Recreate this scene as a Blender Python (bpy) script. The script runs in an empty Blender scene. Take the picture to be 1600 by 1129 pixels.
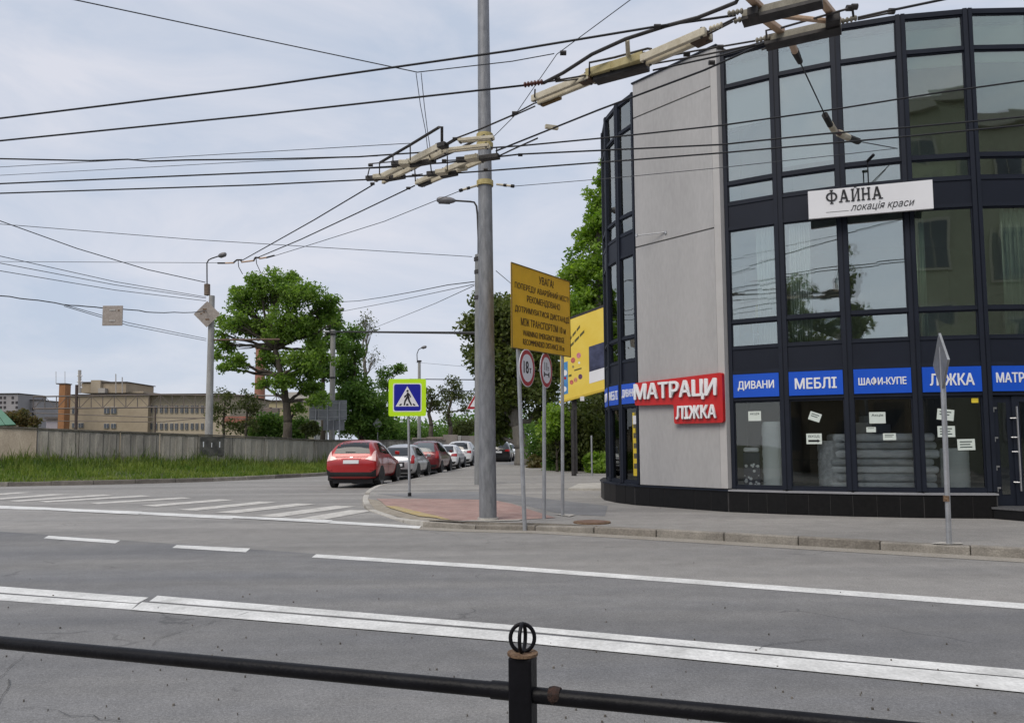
import bpy, bmesh, math, random
import numpy as np
from mathutils import Vector, Matrix
from mathutils.bvhtree import BVHTree

R = math.radians
scene = bpy.context.scene
C = scene.collection

# ------------------------------------------------------------------ camera
CAM = Vector((0, 0, 1.6))
PITCH, ROLL, FPX, PPX, PPY = R(4.29), R(0.4), 1200.0, 800.0, 600.0
fwd = Vector((0, math.cos(PITCH), math.sin(PITCH)))
up0 = Vector((0, -math.sin(PITCH), math.cos(PITCH)))
r0 = Vector((1, 0, 0))
right = r0 * math.cos(ROLL) - up0 * math.sin(ROLL)
upv = up0 * math.cos(ROLL) + r0 * math.sin(ROLL)
cd = bpy.data.cameras.new('camera')
cam = bpy.data.objects.new('camera', cd)
C.objects.link(cam)
m = Matrix((right, upv, -fwd)).transposed().to_4x4()
m.translation = CAM
cam.matrix_world = m
cd.sensor_width = 36
cd.lens = 36 * FPX / 1600
cd.shift_y = 35.5 / 1600
cd.clip_start, cd.clip_end = 0.05, 3000
scene.camera = cam

# ------------------------------------------------------------------ sky, sun, exposure
SUN_EL, SUN_AZ = R(52), R(215)          # azimuth clockwise from +Y: the sun stands behind the camera, to the left
w = bpy.data.worlds.new('World')
scene.world = w
w.use_nodes = True
nt = w.node_tree
nt.nodes.clear()
out = nt.nodes.new('ShaderNodeOutputWorld')
bg_sky = nt.nodes.new('ShaderNodeBackground')
bg_cl = nt.nodes.new('ShaderNodeBackground')
mixs = nt.nodes.new('ShaderNodeMixShader')
sky = nt.nodes.new('ShaderNodeTexSky')
sky.sky_type = 'NISHITA'
sky.sun_disc = False
sky.sun_elevation, sky.sun_rotation = SUN_EL, SUN_AZ
nt.links.new(sky.outputs[0], bg_sky.inputs[0])
bg_sky.inputs[1].default_value = 0.05
tc = nt.nodes.new('ShaderNodeTexCoord')
mp = nt.nodes.new('ShaderNodeMapping')
mp.inputs['Scale'].default_value = (1.6, 1.6, 4.2)
nt.links.new(tc.outputs['Generated'], mp.inputs[0])
n1 = nt.nodes.new('ShaderNodeTexNoise')
n1.inputs['Scale'].default_value = 2.3
n1.inputs['Detail'].default_value = 7
n1.inputs['Roughness'].default_value = 0.58
n1.inputs['Distortion'].default_value = 0.5
nt.links.new(mp.outputs[0], n1.inputs['Vector'])
cr = nt.nodes.new('ShaderNodeValToRGB')
cr.color_ramp.elements[0].position, cr.color_ramp.elements[0].color = 0.33, (0.53, 0.60, 0.725, 1)
cr.color_ramp.elements[1].position, cr.color_ramp.elements[1].color = 0.66, (0.72, 0.735, 0.81, 1)
nt.links.new(n1.outputs['Fac'], cr.inputs[0])
nt.links.new(cr.outputs[0], bg_cl.inputs[0])
bg_cl.inputs[1].default_value = 0.72
mixs.inputs[0].default_value = 0.86
nt.links.new(bg_sky.outputs[0], mixs.inputs[1])
nt.links.new(bg_cl.outputs[0], mixs.inputs[2])
nt.links.new(mixs.outputs[0], out.inputs[0])

sd = bpy.data.lights.new('sun', 'SUN')
sd.energy, sd.angle, sd.color = 1.5, R(35), (1.0, 0.93, 0.82)
sun = bpy.data.objects.new('sun', sd)
C.objects.link(sun)
sdir = Vector((math.sin(SUN_AZ) * math.cos(SUN_EL), math.cos(SUN_AZ) * math.cos(SUN_EL), math.sin(SUN_EL)))
sun.rotation_euler = sdir.to_track_quat('Z', 'Y').to_euler()

vs = scene.view_settings
vs.view_transform, vs.look, vs.exposure, vs.gamma = 'Standard', 'None', 0.62, 1.0
vs.use_curve_mapping = False
scene.cycles.transparent_max_bounces = 24
scene.cycles.max_bounces = 8
scene.cycles.caustics_reflective = scene.cycles.caustics_refractive = False


# ------------------------------------------------------------------ survey helpers: where a line of sight meets a known height / distance
def ray(x, y):
    return fwd + right * ((x - PPX) / FPX) + upv * ((PPY - y) / FPX)


def P(x, y, z=0.0):
    d = ray(x, y)
    return CAM + d * ((z - CAM.z) / d.z)


def D(x, y, Y):
    d = ray(x, y)
    return CAM + d * (Y / d.y)


def G(x, y, z=0.0):
    p = P(x, y, z)
    return (p.x, p.y)


# ------------------------------------------------------------------ materials
MATS = {}


def mat(name, col, rough=0.7, metal=0.0, var=0.12, scale=6.0, bump=0.0, bscale=40.0, spec=0.4, coat=0.0,
        col2=None, stretch=None, fine=0.0, hue_rand=0.0):
    """Principled surface whose colour wanders with noise, optional grain relief."""
    if name in MATS:
        return MATS[name]
    mt = bpy.data.materials.new(name)
    MATS[name] = mt
    mt.use_nodes = True
    t = mt.node_tree
    b = t.nodes['Principled BSDF']
    b.inputs['Roughness'].default_value = rough
    b.inputs['Metallic'].default_value = metal
    b.inputs['Specular IOR Level'].default_value = spec
    b.inputs['Coat Weight'].default_value = coat
    co = t.nodes.new('ShaderNodeTexCoord')
    src = co.outputs['Object']
    if stretch:
        mpn = t.nodes.new('ShaderNodeMapping')
        mpn.inputs['Scale'].default_value = stretch
        t.links.new(src, mpn.inputs[0])
        src = mpn.outputs[0]
    if var > 0 or col2:
        nz = t.nodes.new('ShaderNodeTexNoise')
        nz.inputs['Scale'].default_value = scale
        nz.inputs['Detail'].default_value = 6
        nz.inputs['Roughness'].default_value = 0.62
        t.links.new(src, nz.inputs['Vector'])
        rp = t.nodes.new('ShaderNodeValToRGB')
        c2 = col2 if col2 else tuple(min(1, c * (1 + var)) for c in col)
        c1 = col if col2 else tuple(c * (1 - var) for c in col)
        rp.color_ramp.elements[0].position, rp.color_ramp.elements[0].color = 0.32, (*c1, 1)
        rp.color_ramp.elements[1].position, rp.color_ramp.elements[1].color = 0.68, (*c2, 1)
        t.links.new(nz.outputs['Fac'], rp.inputs[0])
        last = rp.outputs[0]
        if fine > 0:
            n2 = t.nodes.new('ShaderNodeTexNoise')
            n2.inputs['Scale'].default_value = scale * 18
            n2.inputs['Detail'].default_value = 3
            t.links.new(src, n2.inputs['Vector'])
            mr = t.nodes.new('ShaderNodeMapRange')
            mr.inputs['From Min'].default_value, mr.inputs['From Max'].default_value = 0.3, 0.7
            mr.inputs['To Min'].default_value, mr.inputs['To Max'].default_value = 1 - fine, 1 + fine
            t.links.new(n2.outputs['Fac'], mr.inputs[0])
            mx = t.nodes.new('ShaderNodeVectorMath')
            mx.operation = 'SCALE'
            t.links.new(last, mx.inputs[0])
            t.links.new(mr.outputs[0], mx.inputs['Scale'])
            last = mx.outputs[0]
        t.links.new(last, b.inputs['Base Color'])
    else:
        b.inputs['Base Color'].default_value = (*col, 1)
    if bump > 0:
        nb = t.nodes.new('ShaderNodeTexNoise')
        nb.inputs['Scale'].default_value = bscale
        nb.inputs['Detail'].default_value = 4
        t.links.new(src, nb.inputs['Vector'])
        bp = t.nodes.new('ShaderNodeBump')
        bp.inputs['Strength'].default_value = bump
        bp.inputs['Distance'].default_value = 0.02
        t.links.new(nb.outputs['Fac'], bp.inputs['Height'])
        t.links.new(bp.outputs[0], b.inputs['Normal'])
    return mt


def asphalt(name, base, warm, rough=0.9, crack=0.32, lane=None):
    """Worn asphalt: stone speckle, broad stains, hairline cracks."""
    if name in MATS:
        return MATS[name]
    mt = bpy.data.materials.new(name)
    MATS[name] = mt
    mt.use_nodes = True
    t = mt.node_tree
    L = t.links.new
    b = t.nodes['Principled BSDF']
    b.inputs['Roughness'].default_value = rough
    b.inputs['Specular IOR Level'].default_value = 0.35
    co = t.nodes.new('ShaderNodeTexCoord').outputs['Object']

    def noise(sc, det=5, rg=0.6, vec=co):
        n = t.nodes.new('ShaderNodeTexNoise')
        n.inputs['Scale'].default_value = sc
        n.inputs['Detail'].default_value = det
        n.inputs['Roughness'].default_value = rg
        L(vec, n.inputs['Vector'])
        return n.outputs['Fac']

    def rng(v, a, b_, lo, hi):
        mr = t.nodes.new('ShaderNodeMapRange')
        mr.inputs['From Min'].default_value, mr.inputs['From Max'].default_value = a, b_
        mr.inputs['To Min'].default_value, mr.inputs['To Max'].default_value = lo, hi
        L(v, mr.inputs[0])
        return mr.outputs[0]

    def mul(a, b_):
        mm = t.nodes.new('ShaderNodeMath')
        mm.operation = 'MULTIPLY'
        L(a, mm.inputs[0])
        L(b_, mm.inputs[1])
        return mm.outputs[0]
    ramp = t.nodes.new('ShaderNodeValToRGB')
    ramp.color_ramp.elements[0].position, ramp.color_ramp.elements[0].color = 0.35, (*base, 1)
    ramp.color_ramp.elements[1].position, ramp.color_ramp.elements[1].color = 0.7, (*warm, 1)
    # stretch broad stains along the road (about -22 degrees)
    mpn = t.nodes.new('ShaderNodeMapping')
    mpn.inputs['Rotation'].default_value = (0, 0, R(22))
    mpn.inputs['Scale'].default_value = (0.16, 1.0, 1)
    L(co, mpn.inputs[0])
    L(noise(0.9, 6, 0.6, mpn.outputs[0]), ramp.inputs[0])
    f = rng(noise(2.6, 8, 0.7), 0.3, 0.72, 0.86, 1.12)
    f = mul(f, rng(noise(48, 4, 0.85), 0.28, 0.72, 0.66, 1.34))
    vo = t.nodes.new('ShaderNodeTexVoronoi')
    vo.inputs['Scale'].default_value = 95
    L(co, vo.inputs['Vector'])
    f = mul(f, rng(vo.outputs['Distance'], 0.05, 0.55, 1.22, 0.86))
    mp2 = t.nodes.new('ShaderNodeMapping')
    mp2.inputs['Rotation'].default_value = (0, 0, R(21))
    mp2.inputs['Scale'].default_value = (0.05, 0.55, 1)
    L(co, mp2.inputs[0])
    f = mul(f, rng(noise(1.5, 3, 0.5, mp2.outputs[0]), 0.35, 0.65, 0.86, 1.10))
    # tiny dark pits
    v3 = t.nodes.new('ShaderNodeTexVoronoi')
    v3.inputs['Scale'].default_value = 7
    L(co, v3.inputs['Vector'])
    f = mul(f, rng(v3.outputs['Distance'], 0.035, 0.07, 0.62, 1.0))
    # cracks
    wn = t.nodes.new('ShaderNodeTexNoise')
    wn.inputs['Scale'].default_value = 1.7
    wn.inputs['Detail'].default_value = 6
    L(co, wn.inputs['Vector'])
    ad = t.nodes.new('ShaderNodeMixRGB')
    ad.inputs[0].default_value = 0.45
    L(co, ad.inputs[1])
    L(wn.outputs['Color'], ad.inputs[2])
    v2 = t.nodes.new('ShaderNodeTexVoronoi')
    v2.feature = 'DISTANCE_TO_EDGE'
    v2.inputs['Scale'].default_value = 0.42
    L(ad.outputs[0], v2.inputs['Vector'])
    ck = rng(v2.outputs['Distance'], 0.001, 0.006, 1 - crack, 1.0)
    msk = rng(noise(0.5, 2), 0.56, 0.62, 0, 1)
    one = t.nodes.new('ShaderNodeMath')
    one.operation = 'MAXIMUM'
    inv = t.nodes.new('ShaderNodeMath')
    inv.operation = 'SUBTRACT'
    inv.inputs[0].default_value = 1
    L(msk, inv.inputs[1])
    L(ck, one.inputs[0])
    L(inv.outputs[0], one.inputs[1])
    f = mul(f, one.outputs[0])
    mx = t.nodes.new('ShaderNodeVectorMath')
    mx.operation = 'SCALE'
    L(ramp.outputs[0], mx.inputs[0])
    L(f, mx.inputs['Scale'])
    L(mx.outputs[0], b.inputs['Base Color'])
    bp = t.nodes.new('ShaderNodeBump')
    bp.inputs['Strength'].default_value = 0.5
    bp.inputs['Distance'].default_value = 0.008
    L(noise(70, 3, 0.7), bp.inputs['Height'])
    L(bp.outputs[0], b.inputs['Normal'])
    return mt


def leafmat(name, c1, c2, trans=0.45):
    if name in MATS:
        return MATS[name]
    mt = bpy.data.materials.new(name)
    MATS[name] = mt
    mt.use_nodes = True
    t = mt.node_tree
    t.nodes.clear()
    L = t.links.new
    o = t.nodes.new('ShaderNodeOutputMaterial')
    geo = t.nodes.new('ShaderNodeNewGeometry')
    rp = t.nodes.new('ShaderNodeValToRGB')
    rp.color_ramp.elements[0].color = (*c1, 1)
    rp.color_ramp.elements[1].color = (*c2, 1)
    tcl = t.nodes.new('ShaderNodeTexCoord')
    nl = t.nodes.new('ShaderNodeTexNoise')
    nl.inputs['Scale'].default_value = 0.75
    nl.inputs['Detail'].default_value = 3
    L(tcl.outputs['Object'], nl.inputs['Vector'])
    ml = t.nodes.new('ShaderNodeMapRange')
    ml.inputs['From Min'].default_value, ml.inputs['From Max'].default_value = 0.32, 0.68
    ml.inputs['To Min'].default_value, ml.inputs['To Max'].default_value = -0.18, 0.62
    L(nl.outputs['Fac'], ml.inputs[0])
    al = t.nodes.new('ShaderNodeMath')
    al.operation = 'MULTIPLY_ADD'
    al.inputs[1].default_value = 0.75
    L(geo.outputs['Random Per Island'], al.inputs[0])
    L(ml.outputs[0], al.inputs[2])
    L(al.outputs[0], rp.inputs[0])
    d = t.nodes.new('ShaderNodeBsdfPrincipled')
    d.inputs['Roughness'].default_value = 0.5
    d.inputs['Specular IOR Level'].default_value = 0.35
    L(rp.outputs[0], d.inputs['Base Color'])
    tr = t.nodes.new('ShaderNodeBsdfTranslucent')
    hs = t.nodes.new('ShaderNodeHueSaturation')
    hs.inputs['Value'].default_value = 1.35
    hs.inputs['Saturation'].default_value = 1.1
    L(rp.outputs[0], hs.inputs['Color'])
    L(hs.outputs[0], tr.inputs['Color'])
    ms = t.nodes.new('ShaderNodeMixShader')
    ms.inputs[0].default_value = trans
    L(d.outputs[0], ms.inputs[1])
    L(tr.outputs[0], ms.inputs[2])
    L(ms.outputs[0], o.inputs[0])
    return mt


def glassmat(name, tint, refl):
    if name in MATS:
        return MATS[name]
    mt = bpy.data.materials.new(name)
    MATS[name] = mt
    mt.use_nodes = True
    t = mt.node_tree
    t.nodes.clear()
    L = t.links.new
    o = t.nodes.new('ShaderNodeOutputMaterial')
    tr = t.nodes.new('ShaderNodeBsdfTransparent')
    tr.inputs[0].default_value = (*tint, 1)
    gl = t.nodes.new('ShaderNodeBsdfGlossy')
    gl.inputs['Roughness'].default_value = 0.015
    gl.inputs[0].default_value = (0.95, 0.98, 0.93, 1)
    # panes are never perfectly flat
    nz = t.nodes.new('ShaderNodeTexNoise')
    nz.inputs['Scale'].default_value = 0.9
    nz.inputs['Detail'].default_value = 1
    co = t.nodes.new('ShaderNodeTexCoord')
    L(co.outputs['Object'], nz.inputs['Vector'])
    bp = t.nodes.new('ShaderNodeBump')
    bp.inputs['Strength'].default_value = 0.05
    bp.inputs['Distance'].default_value = 0.06
    L(nz.outputs['Fac'], bp.inputs['Height'])
    L(bp.outputs[0], gl.inputs['Normal'])
    fr = t.nodes.new('ShaderNodeFresnel')
    fr.inputs['IOR'].default_value = 1.5
    mr = t.nodes.new('ShaderNodeMapRange')
    mr.inputs['From Min'].default_value, mr.inputs['From Max'].default_value = 0.04, 1
    mr.inputs['To Min'].default_value, mr.inputs['To Max'].default_value = refl, 1
    L(fr.outputs[0], mr.inputs[0])
    ms = t.nodes.new('ShaderNodeMixShader')
    L(mr.outputs[0], ms.inputs[0])
    L(tr.outputs[0], ms.inputs[1])
    L(gl.outputs[0], ms.inputs[2])
    L(ms.outputs[0], o.inputs[0])
    return mt


# ------------------------------------------------------------------ mesh helpers
OFF = {}


class MB:
    def __init__(s):
        s.v, s.f = [], []

    def add(s, vs_, fs):
        k = len(s.v)
        s.v += [tuple(v) for v in vs_]
        s.f += [tuple(i + k for i in f) for f in fs]
        return s

    def obox(s, c, ax, ay, az):
        c, ax, ay, az = Vector(c), Vector(ax), Vector(ay), Vector(az)
        vs_ = [c + ax * i + ay * j + az * k for k in (-1, 1) for j in (-1, 1) for i in (-1, 1)]
        return s.add(vs_, [(0, 2, 3, 1), (4, 5, 7, 6), (0, 1, 5, 4), (2, 6, 7, 3), (0, 4, 6, 2), (1, 3, 7, 5)])

    def box(s, x0, x1, y0, y1, z0, z1):
        return s.obox(((x0 + x1) / 2, (y0 + y1) / 2, (z0 + z1) / 2), ((x1 - x0) / 2, 0, 0), (0, (y1 - y0) / 2, 0), (0, 0, (z1 - z0) / 2))

    def beam(s, a, b, wd, ht):
        a, b = Vector(a), Vector(b)
        d = b - a
        n = d.normalized()
        sx = n.cross(Vector((0, 0, 1)))
        if sx.length < 1e-3:
            sx = Vector((1, 0, 0))
        sx.normalize()
        u = sx.cross(n)
        return s.obox((a + b) / 2, d / 2, sx * (wd / 2), u * (ht / 2))

    def tube(s, pts, rad, n=8, cap=True):
        pts = [Vector(p) for p in pts]
        rr = rad if isinstance(rad, (list, tuple)) else [rad] * len(pts)
        rings = []
        ref = None
        for i, p in enumerate(pts):
            d = (pts[min(i + 1, len(pts) - 1)] - pts[max(i - 1, 0)]).normalized()
            if ref is None:
                ref = Vector((0, 0, 1)) if abs(d.z) < 0.9 else Vector((1, 0, 0))
            a = d.cross(ref).normalized()
            b = a.cross(d).normalized()
            ref = b
            rings.append([p + (a * math.cos(2 * math.pi * k / n) + b * math.sin(2 * math.pi * k / n)) * rr[i] for k in range(n)])
        vs_ = [v for r_ in rings for v in r_]
        fs = [(i * n + k, i * n + (k + 1) % n, (i + 1) * n + (k + 1) % n, (i + 1) * n + k) for i in range(len(pts) - 1) for k in range(n)]
        if cap:
            fs += [tuple(range(n))[::-1], tuple((len(pts) - 1) * n + k for k in range(n))]
        return s.add(vs_, fs)

    def prism(s, poly, z0, z1):
        n = len(poly)
        z0f = z0 if callable(z0) else (lambda x, y: z0)
        z1f = z1 if callable(z1) else (lambda x, y: z1)
        vs_ = [(x, y, z0f(x, y)) for x, y in poly] + [(x, y, z1f(x, y)) for x, y in poly]
        fs = [tuple(range(n))[::-1], tuple(range(n, 2 * n))] + [(i, (i + 1) % n, n + (i + 1) % n, n + i) for i in range(n)]
        return s.add(vs_, fs)

    def slab(s, poly3, nrm, th):
        """extrude a planar 3D polygon by th along nrm"""
        n = len(poly3)
        a = [Vector(p) for p in poly3]
        nn = Vector(nrm).normalized() * th
        fs = [tuple(range(n))[::-1], tuple(range(n, 2 * n))] + [(i, (i + 1) % n, n + (i + 1) % n, n + i) for i in range(n)]
        return s.add(a + [p + nn for p in a], fs)

    def sheet(s, poly, z):
        return s.add([(x, y, z) for x, y in poly], [tuple(range(len(poly)))])

    def lathe(s, base, axis, prof, n=12):
        base, axis = Vector(base), Vector(axis).normalized()
        return s.tube([base + axis * h for h, _ in prof], [max(r_, 1e-4) for _, r_ in prof], n)

    def mesh(s, name, off=(0, 0, 0)):
        me = bpy.data.meshes.new(name)
        o = Vector(off)
        me.from_pydata([tuple(Vector(v) - o) for v in s.v], [], s.f)
        return me

    def build(s, name, mt, parent=None, smooth=False, fix=True):
        off = OFF.get(parent.name, (0, 0, 0)) if parent else (0, 0, 0)
        me = s.mesh(name, off)
        if fix:
            bm = bmesh.new()
            bm.from_mesh(me)
            bmesh.ops.recalc_face_normals(bm, faces=bm.faces)
            bm.to_mesh(me)
            bm.free()
        o = bpy.data.objects.new(name, me)
        C.objects.link(o)
        if mt:
            me.materials.append(mt)
        if smooth:
            for p in me.polygons:
                p.use_smooth = True
            if smooth == 'auto':
                try:
                    me.set_sharp_from_angle(angle=R(40))
                except Exception:
                    pass
        if parent:
            o.parent = parent
            OFF[o.name] = off
        return o


def tag(o, label=None, cat=None, group=None, kind=None):
    if label:
        o['label'] = label
    if cat:
        o['category'] = cat
    if group:
        o['group'] = group
    if kind:
        o['kind'] = kind
    return o


def thing(name, label, cat, loc=(0, 0, 0), group=None):
    o = bpy.data.objects.new(name, None)
    C.objects.link(o)
    o.location = loc
    OFF[o.name] = tuple(loc)
    return tag(o, label, cat, group, 'thing')


def struct(name, mb, mt, smooth=False, parent=None):
    o = mb.build(name, mt, parent, smooth)
    if not parent:
        o['kind'] = 'structure'
    return o


def bevel(o, wd=0.01, seg=2):
    md = o.modifiers.new('bevel', 'BEVEL')
    md.width, md.segments, md.limit_method = wd, seg, 'ANGLE'
    return o


def lettering(text, mt, parent, origin, xdir, ydir, width, height, depth=0.004, bold=0.02, name='lettering', shear=0.0, flip=False):
    """Letters as a mesh, its box fitted to width x height, lower left corner at origin, standing on the plane xdir/ydir."""
    cu = bpy.data.curves.new(name, 'FONT')
    cu.body = text
    cu.size = 1
    cu.offset = min(bold, 0)
    cu.extrude = 0.05
    cu.shear = shear
    cu.resolution_u = 3
    ob = bpy.data.objects.new('tmp_text', cu)
    C.objects.link(ob)
    bpy.context.view_layer.update()
    me = bpy.data.meshes.new_from_object(ob.evaluated_get(bpy.context.evaluated_depsgraph_get()))
    bpy.data.objects.remove(ob)
    n = len(me.vertices)
    a = np.empty(n * 3)
    me.vertices.foreach_get('co', a)
    a = a.reshape(-1, 3)
    if bold > 0:                     # heavier face: the outline repeated a hair to each side, each at its own depth
        bm_ = bmesh.new()
        for k_, (du, dv) in enumerate(((0, 0), (-1, 0), (1, 0), (0, -.55), (0, .55), (-.6, .5), (.6, -.5))):
            n0 = len(bm_.verts)
            bm_.from_mesh(me)
            bm_.verts.ensure_lookup_table()
            for v_ in bm_.verts[n0:]:
                v_.co.x += du * bold
                v_.co.y += dv * bold
                if v_.co.z > 0:
                    v_.co.z += .004 * k_
        bm_.to_mesh(me)
        bm_.free()
        n = len(me.vertices)
        a = np.empty(n * 3)
        me.vertices.foreach_get('co', a)
        a = a.reshape(-1, 3)
    lo, hi = a.min(0), a.max(0)
    u = (a[:, 0] - lo[0]) / (hi[0] - lo[0]) * width
    v = (a[:, 1] - lo[1]) / (hi[1] - lo[1]) * height
    ww = (a[:, 2] - lo[2]) / (hi[2] - lo[2]) * depth
    X, Y = Vector(xdir).normalized(), Vector(ydir).normalized()
    N = X.cross(Y)
    off = Vector(OFF.get(parent.name, (0, 0, 0)))
    o0 = np.array(Vector(origin) - off)
    b = o0 + u[:, None] * np.array(X) + v[:, None] * np.array(Y) + ww[:, None] * np.array(N)
    me.vertices.foreach_set('co', b.reshape(-1))
    me.update()
    me.name = name
    me.materials.clear()
    me.materials.append(mt)
    o = bpy.data.objects.new(name, me)
    C.objects.link(o)
    o.parent = parent
    OFF[o.name] = tuple(off)
    return o


def copy_tree(o, parent=None):
    c = o.copy()
    C.objects.link(c)
    c.parent = parent
    for ch in list(o.children):
        copy_tree(ch, c)
    return c


# ------------------------------------------------------------------ shared materials
M_ASPH = asphalt('asphalt_dark', (0.165, 0.167, 0.176), (0.228, 0.223, 0.218))
M_ASPH2 = asphalt('asphalt_dusty', (0.252, 0.245, 0.238), (0.315, 0.302, 0.288), crack=0.2)
M_PAVE = asphalt('asphalt_pavement', (0.268, 0.257, 0.246), (0.335, 0.320, 0.300), crack=0.3)
M_PATCH = asphalt('asphalt_patch', (0.205, 0.207, 0.216), (0.245, 0.243, 0.245), crack=0.1)
M_PAINT = mat('road_paint', (0.50, 0.50, 0.49), 0.75, var=0, col2=(0.74, 0.74, 0.73), scale=2.2, fine=0.14, bump=0.2, bscale=60)
M_PAINT_OLD = mat('worn_road_paint', (0.40, 0.385, 0.36), 0.85, var=0, col2=(0.62, 0.60, 0.57), scale=3.5, fine=0.25, bump=0.3, bscale=60)
M_KERB = mat('kerb_concrete', (0.19, 0.175, 0.155), 0.92, col2=(0.33, 0.305, 0.27), scale=3.0, fine=0.2, bump=0.5, bscale=25)
M_KERB_DARK = mat('dirty_kerb_concrete', (0.115, 0.105, 0.095), 0.95, col2=(0.20, 0.18, 0.16), scale=3.0, fine=0.25, bump=0.6, bscale=25)
M_KERB_B = mat('kerb_concrete_brown', (0.16, 0.145, 0.125), 0.92, col2=(0.27, 0.245, 0.215), scale=2.0, fine=0.2, bump=0.5, bscale=25)
M_KERB_PALE = mat('pale_kerb_concrete', (0.36, 0.34, 0.31), 0.9, col2=(0.50, 0.48, 0.44), scale=3.0, fine=0.15, bump=0.4, bscale=25)
M_SOIL = mat('soil', (0.10, 0.09, 0.05), 0.95, col2=(0.06, 0.085, 0.03), scale=1.2, bump=0.6, bscale=6)
M_GALV = mat('galvanised_steel', (0.15, 0.155, 0.168), 0.55, 0.25, col2=(0.265, 0.27, 0.285), scale=5, stretch=(3, 3, 0.7), fine=0.12, bump=0.15, bscale=12)
M_POST = mat('grey_steel_post', (0.30, 0.31, 0.33), 0.45, 0.5, col2=(0.44, 0.45, 0.47), scale=4, fine=0.08)
M_CONC = mat('pole_concrete', (0.26, 0.255, 0.245), 0.9, col2=(0.37, 0.365, 0.35), scale=2.5, stretch=(2, 2, 0.6), fine=0.15, bump=0.3)
M_BLACK = mat('black_rail_paint', (0.0035, 0.0035, 0.005), 0.45, var=0, col2=(0.008, 0.008, 0.011), scale=9, bump=0.12, bscale=60, spec=0.16)
M_RUST = mat('rust', (0.09, 0.05, 0.03), 0.9, col2=(0.24, 0.16, 0.10), scale=30, fine=0.3, bump=0.6, bscale=60)
M_WIRE = mat('wire', (0.02, 0.021, 0.025), 0.55, 0.3, var=0)
M_WIRE_THIN = mat('thin_wire', (0.05, 0.055, 0.065), 0.5, 0.3, var=0)
M_FRAME = mat('anthracite_frame', (0.013, 0.0165, 0.027), 0.55, 0.0, var=0.15, scale=2.0, spec=0.22)
M_SPAN = mat('anthracite_panel', (0.012, 0.015, 0.025), 0.5, var=0.12, scale=1.2, spec=0.22)
M_STUCCO = mat('grey_stucco', (0.352, 0.347, 0.35), 0.95, col2=(0.408, 0.402, 0.404), scale=0.8, stretch=(1.5, 1.5, 0.4), fine=0.05, bump=0.25, bscale=140)
M_STUCCO_EDGE = mat('pale_stucco_trim', (0.45, 0.44, 0.435), 0.95, var=0.06, scale=1.5, bump=0.3, bscale=140)
M_TILE = mat('black_granite', (0.004, 0.004, 0.0045), 0.42, var=0, col2=(0.009, 0.0085, 0.009), scale=14, fine=0.4, spec=0.25)
M_SILLM = mat('sill_metal', (0.32, 0.32, 0.34), 0.5, 0.3, var=0.1)
M_BLUE = mat('blue_sign_film', (0.008, 0.085, 0.56), 0.4, var=0.05, scale=1)
M_WHITE = mat('white_letters', (0.78, 0.79, 0.81), 0.45, var=0.03)
M_BOARD = mat('white_board', (0.72, 0.72, 0.75), 0.4, var=0.04, scale=1)
M_RED = mat('red_sign', (0.50, 0.018, 0.018), 0.35, var=0.06, scale=2)
M_INK = mat('black_ink', (0.012, 0.012, 0.014), 0.5, var=0)
M_YEL = mat('amber_sign_film', (0.72, 0.41, 0.014), 0.55, var=0.10, scale=1.3, fine=0.03)
M_SIGNBACK = mat('sign_back', (0.34, 0.33, 0.32), 0.55, 0.2, col2=(0.46, 0.42, 0.38), scale=6)
M_RUSTY = mat('rusty_pale_sign', (0.26, 0.225, 0.20), 0.8, col2=(0.36, 0.32, 0.29), scale=9, fine=0.1)
M_GLASS = glassmat('window_glass', (0.96, 0.98, 0.98), 0.06)
M_GLASS_TINT = glassmat('tinted_glass', (0.90, 0.95, 0.94), 0.29)
M_GLASS_DARK = glassmat('greenish_glass', (0.80, 0.87, 0.80), 0.20)
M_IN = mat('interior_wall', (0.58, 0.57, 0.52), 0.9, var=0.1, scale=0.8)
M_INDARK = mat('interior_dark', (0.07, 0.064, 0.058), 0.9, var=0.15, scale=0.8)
M_CURT = mat('pale_curtain', (0.76, 0.82, 0.79), 0.9, var=0.08, scale=2)
M_BLIND = mat('white_blind', (0.78, 0.83, 0.82), 0.85, var=0.05, scale=1.2)
M_CEIL = mat('ceiling_white', (0.6, 0.6, 0.58), 0.9, var=0.03)

# ================================================================== SETTING: ground, roads, pavements
g = MB()
g.sheet([(-1500, -300), (1500, -300), (1500, 1800), (-1500, 1800)], -0.12)
struct('ground', g, M_SOIL)

rd = MB()
rd.sheet([(-90, 25), (-40, 8), (0, -4.0), (40, -20), (60, -20), (60, 60), (14, 140), (-4, 140), (-30, 45), (-90, 62)], 0.0)
struct('road', rd, M_ASPH2)
# the darker carriageway between the lane line and the near kerb
dk = MB()
laneA, laneB = Vector((*G(40, 833), 0)), Vector((*G(1600, 943), 0))
ld = (laneB - laneA).normalized()
ln = Vector((-ld.y, ld.x, 0))
dk.sheet([tuple((laneA - ld * 60)[:2]), tuple((laneA - ld * 60 - ln * 20)[:2]), tuple((laneB + ld * 30 - ln * 9)[:2]), tuple((laneB + ld * 30)[:2])], 0.004)
struct('carriageway', dk, M_ASPH)

# --- right-hand pavement (corner plot with the shop)
kerb_side = [(3.3, 110), (0.2, 80), (-2.0, 55), (-3.35, 42), (-4.35, 31), (-4.72, 27), (-4.68, 25.4), (-4.5, 23.6), (-4.24, 22.0), (-4.02, 20.6), (-3.73, 19.36), (-3.35, 18.1), (-2.82, 16.97), (-2.3, 15.75), (-1.72, 14.75)]
kerb_main = [(-1.72, 14.75), (-0.97, 14.38), (-0.2, 14.15), (0.56, 13.98), (1.74, 13.34), (3.05, 12.58), (4.36, 11.81), (5.6, 11.11), (6.83, 10.41), (12, 7.5), (24, 0.8)]
KW = 0.16


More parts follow.
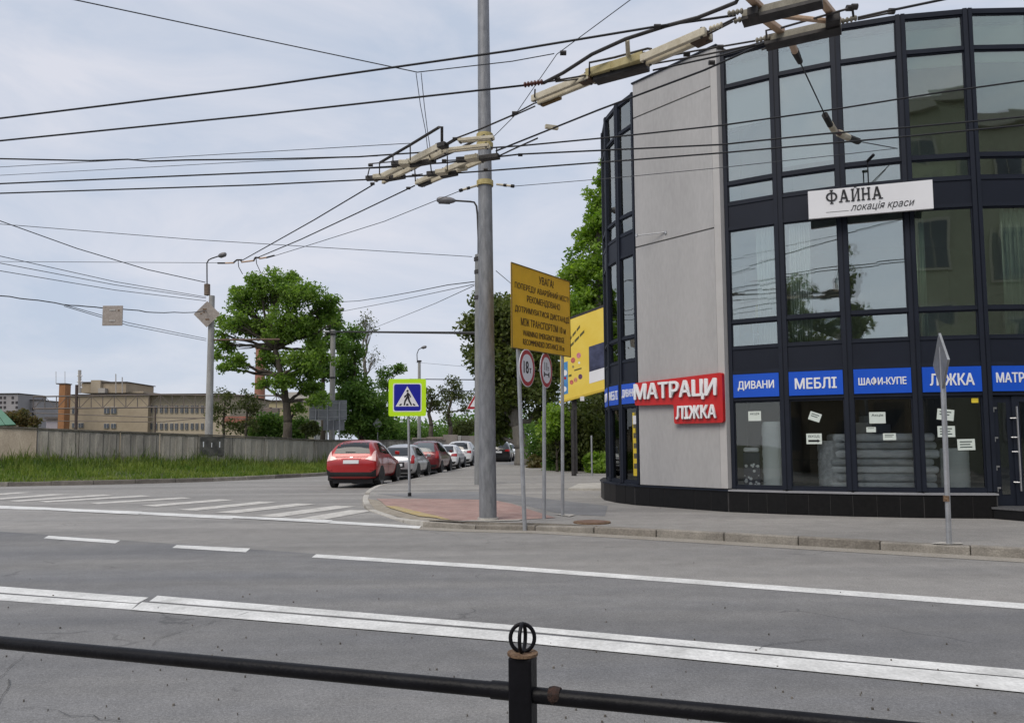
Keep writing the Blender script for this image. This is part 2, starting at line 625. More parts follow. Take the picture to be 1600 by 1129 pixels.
def inset(poly, d):
    res = []
    for i, p in enumerate(poly):
        a = Vector(poly[max(0, i - 1)])
        b = Vector(poly[min(len(poly) - 1, i + 1)])
        t = (b - a).normalized()
        nn = Vector((-t.y, t.x))       # left of travel
        res.append(tuple(Vector(p) + nn * d))
    return res


path = kerb_side + kerb_main[1:]
inner = inset(path, KW)
pv = MB()


def pave_z(x, y):
    # kerb top height: dropped to the crossing at the corner
    d = math.hypot(x + 3.0, y - 17.2)
    return 0.12 - 0.10 * min(1, 1.6 * max(0, 1 - d / 2.9))


def flat_z(x, y):
    return 0.12


ramp_w = [0.95 * min(1, 1.6 * max(0, 1 - math.hypot(x + 3.0, y - 17.2) / 3.1)) for x, y in path]
inner2 = [tuple(Vector(inset(path, KW + w_)[k])) for k, w_ in enumerate(ramp_w)]
rp_ = MB()
for k in range(len(path) - 1):
    if ramp_w[k] > 0 or ramp_w[k + 1] > 0:
        q = [inner[k], inner[k + 1], inner2[k + 1], inner2[k]]
        rp_.add([(*inner[k], pave_z(*path[k]) + .002), (*inner[k + 1], pave_z(*path[k + 1]) + .002), (*inner2[k + 1], .121), (*inner2[k], .121)], [(0, 1, 2, 3)])
inner_edge = inner
inner = inner2
poly = inner + [(60, -20), (90, 120)]
bm = bmesh.new()
vv = [bm.verts.new((x, y, 0.12)) for x, y in poly]
bm.faces.new(vv)
bmesh.ops.triangulate(bm, faces=bm.faces)
me = bpy.data.meshes.new('pavement')
bm.to_mesh(me)
bm.free()
# skirt so the slab has a real edge
po = bpy.data.objects.new('pavement', me)
C.objects.link(po)
me.materials.append(M_PAVE)
po['kind'] = 'structure'
skm = MB()
for a_, b_ in zip(inner, inner[1:]):
    skm.add([(*a_, .1195), (*b_, .1195), (*b_, -.08), (*a_, -.08)], [(0, 1, 2, 3)])
skm.build('pavement_edge', M_KERB_B, po)


def resample(pl, step):
    pts = [Vector(p) for p in pl]
    seg = [(b - a).length for a, b in zip(pts, pts[1:])]
    tot = sum(seg)
    n = max(1, round(tot / step))
    res = []
    for k in range(n + 1):
        s_ = tot * k / n
        i = 0
        while i < len(seg) - 1 and s_ > seg[i]:
            s_ -= seg[i]
            i += 1
        res.append(pts[i].lerp(pts[i + 1], min(1, s_ / seg[i])))
    return res


def kerb(name, pl, step, topz, mats, wdt, seed, jitter=0.012, side=1):
    """one kerb: each stone a child mesh with its own height and joint"""
    rnd = random.Random(seed)
    root = bpy.data.objects.new(name, None)
    C.objects.link(root)
    root['kind'] = 'structure'
    pts = resample(pl, step)
    for a, b in zip(pts, pts[1:]):
        t = (b - a).normalized()
        nn = Vector((-t.y, t.x)) * side
        a2, b2 = a + t * 0.005, b - t * 0.005
        j = nn * rnd.uniform(-jitter, jitter)
        dz = rnd.uniform(-jitter, jitter) * 0.7
        ov = nn * (wdt + 0.004)
        q = [a2 + j, b2 + j, b2 + ov, a2 + ov]
        o = MB().prism([tuple(p) for p in q], -0.1, lambda x, y: topz(x, y) + dz).build('kerb_stone', rnd.choice(mats), root)
        bevel(o, 0.018, 2)
    return root


kerb('street_kerb', kerb_main, 1.12, lambda x, y: pave_z(x, y) + 0.006 - .055 * math.exp(-((x + .3) / 1.1) ** 2), [M_KERB, M_KERB, M_KERB_B], KW, 3)
kerb('corner_kerb', kerb_side[4:], 1.0, lambda x, y: pave_z(x, y) + 0.006, [M_KERB_PALE, M_KERB_PALE, M_KERB], KW, 5)

# red block paving at the crossing, yellow warning wedge, asphalt patches, concrete collars
M_REDPAVE = bpy.data.materials.new('red_block_paving')
M_REDPAVE.use_nodes = True
t = M_REDPAVE.node_tree
bk = t.nodes.new('ShaderNodeTexBrick')
bk.inputs['Color1'].default_value = (0.33, 0.205, 0.185, 1)
bk.inputs['Color2'].default_value = (0.40, 0.275, 0.25, 1)
bk.inputs['Mortar'].default_value = (0.25, 0.20, 0.175, 1)
bk.inputs['Scale'].default_value = 1.0
bk.inputs['Brick Width'].default_value = 0.2
bk.inputs['Row Height'].default_value = 0.1
bk.inputs['Mortar Size'].default_value = 0.006
tcn = t.nodes.new('ShaderNodeTexCoord')
mpp = t.nodes.new('ShaderNodeMapping')
mpp.inputs['Rotation'].default_value = (0, 0, R(24))
t.links.new(tcn.outputs['Object'], mpp.inputs[0])
t.links.new(mpp.outputs[0], bk.inputs['Vector'])
nzz = t.nodes.new('ShaderNodeTexNoise')
nzz.inputs['Scale'].default_value = 1.6
nzz.inputs['Detail'].default_value = 6
t.links.new(tcn.outputs['Object'], nzz.inputs['Vector'])
mxx = t.nodes.new('ShaderNodeMixRGB')
mxx.blend_type = 'MULTIPLY'
mxx.inputs[0].default_value = 0.55
rpp = t.nodes.new('ShaderNodeValToRGB')
rpp.color_ramp.elements[0].position, rpp.color_ramp.elements[0].color = 0.3, (0.62, 0.60, 0.58, 1)
rpp.color_ramp.elements[1].position, rpp.color_ramp.elements[1].color = 0.7, (1.15, 1.1, 1.05, 1)
t.links.new(nzz.outputs['Fac'], rpp.inputs[0])
t.links.new(bk.outputs['Color'], mxx.inputs[1])
t.links.new(rpp.outputs[0], mxx.inputs[2])
t.links.new(mxx.outputs[0], t.nodes['Principled BSDF'].inputs['Base Color'])
t.nodes['Principled BSDF'].inputs['Roughness'].default_value = 0.9
M_YPAVE = mat('yellow_block_paving', (0.42, 0.31, 0.12), 0.9, col2=(0.36, 0.30, 0.19), scale=2, fine=0.2)
M_EARTH = mat('dusty_grit', (0.24, 0.21, 0.17), 0.95, col2=(0.33, 0.295, 0.245), scale=3, fine=0.3, bump=0.5)


struct('crossing_ramp', rp_, M_EARTH)


def ground_z(x, y):
    best = None
    for k in range(len(path) - 1):
        a_, b_ = Vector(inner_edge[k]), Vector(inner_edge[k + 1])
        ab = b_ - a_
        t_ = max(0, min(1, (Vector((x, y)) - a_).dot(ab) / ab.length_squared))
        d_ = (Vector((x, y)) - (a_ + ab * t_)).length
        if best is None or d_ < best[0]:
            best = (d_, ramp_w[k] * (1 - t_) + ramp_w[k + 1] * t_, pave_z(*path[k]) * (1 - t_) + pave_z(*path[k + 1]) * t_)
    d_, w_, zk = best
    if w_ < .02 or d_ >= w_:
        return 0.12
    return zk + (0.12 - zk) * d_ / w_ + .006


def on_pave(name, pts, mt, lift, sub=1):
    bm_ = bmesh.new()
    vv_ = [bm_.verts.new((x, y, 0.12 + lift)) for x, y in pts]
    bm_.faces.new(vv_)
    bmesh.ops.triangulate(bm_, faces=bm_.faces)
    bmesh.ops.subdivide_edges(bm_, edges=bm_.edges[:], cuts=9, use_grid_fill=True)
    for v_ in bm_.verts:
        v_.co.z = ground_z(v_.co.x, v_.co.y) + lift
    bmesh.ops.recalc_face_normals(bm_, faces=bm_.faces)
    me_ = bpy.data.meshes.new(name)
    bm_.to_mesh(me_)
    bm_.free()
    o = bpy.data.objects.new(name, me_)
    C.objects.link(o)
    me_.materials.append(mt)
    o['kind'] = 'structure'
    return o


on_pave('paving_patch', [G(470, 774, .12), G(755, 768, .12), G(950, 790, .12), G(945, 806, .12), G(880, 803, .12), G(790, 783, .12), G(640, 777, .12), G(590, 779, .12)][1:7] + [G(586, 771, .12)], M_PATCH, 0.004)
on_pave('red_paving', [G(588, 779, .12), G(700, 779.5, .12), G(770, 781, .12), G(800, 787, .12), G(868, 809, .12), G(760, 814.5, .12), G(700, 812.5, .12), G(662, 805, .12), G(634, 796, .12), G(602, 787, .12)], M_REDPAVE, 0.008)
on_pave('yellow_paving', [G(602, 787.5, .12), G(622, 789, .12), G(650, 796, .12), G(704, 812.5, .12), G(690, 811.5, .12), G(655, 803.5, .12), G(632, 796, .12)], M_YPAVE, 0.012)
on_pave('concrete_collar', [G(715, 814.5, .12), G(735, 813.2, .12), G(800, 812.4, .12), G(818, 811.5, .12), G(811, 813.4, .12), G(762, 815.0, .12)], M_KERB_PALE, 0.013)
on_pave('concrete_collar', [G(1455, 850, .12), G(1470, 847, .12), G(1500, 848, .12), G(1506, 850.5, .12), G(1480, 851, .12)], M_KERB_PALE, 0.012)
on_pave('concrete_collar', [G(868, 804, .12), G(880, 802.5, .12), G(900, 804.5, .12), G(890, 807.5, .12)], M_KERB_PALE, 0.014)
# grit washed along the gutter and against the building
gr = MB()
gl_ = [Vector(p) for p in kerb_main]
gi = inset(kerb_main, -0.02)
go = inset(kerb_main, -0.42)
for k in range(len(gi) - 1):
    gr.sheet([gi[k], go[k], go[k + 1], gi[k + 1]], 0.005)
struct('gutter_grit', gr, mat('gutter_grit', (0.27, 0.245, 0.21), 0.95, col2=(0.32, 0.295, 0.26), scale=2, fine=0.25, bump=0.4))
# round manhole cover with rusty ring
mh = thing('manhole_cover', 'round rust-brown manhole cover in the pavement beside the three sign posts', 'manhole', (*G(925, 816, .12), 0.12))
pc = P(925, 816, .125)
MB().tube([pc + Vector((0, 0, -.03)), pc + Vector((0, 0, .018))], 0.34, 28).build('frame', M_RUST, mh)
MB().tube([pc + Vector((0, 0, -.02)), pc + Vector((0, 0, .026))], 0.27, 24).build('lid', mat('brown_cast_iron', (0.17, 0.105, 0.075), 0.8, var=0.3, scale=20, bump=0.5), mh)


# --- painted markings
def stripe(name, a, b, wd, mt, z=0.008, ends=None):
    a, b = Vector((*a, 0)), Vector((*b, 0))
    t_ = (b - a).normalized()
    nn = Vector((-t_.y, t_.x, 0)) * wd / 2
    q = [a - nn, b - nn, b + nn, a + nn]
    return struct(name, MB().sheet([tuple(p[:2]) for p in q], z), mt)


def stripe_px(name, q, mt, z=0.008):
    return struct(name, MB().sheet([G(x, y) for x, y in q], z), mt)


def ext(a, b, k0, k1):
    a, b = Vector(a), Vector(b)
    return tuple(a + (a - b) * k0), tuple(b + (b - a) * k1)


# double centre line, the two halves laid with a jog at the join
stripe_px('centre_line', [(-300, 894), (232, 934), (215, 943), (-300, 903)], M_PAINT)
stripe_px('centre_line', [(-300, 907), (215, 944), (205, 953), (-300, 917)], M_PAINT)
stripe_px('centre_line', [(246, 931), (800, 977), (1900, 1074), (1900, 1088), (800, 985), (233, 940)], M_PAINT)
stripe_px('centre_line', [(222, 942), (800, 989), (1900, 1090), (1900, 1114), (800, 1004), (205, 954)], M_PAINT, 0.0125)
# lane line and its dashes
stripe_px('lane_line', [(494, 866), (800, 885), (1900, 965), (1900, 975), (800, 891), (487, 871)], M_PAINT)
stripe_px('lane_dash', [(76, 837), (188, 844.5), (180, 849), (68, 841)], M_PAINT)
stripe_px('lane_dash', [(276, 851.5), (391, 857), (384, 863), (269, 856)], M_PAINT)
stripe_px('lane_dash', [(-110, 825), (-15, 831), (-22, 835), (-118, 829)], M_PAINT)
# edge line in short laid lengths
for q in ([(-200, 782), (80, 793), (74, 797), (-200, 788)], [(70, 793.2), (222, 799.5), (216, 804), (118, 799.5), (66, 796.5)],
          [(210, 799.3), (370, 806), (362, 811), (256, 805.5), (206, 802.5)], [(356, 806), (520, 813), (512, 817.5), (410, 812), (352, 809)], [(508, 813), (658, 822), (655, 826), (505, 817)]):
    EDGE_Z = 0.008 if q[0][0] in (-200, 210, 508) else 0.0125
    stripe_px('edge_line', q, M_PAINT, EDGE_Z)
# zebra crossing over the side street mouth
zl = [((-40, 775), (40, 769)), ((-10, 780), (95, 772)), ((20, 783), (170, 773)), ((66, 784), (228, 774.5)), ((146, 786.5), (292, 777.5)), ((232, 790.5), (354, 780.5)), ((292, 797), (419, 784)), ((352, 801), (478, 787)), ((418, 807), (540, 790.5)), ((486, 811), (566, 797))]
for k, (a, b) in enumerate(zl):
    A, B = Vector((*G(*a), 0)), Vector((*G(*b), 0))
    A = B + (A - B).normalized() * min((A - B).length, 4.2)
    stripe('crossing_stripe', tuple(A[:2]), tuple(B[:2]), 0.64, M_PAINT_OLD if k < 9 else M_PAINT_OLD)

M_CRACK = mat('road_crack', (.085, .085, .085), .95, var=.3, scale=9)
rck = random.Random(12)
for pts_ in ([(388, 958), (345, 969), (300, 983), (255, 998), (240, 1010)], [(20, 1062), (0, 1100), (-30, 1129)], [(60, 1010), (30, 1030), (0, 1060)], [(20, 1108), (70, 1111), (120, 1120), (190, 1127)], [(150, 985), (110, 990), (70, 1000)], [(1180, 1015), (1260, 1000), (1330, 1001)], [(925, 903), (860, 912), (790, 913)]):
    cm = MB()
    pp_ = resample([G(*p_) for p_ in pts_], .12)
    pp_ = [p_ + Vector((rck.uniform(-.03, .03), rck.uniform(-.03, .03))) for p_ in pp_]
    for a_, b_ in zip(pp_, pp_[1:]):
        n_c = Vector((-(b_ - a_).y, (b_ - a_).x)).normalized() * rck.uniform(.001, .0038)
        cm.sheet([tuple(a_ - n_c), tuple(b_ - n_c), tuple(b_ + n_c), tuple(a_ + n_c)], 0.0135)
    struct('road_crack', cm, M_CRACK)
gm = MB()
for _ in range(110):
    x_, y_ = G(rck.uniform(-40, 1640), 860 + 270 * rck.random() ** .6)
    r_ = rck.uniform(.003, .009)
    h_ = rck.uniform(.002, .005)
    n_g = 5
    ring_ = [(x_ + r_ * rck.uniform(.6, 1.2) * math.cos(6.283 * k / n_g), y_ + r_ * rck.uniform(.6, 1.2) * math.sin(6.283 * k / n_g)) for k in range(n_g)]
    gm.prism(ring_, .001, .014 + h_)
tag(gm.build('road_grit', mat('dark_grit', (.07, .065, .06), .95, col2=(.20, .18, .16), scale=3)), 'dark scattered grit and crumbs on the near carriageway', 'grit', kind='stuff')

# --- near pavement under the camera
RA, RB = P(0, 1003, .95), P(817, 1081, .95)
rdir = (RB - RA)
rdir.z = 0
rdir.normalize()
rn = Vector((-rdir.y, rdir.x, 0))
npv = MB()
k0 = RB + rn * 0.55
npv.prism([tuple((k0 - rdir * 40)[:2]), tuple((k0 - rdir * 40 - rn * 12)[:2]), tuple((k0 + rdir * 40 - rn * 12)[:2]), tuple((k0 + rdir * 40)[:2])], -0.1, 0.12)
struct('near_pavement', npv, M_PAVE)

# ================================================================== left verge, kerb, wall
kerb_left = [(-60, 24.5), (-30, 28.2), (-24, 29.2), (-19.96, 30.1), (-16.7, 31.0), (-14.6, 31.9), (-12.9, 33.0), (-11.4, 34.6), (-10.2, 36.3), (-9.3, 38.0), (-8.4, 41), (-7.2, 48), (-5.2, 60), (-2.8, 76), (0, 96)]
wall_line = [(-46, 31.5), (-30, 34.0), (-23.6, 35.3), (-19.5, 36.6), (-15.6, 38.5), (-12.9, 41.0), (-10.9, 44.2), (-9.3, 50), (-7.2, 62), (-5.0, 76)]
kerb('verge_kerb', kerb_left, 1.5, lambda x, y: 0.17, [M_KERB_DARK, M_KERB_DARK, M_KERB], 0.17, 8, 0.015, side=1)


def wall_top(x):
    xs = [-46, -23.6, -15.6, -10.9, -5]
    zs = [2.75, 2.43, 2.02, 1.74, 1.72]
    return float(np.interp(x, xs, zs))


def verge_top(x):
    return float(np.interp(x, [-46, -23.6, -15.6, -12, -10.5, -5], [1.15, 1.0, 0.78, 0.42, 0.25, 0.2]))


kl = resample(inset(kerb_left, 0.17), 1.0)
NV, NU = 7, 60
kk = resample(inset(kerb_left, 0.16), 95.0 / NU)
ka = [Vector(p) for p in resample(inset(kerb_left[:12], 0.16), 0.8)]
wa = []
wl = resample(wall_line[:8], 0.05)
n_a = len(ka)
wl_idx = [int(i * (len(wl) - 1) / (n_a - 1)) for i in range(n_a)]
vm = MB()
rv = random.Random(4)
for i in range(n_a):
    a, b = ka[i], wl[wl_idx[i]]
    for j in range(NV + 1):
        p = a.lerp(b, j / NV * 1.12)
        s_ = j / NV
        z = 0.15 + (verge_top(b.x) - 0.15) * (s_ ** 1.3) + rv.uniform(-0.04, 0.04) * (0 < j)
        vm.v.append((p.x, p.y, z))
for i in range(n_a - 1):
    for j in range(NV):
        q = i * (NV + 1) + j
        vm.f.append((q, q + 1, q + NV + 2, q + NV + 1))
verge_v = list(vm.v)
struct('verge', vm, mat('verge_soil', (0.05, 0.075, 0.022), 0.95, col2=(0.09, 0.10, 0.04), scale=1.0, bump=0.5, bscale=5), smooth=True)

# grass blades on the verge
rg = np.random.default_rng(11)


def blades(name, label, count, hgt, mt, cat='grass', clump=None, jmin=0, jmax=1.0, imin=0, imax=None):
    V, Fc = [], []
    imax = imax or n_a - 2
    for _ in range(count):
        i = rg.integers(imin, imax)
        s_ = rg.uniform(jmin, jmax) * NV * 0.93
        j = min(int(s_), NV - 1)
        fu, fv = rg.random(), s_ - j
        q = i * (NV + 1) + j
        p = (np.array(verge_v[q]) * (1 - fu) + np.array(verge_v[q + NV + 1]) * fu) * (1 - fv) + (np.array(verge_v[q + 1]) * (1 - fu) + np.array(verge_v[q + NV + 2]) * fu) * fv
        nz_ = 0.5 + 0.5 * math.sin(p[0] * 1.7 + 2 * math.sin(p[1] * 1.3)) * math.sin(p[0] * 0.53 + 1.1)
        h = hgt * rg.uniform(0.4, 1.25) * (0.55 + 0.75 * nz_) * (0.6 + 0.55 * s_ / NV)
        az = rg.uniform(0, 6.283)
        wv = np.array([math.cos(az), math.sin(az), 0]) * rg.uniform(0.010, 0.022)
        ln_ = np.array([rg.normal(0, .28), rg.normal(0, .28), 0]) * h
        k = len(V)
        V += [p - wv, p + wv, p + wv * .7 + ln_ * .4 + [0, 0, h * .6], p - wv * .7 + ln_ * .4 + [0, 0, h * .6], p + ln_ + [0, 0, h * .95]]
        Fc += [(k, k + 1, k + 2, k + 3), (k + 3, k + 2, k + 4)]
    me_ = bpy.data.meshes.new(name)
    me_.from_pydata([tuple(v_) for v_ in V], [], Fc)
    me_.materials.append(mt)
    o = bpy.data.objects.new(name, me_)
    C.objects.link(o)
    return tag(o, label, cat, kind='stuff')


blades('grass', 'unmown bright green grass on the verge below the concrete wall', 46000, 0.34, leafmat('grass_blades', (0.07, 0.145, 0.018), (0.22, 0.27, 0.055), 0.4))
blades('tall_weeds', 'taller dark weeds along the foot of the concrete wall', 5200, 0.66, leafmat('weed_blades', (0.035, 0.085, 0.015), (0.12, 0.16, 0.035), 0.35), 'weeds', jmin=0.55)

# concrete slab wall: every slab a part with its ribs
wall = thing('concrete_wall', 'long weathered grey concrete slab wall above the grass verge', 'wall', (*wall_line[3], 0))
M_SLABS = [mat('wall_slab_a', (0.20, 0.185, 0.16), 0.95, col2=(0.345, 0.325, 0.285), scale=1.6, stretch=(2.2, 2.2, 0.45), fine=0.18, bump=0.5, bscale=18),
           mat('wall_slab_b', (0.16, 0.15, 0.135), 0.95, col2=(0.29, 0.275, 0.245), scale=1.6, stretch=(2.2, 2.2, 0.45), fine=0.18, bump=0.5, bscale=18),
           mat('wall_slab_c', (0.25, 0.235, 0.20), 0.95, col2=(0.40, 0.375, 0.325), scale=1.6, stretch=(2.2, 2.2, 0.45), fine=0.18, bump=0.5, bscale=18)]
M_SLAB_PINK = mat('wall_slab_plaster', (0.33, 0.275, 0.215), 0.95, col2=(0.44, 0.375, 0.30), scale=1.3, stretch=(1.5, 1.5, 0.6), fine=0.15, bump=0.4, bscale=18)
M_COPING = mat('dark_coping', (0.06, 0.055, 0.048), 0.95, col2=(0.17, 0.155, 0.13), scale=3, fine=0.3, bump=0.6)
rw_ = random.Random(21)
wpts = resample(wall_line, 1.75)
for i, (a, b) in enumerate(zip(wpts, wpts[1:])):
    t_ = (b - a).normalized()
    nn = Vector((t_.y, -t_.x))          # to the road
    a2, b2 = a + t_ * 0.02, b - t_ * 0.02
    j = nn * rw_.uniform(-0.03, 0.03)
    mid = (a + b) / 2
    mt = M_SLAB_PINK if mid.x < -22.3 else rw_.choice(M_SLABS)
    ztop = lambda x, y: wall_top(x)
    s_ = MB().prism([tuple(p) for p in (a2 + j, b2 + j, b2 + j - nn * .14, a2 + j - nn * .14)], -0.1, ztop).build('wall_slab', mt, wall)
    if mid.x > -22.3:
        for q in range(3):
            c = a2.lerp(b2, (q + 0.5) / 3) + j
            hw = t_ * 0.17
            MB().prism([tuple(p) for p in (c - hw, c + hw, c + hw * .8 + nn * .035, c - hw * .8 + nn * .035)], -0.1, lambda x, y: wall_top(x) - 0.1).build('rib', mt, s_)
    z0_ = rw_.uniform(-0.02, 0.02)
    MB().prism([tuple(p) for p in (a + j + nn * .07, b + j + nn * .07, b + j - nn * .2, a + j - nn * .2)], lambda x, y: wall_top(x) + .004 + z0_, lambda x, y: wall_top(x) + .07 + z0_).build('coping_stone', M_COPING, wall)
# dark tar patch with white strokes on the wall
iw = min(range(len(wpts) - 1), key=lambda i_: abs(math.atan2(wpts[i_].x, wpts[i_].y) - math.atan2(-15.05, 38.7)))
a, b = wpts[iw], wpts[iw + 1]
t_ = (b - a).normalized()
nn = Vector((t_.y, -t_.x))
for q0, q1, z0, z1, mt_, nm, dd in ((0.05, 0.75, 1.0, 1.93, M_INK, 'tar_patch', .055), (.13, .16, 1.45, 1.72, M_WHITE, 'paint_stroke', .062), (.37, .395, 1.44, 1.66, M_WHITE, 'paint_stroke', .062), (.60, .63, 1.42, 1.72, M_WHITE, 'paint_stroke', .062)):
    p0, p1 = a.lerp(b, q0) + nn * dd, a.lerp(b, q1) + nn * dd
    MB().prism([tuple(p) for p in (p0, p1, p1 - nn * .05, p0 - nn * .05)], z0, z1).build(nm, mat('faded_tar', (0.05, 0.05, 0.05), 0.9, col2=(.15, .145, .13), scale=2.5, fine=0.3) if nm == 'tar_patch' else M_WHITE, wall)

# ================================================================== THE SHOP BUILDING
FV = [(4.6, 24.6), (3.4, 23.2), (2.75, 21.8), (2.52, 20.6), (2.48, 19.57), (2.66, 18.75), (2.98, 18.05), (4.59, 16.19), (5.545, 15.61), (6.63, 15.1), (7.78, 14.73), (9.0, 14.53), (10.25, 14.5), (11.6, 14.75), (13.0, 15.4)]
FV = [Vector(p) for p in FV]
bld = thing('shop_building', 'three-storey rounded corner building with dark glazed curtain wall and grey wall strip', 'building', (8, 20, 0.12))
SEG = list(zip(FV, FV[1:]))


def fbox(i, s0, s1, z0, z1, d0, d1):
    """box on facade segment i: s in metres along it (negative s1 counts from the far end), d = depth outwards"""
    a, b = SEG[i]
    L_ = (b - a).length
    u = (b - a) / L_
    n_ = Vector((u.y, -u.x))
    if s1 <= 0:
        s1 = L_ + s1
    q = [a + u * s0 + n_ * d0, a + u * s1 + n_ * d0, a + u * s1 + n_ * d1, a + u * s0 + n_ * d1]
    return MB().prism([tuple(p) for p in q], z0, z1)


def fpt(i, s_, d, z):
    a, b = SEG[i]
    u = (b - a).normalized()
    n_ = Vector((u.y, -u.x))
    p = a + u * s_ + n_ * d
    return Vector((p.x, p.y, z))


def fdir(i):
    a, b = SEG[i]
    u = (b - a).normalized()
    return Vector((u.x, u.y, 0)), Vector((u.y, -u.x, 0))


PILLAR = 6
ZTOP = 10.0
glass_rows = [(3.56, 4.05), (4.13, 6.06), (6.68, 7.04), (7.13, 9.19), (9.28, 9.92)]
DOOR = 11
MW = 0.085
rb = random.Random(77)
for i in range(len(SEG)):
    if i == PILLAR:
        continue
    L_ = (SEG[i][1] - SEG[i][0]).length
    rows = list(glass_rows)
    if i != DOOR:
        rows = [(0.66, 2.40)] + rows
    for (z0, z1) in rows:
        pm_ = fbox(i, MW, -MW, z0 - .01, z1 + .01, -0.045, -0.037)
        un_ = fdir(i)[1]
        e_ = [rb.uniform(-.009, .009) for _ in range(4)]          # panes sit a little out of true, so their mirror images break
        pm_.v = [tuple(Vector(v_) + un_ * e_[(1 if k_ % 4 in (1, 2) else 0) + (2 if k_ >= 4 else 0)]) for k_, v_ in enumerate(pm_.v)]
        pane = pm_.build('window_pane', M_GLASS if z0 < 3 else M_GLASS_DARK if i >= 10 else M_GLASS_TINT, bld)
        # sash lip round the pane
        lip = MB()
        for (s0, s1, y0, y1) in ((MW - .002, L_ - MW + .002, z0 - .012, z0 + .02), (MW - .002, L_ - MW + .002, z1 - .02, z1 + .012)):
            m_ = fbox(i, s0, s1, y0, y1, -0.062, -0.016)
            lip.add(m_.v, m_.f)
        for (s0, s1) in ((MW - .004, MW + .022), (L_ - MW - .022, L_ - MW + .004)):
            m_ = fbox(i, s0, s1, z0 + .0205, z1 - .0205, -0.06, -0.020)
            lip.add(m_.v, m_.f)
        lip.build('sash_frame', M_FRAME, pane)
    trs = [(2.42, 2.50), (2.98, 3.06), (3.50, 3.55), (4.06, 4.12), (6.07, 6.14), (6.60, 6.67), (7.05, 7.12), (9.20, 9.27), (9.93, 10.03)]
    if i != DOOR:
        trs = [(0.585, 0.655)] + trs
    for (z0, z1) in trs:
        fbox(i, MW + .001, -MW - .001, z0, z1, -0.10, 0.012).build('transom', M_FRAME, bld)
    for (z0, z1) in ((2.501, 2.979), (3.061, 3.499), (6.141, 6.599)):
        fbox(i, MW + .002, -MW - .002, z0, z1, -0.10, -0.005).build('spandrel_panel', M_SPAN, bld)
# mullions at every facade corner
for i in range(1, len(FV) - 1):
    if i in (PILLAR, PILLAR + 1):
        pass
    a, b, c = FV[i - 1], FV[i], FV[i + 1]
    u1, u2 = (b - a).normalized(), (c - b).normalized()
    n1_, n2_ = Vector((u1.y, -u1.x)), Vector((u2.y, -u2.x))
    nm = ((n1_ + n2_) / 2).normalized()
    wl_ = MW if i != PILLAR + 1 else -0.002
    wr_ = MW if i != PILLAR else -0.002
    gap = 0.012
    zb = 0.60
    # two profiles with a joint between
    MB().prism([tuple(p) for p in (b - u1 * MW - n1_ * .11, b - u1 * MW + n1_ * .03, b - u1 * gap + nm * .033, b - u1 * gap - nm * .11)], zb, ZTOP + .035).build('mullion', M_FRAME, bld) if i != PILLAR + 1 else None
    MB().prism([tuple(p) for p in (b + u2 * gap - nm * .11, b + u2 * gap + nm * .033, b + u2 * MW + n2_ * .03, b + u2 * MW - n2_ * .11)], zb, ZTOP + .035).build('mullion', M_FRAME, bld) if i != PILLAR else None
    MB().prism([tuple(p) for p in (b - u1 * (gap + .004) - nm * .10, b - u1 * (gap + .004) + nm * .012, b + u2 * (gap + .004) + nm * .012, b + u2 * (gap + .004) - nm * .10)], zb, ZTOP + .03).build('mullion_joint', M_SPAN, bld)
# parapet cap, roof, floors, inner walls
ctr = Vector((9.5, 22.0))


def ring(d):
    return inset([tuple(p) for p in FV], d)


roof_poly = [tuple(p) for p in ring(0.12)] + [(15.5, 20), (15.5, 30), (8, 30)]
for z0, z1, nm, mt_ in ((0.0, 0.55, 'floor_slab', mat('shop_floor', (.42, .40, .37), .5, var=.1)), (3.08, 3.48, 'floor_slab', M_CEIL), (6.16, 6.58, 'floor_slab', M_CEIL), (9.80, 9.97, 'roof', M_INDARK)):
    MB().prism(roof_poly, z0, z1).build(nm, mt_, bld)
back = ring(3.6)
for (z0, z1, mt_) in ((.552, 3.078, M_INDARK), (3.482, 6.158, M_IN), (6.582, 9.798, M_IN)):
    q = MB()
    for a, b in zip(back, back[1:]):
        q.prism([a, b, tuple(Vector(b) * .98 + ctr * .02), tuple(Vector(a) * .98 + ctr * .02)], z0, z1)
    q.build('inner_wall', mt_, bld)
q = MB()
q.prism([(13.02, 15.5), (13.2, 15.42), (15.7, 20), (15.7, 30.2), (8, 30.2), (4.5, 24.75), (4.6, 24.62), (8.05, 30), (15.5, 30), (15.5, 20)], 0.12, ZTOP)
q.build('rear_wall', M_STUCCO, bld)

# grey stucco wall strip, in front of the glazing
u_, n_ = fdir(PILLAR)
LP = (SEG[PILLAR][1] - SEG[PILLAR][0]).length
for (z0, z1) in ((0.60, 6.135), (6.17, 9.27), (9.305, 10.13)):
    fbox(PILLAR, 0.13, LP - 0.16, z0, z1, -0.15, 0.16).build('wall_panel', M_STUCCO, bld)
fbox(PILLAR, 0.15, LP - 0.02, 0.601, 10.10, -0.14, 0.135).build('wall_core', mat('joint_shadow_grey', (0.22, 0.215, 0.21), 0.95, var=0.1), bld)
fbox(PILLAR, LP - 0.157, LP + 0.01, 0.602, 10.12, -0.13, 0.158).build('corner_trim', M_STUCCO_EDGE, bld)
fbox(PILLAR, 0.10, LP + 0.03, 10.131, 10.165, -0.2, 0.19).build('parapet_cap', M_FRAME, bld)
br = MB()
p0, p1 = fpt(PILLAR, 1.02, .16, 6.33), fpt(PILLAR, .38, .42, 6.34)
br.tube([p0, p1], 0.012, 6)
br.tube([p1 - Vector((0, 0, .03)), p1 + Vector((0, 0, .04))], 0.03, 8)
br.tube([p0 - Vector((0, 0, .04)), p0 + Vector((0, 0, .02))], 0.03, 8)
br.build('wall_bracket', M_POST, bld)

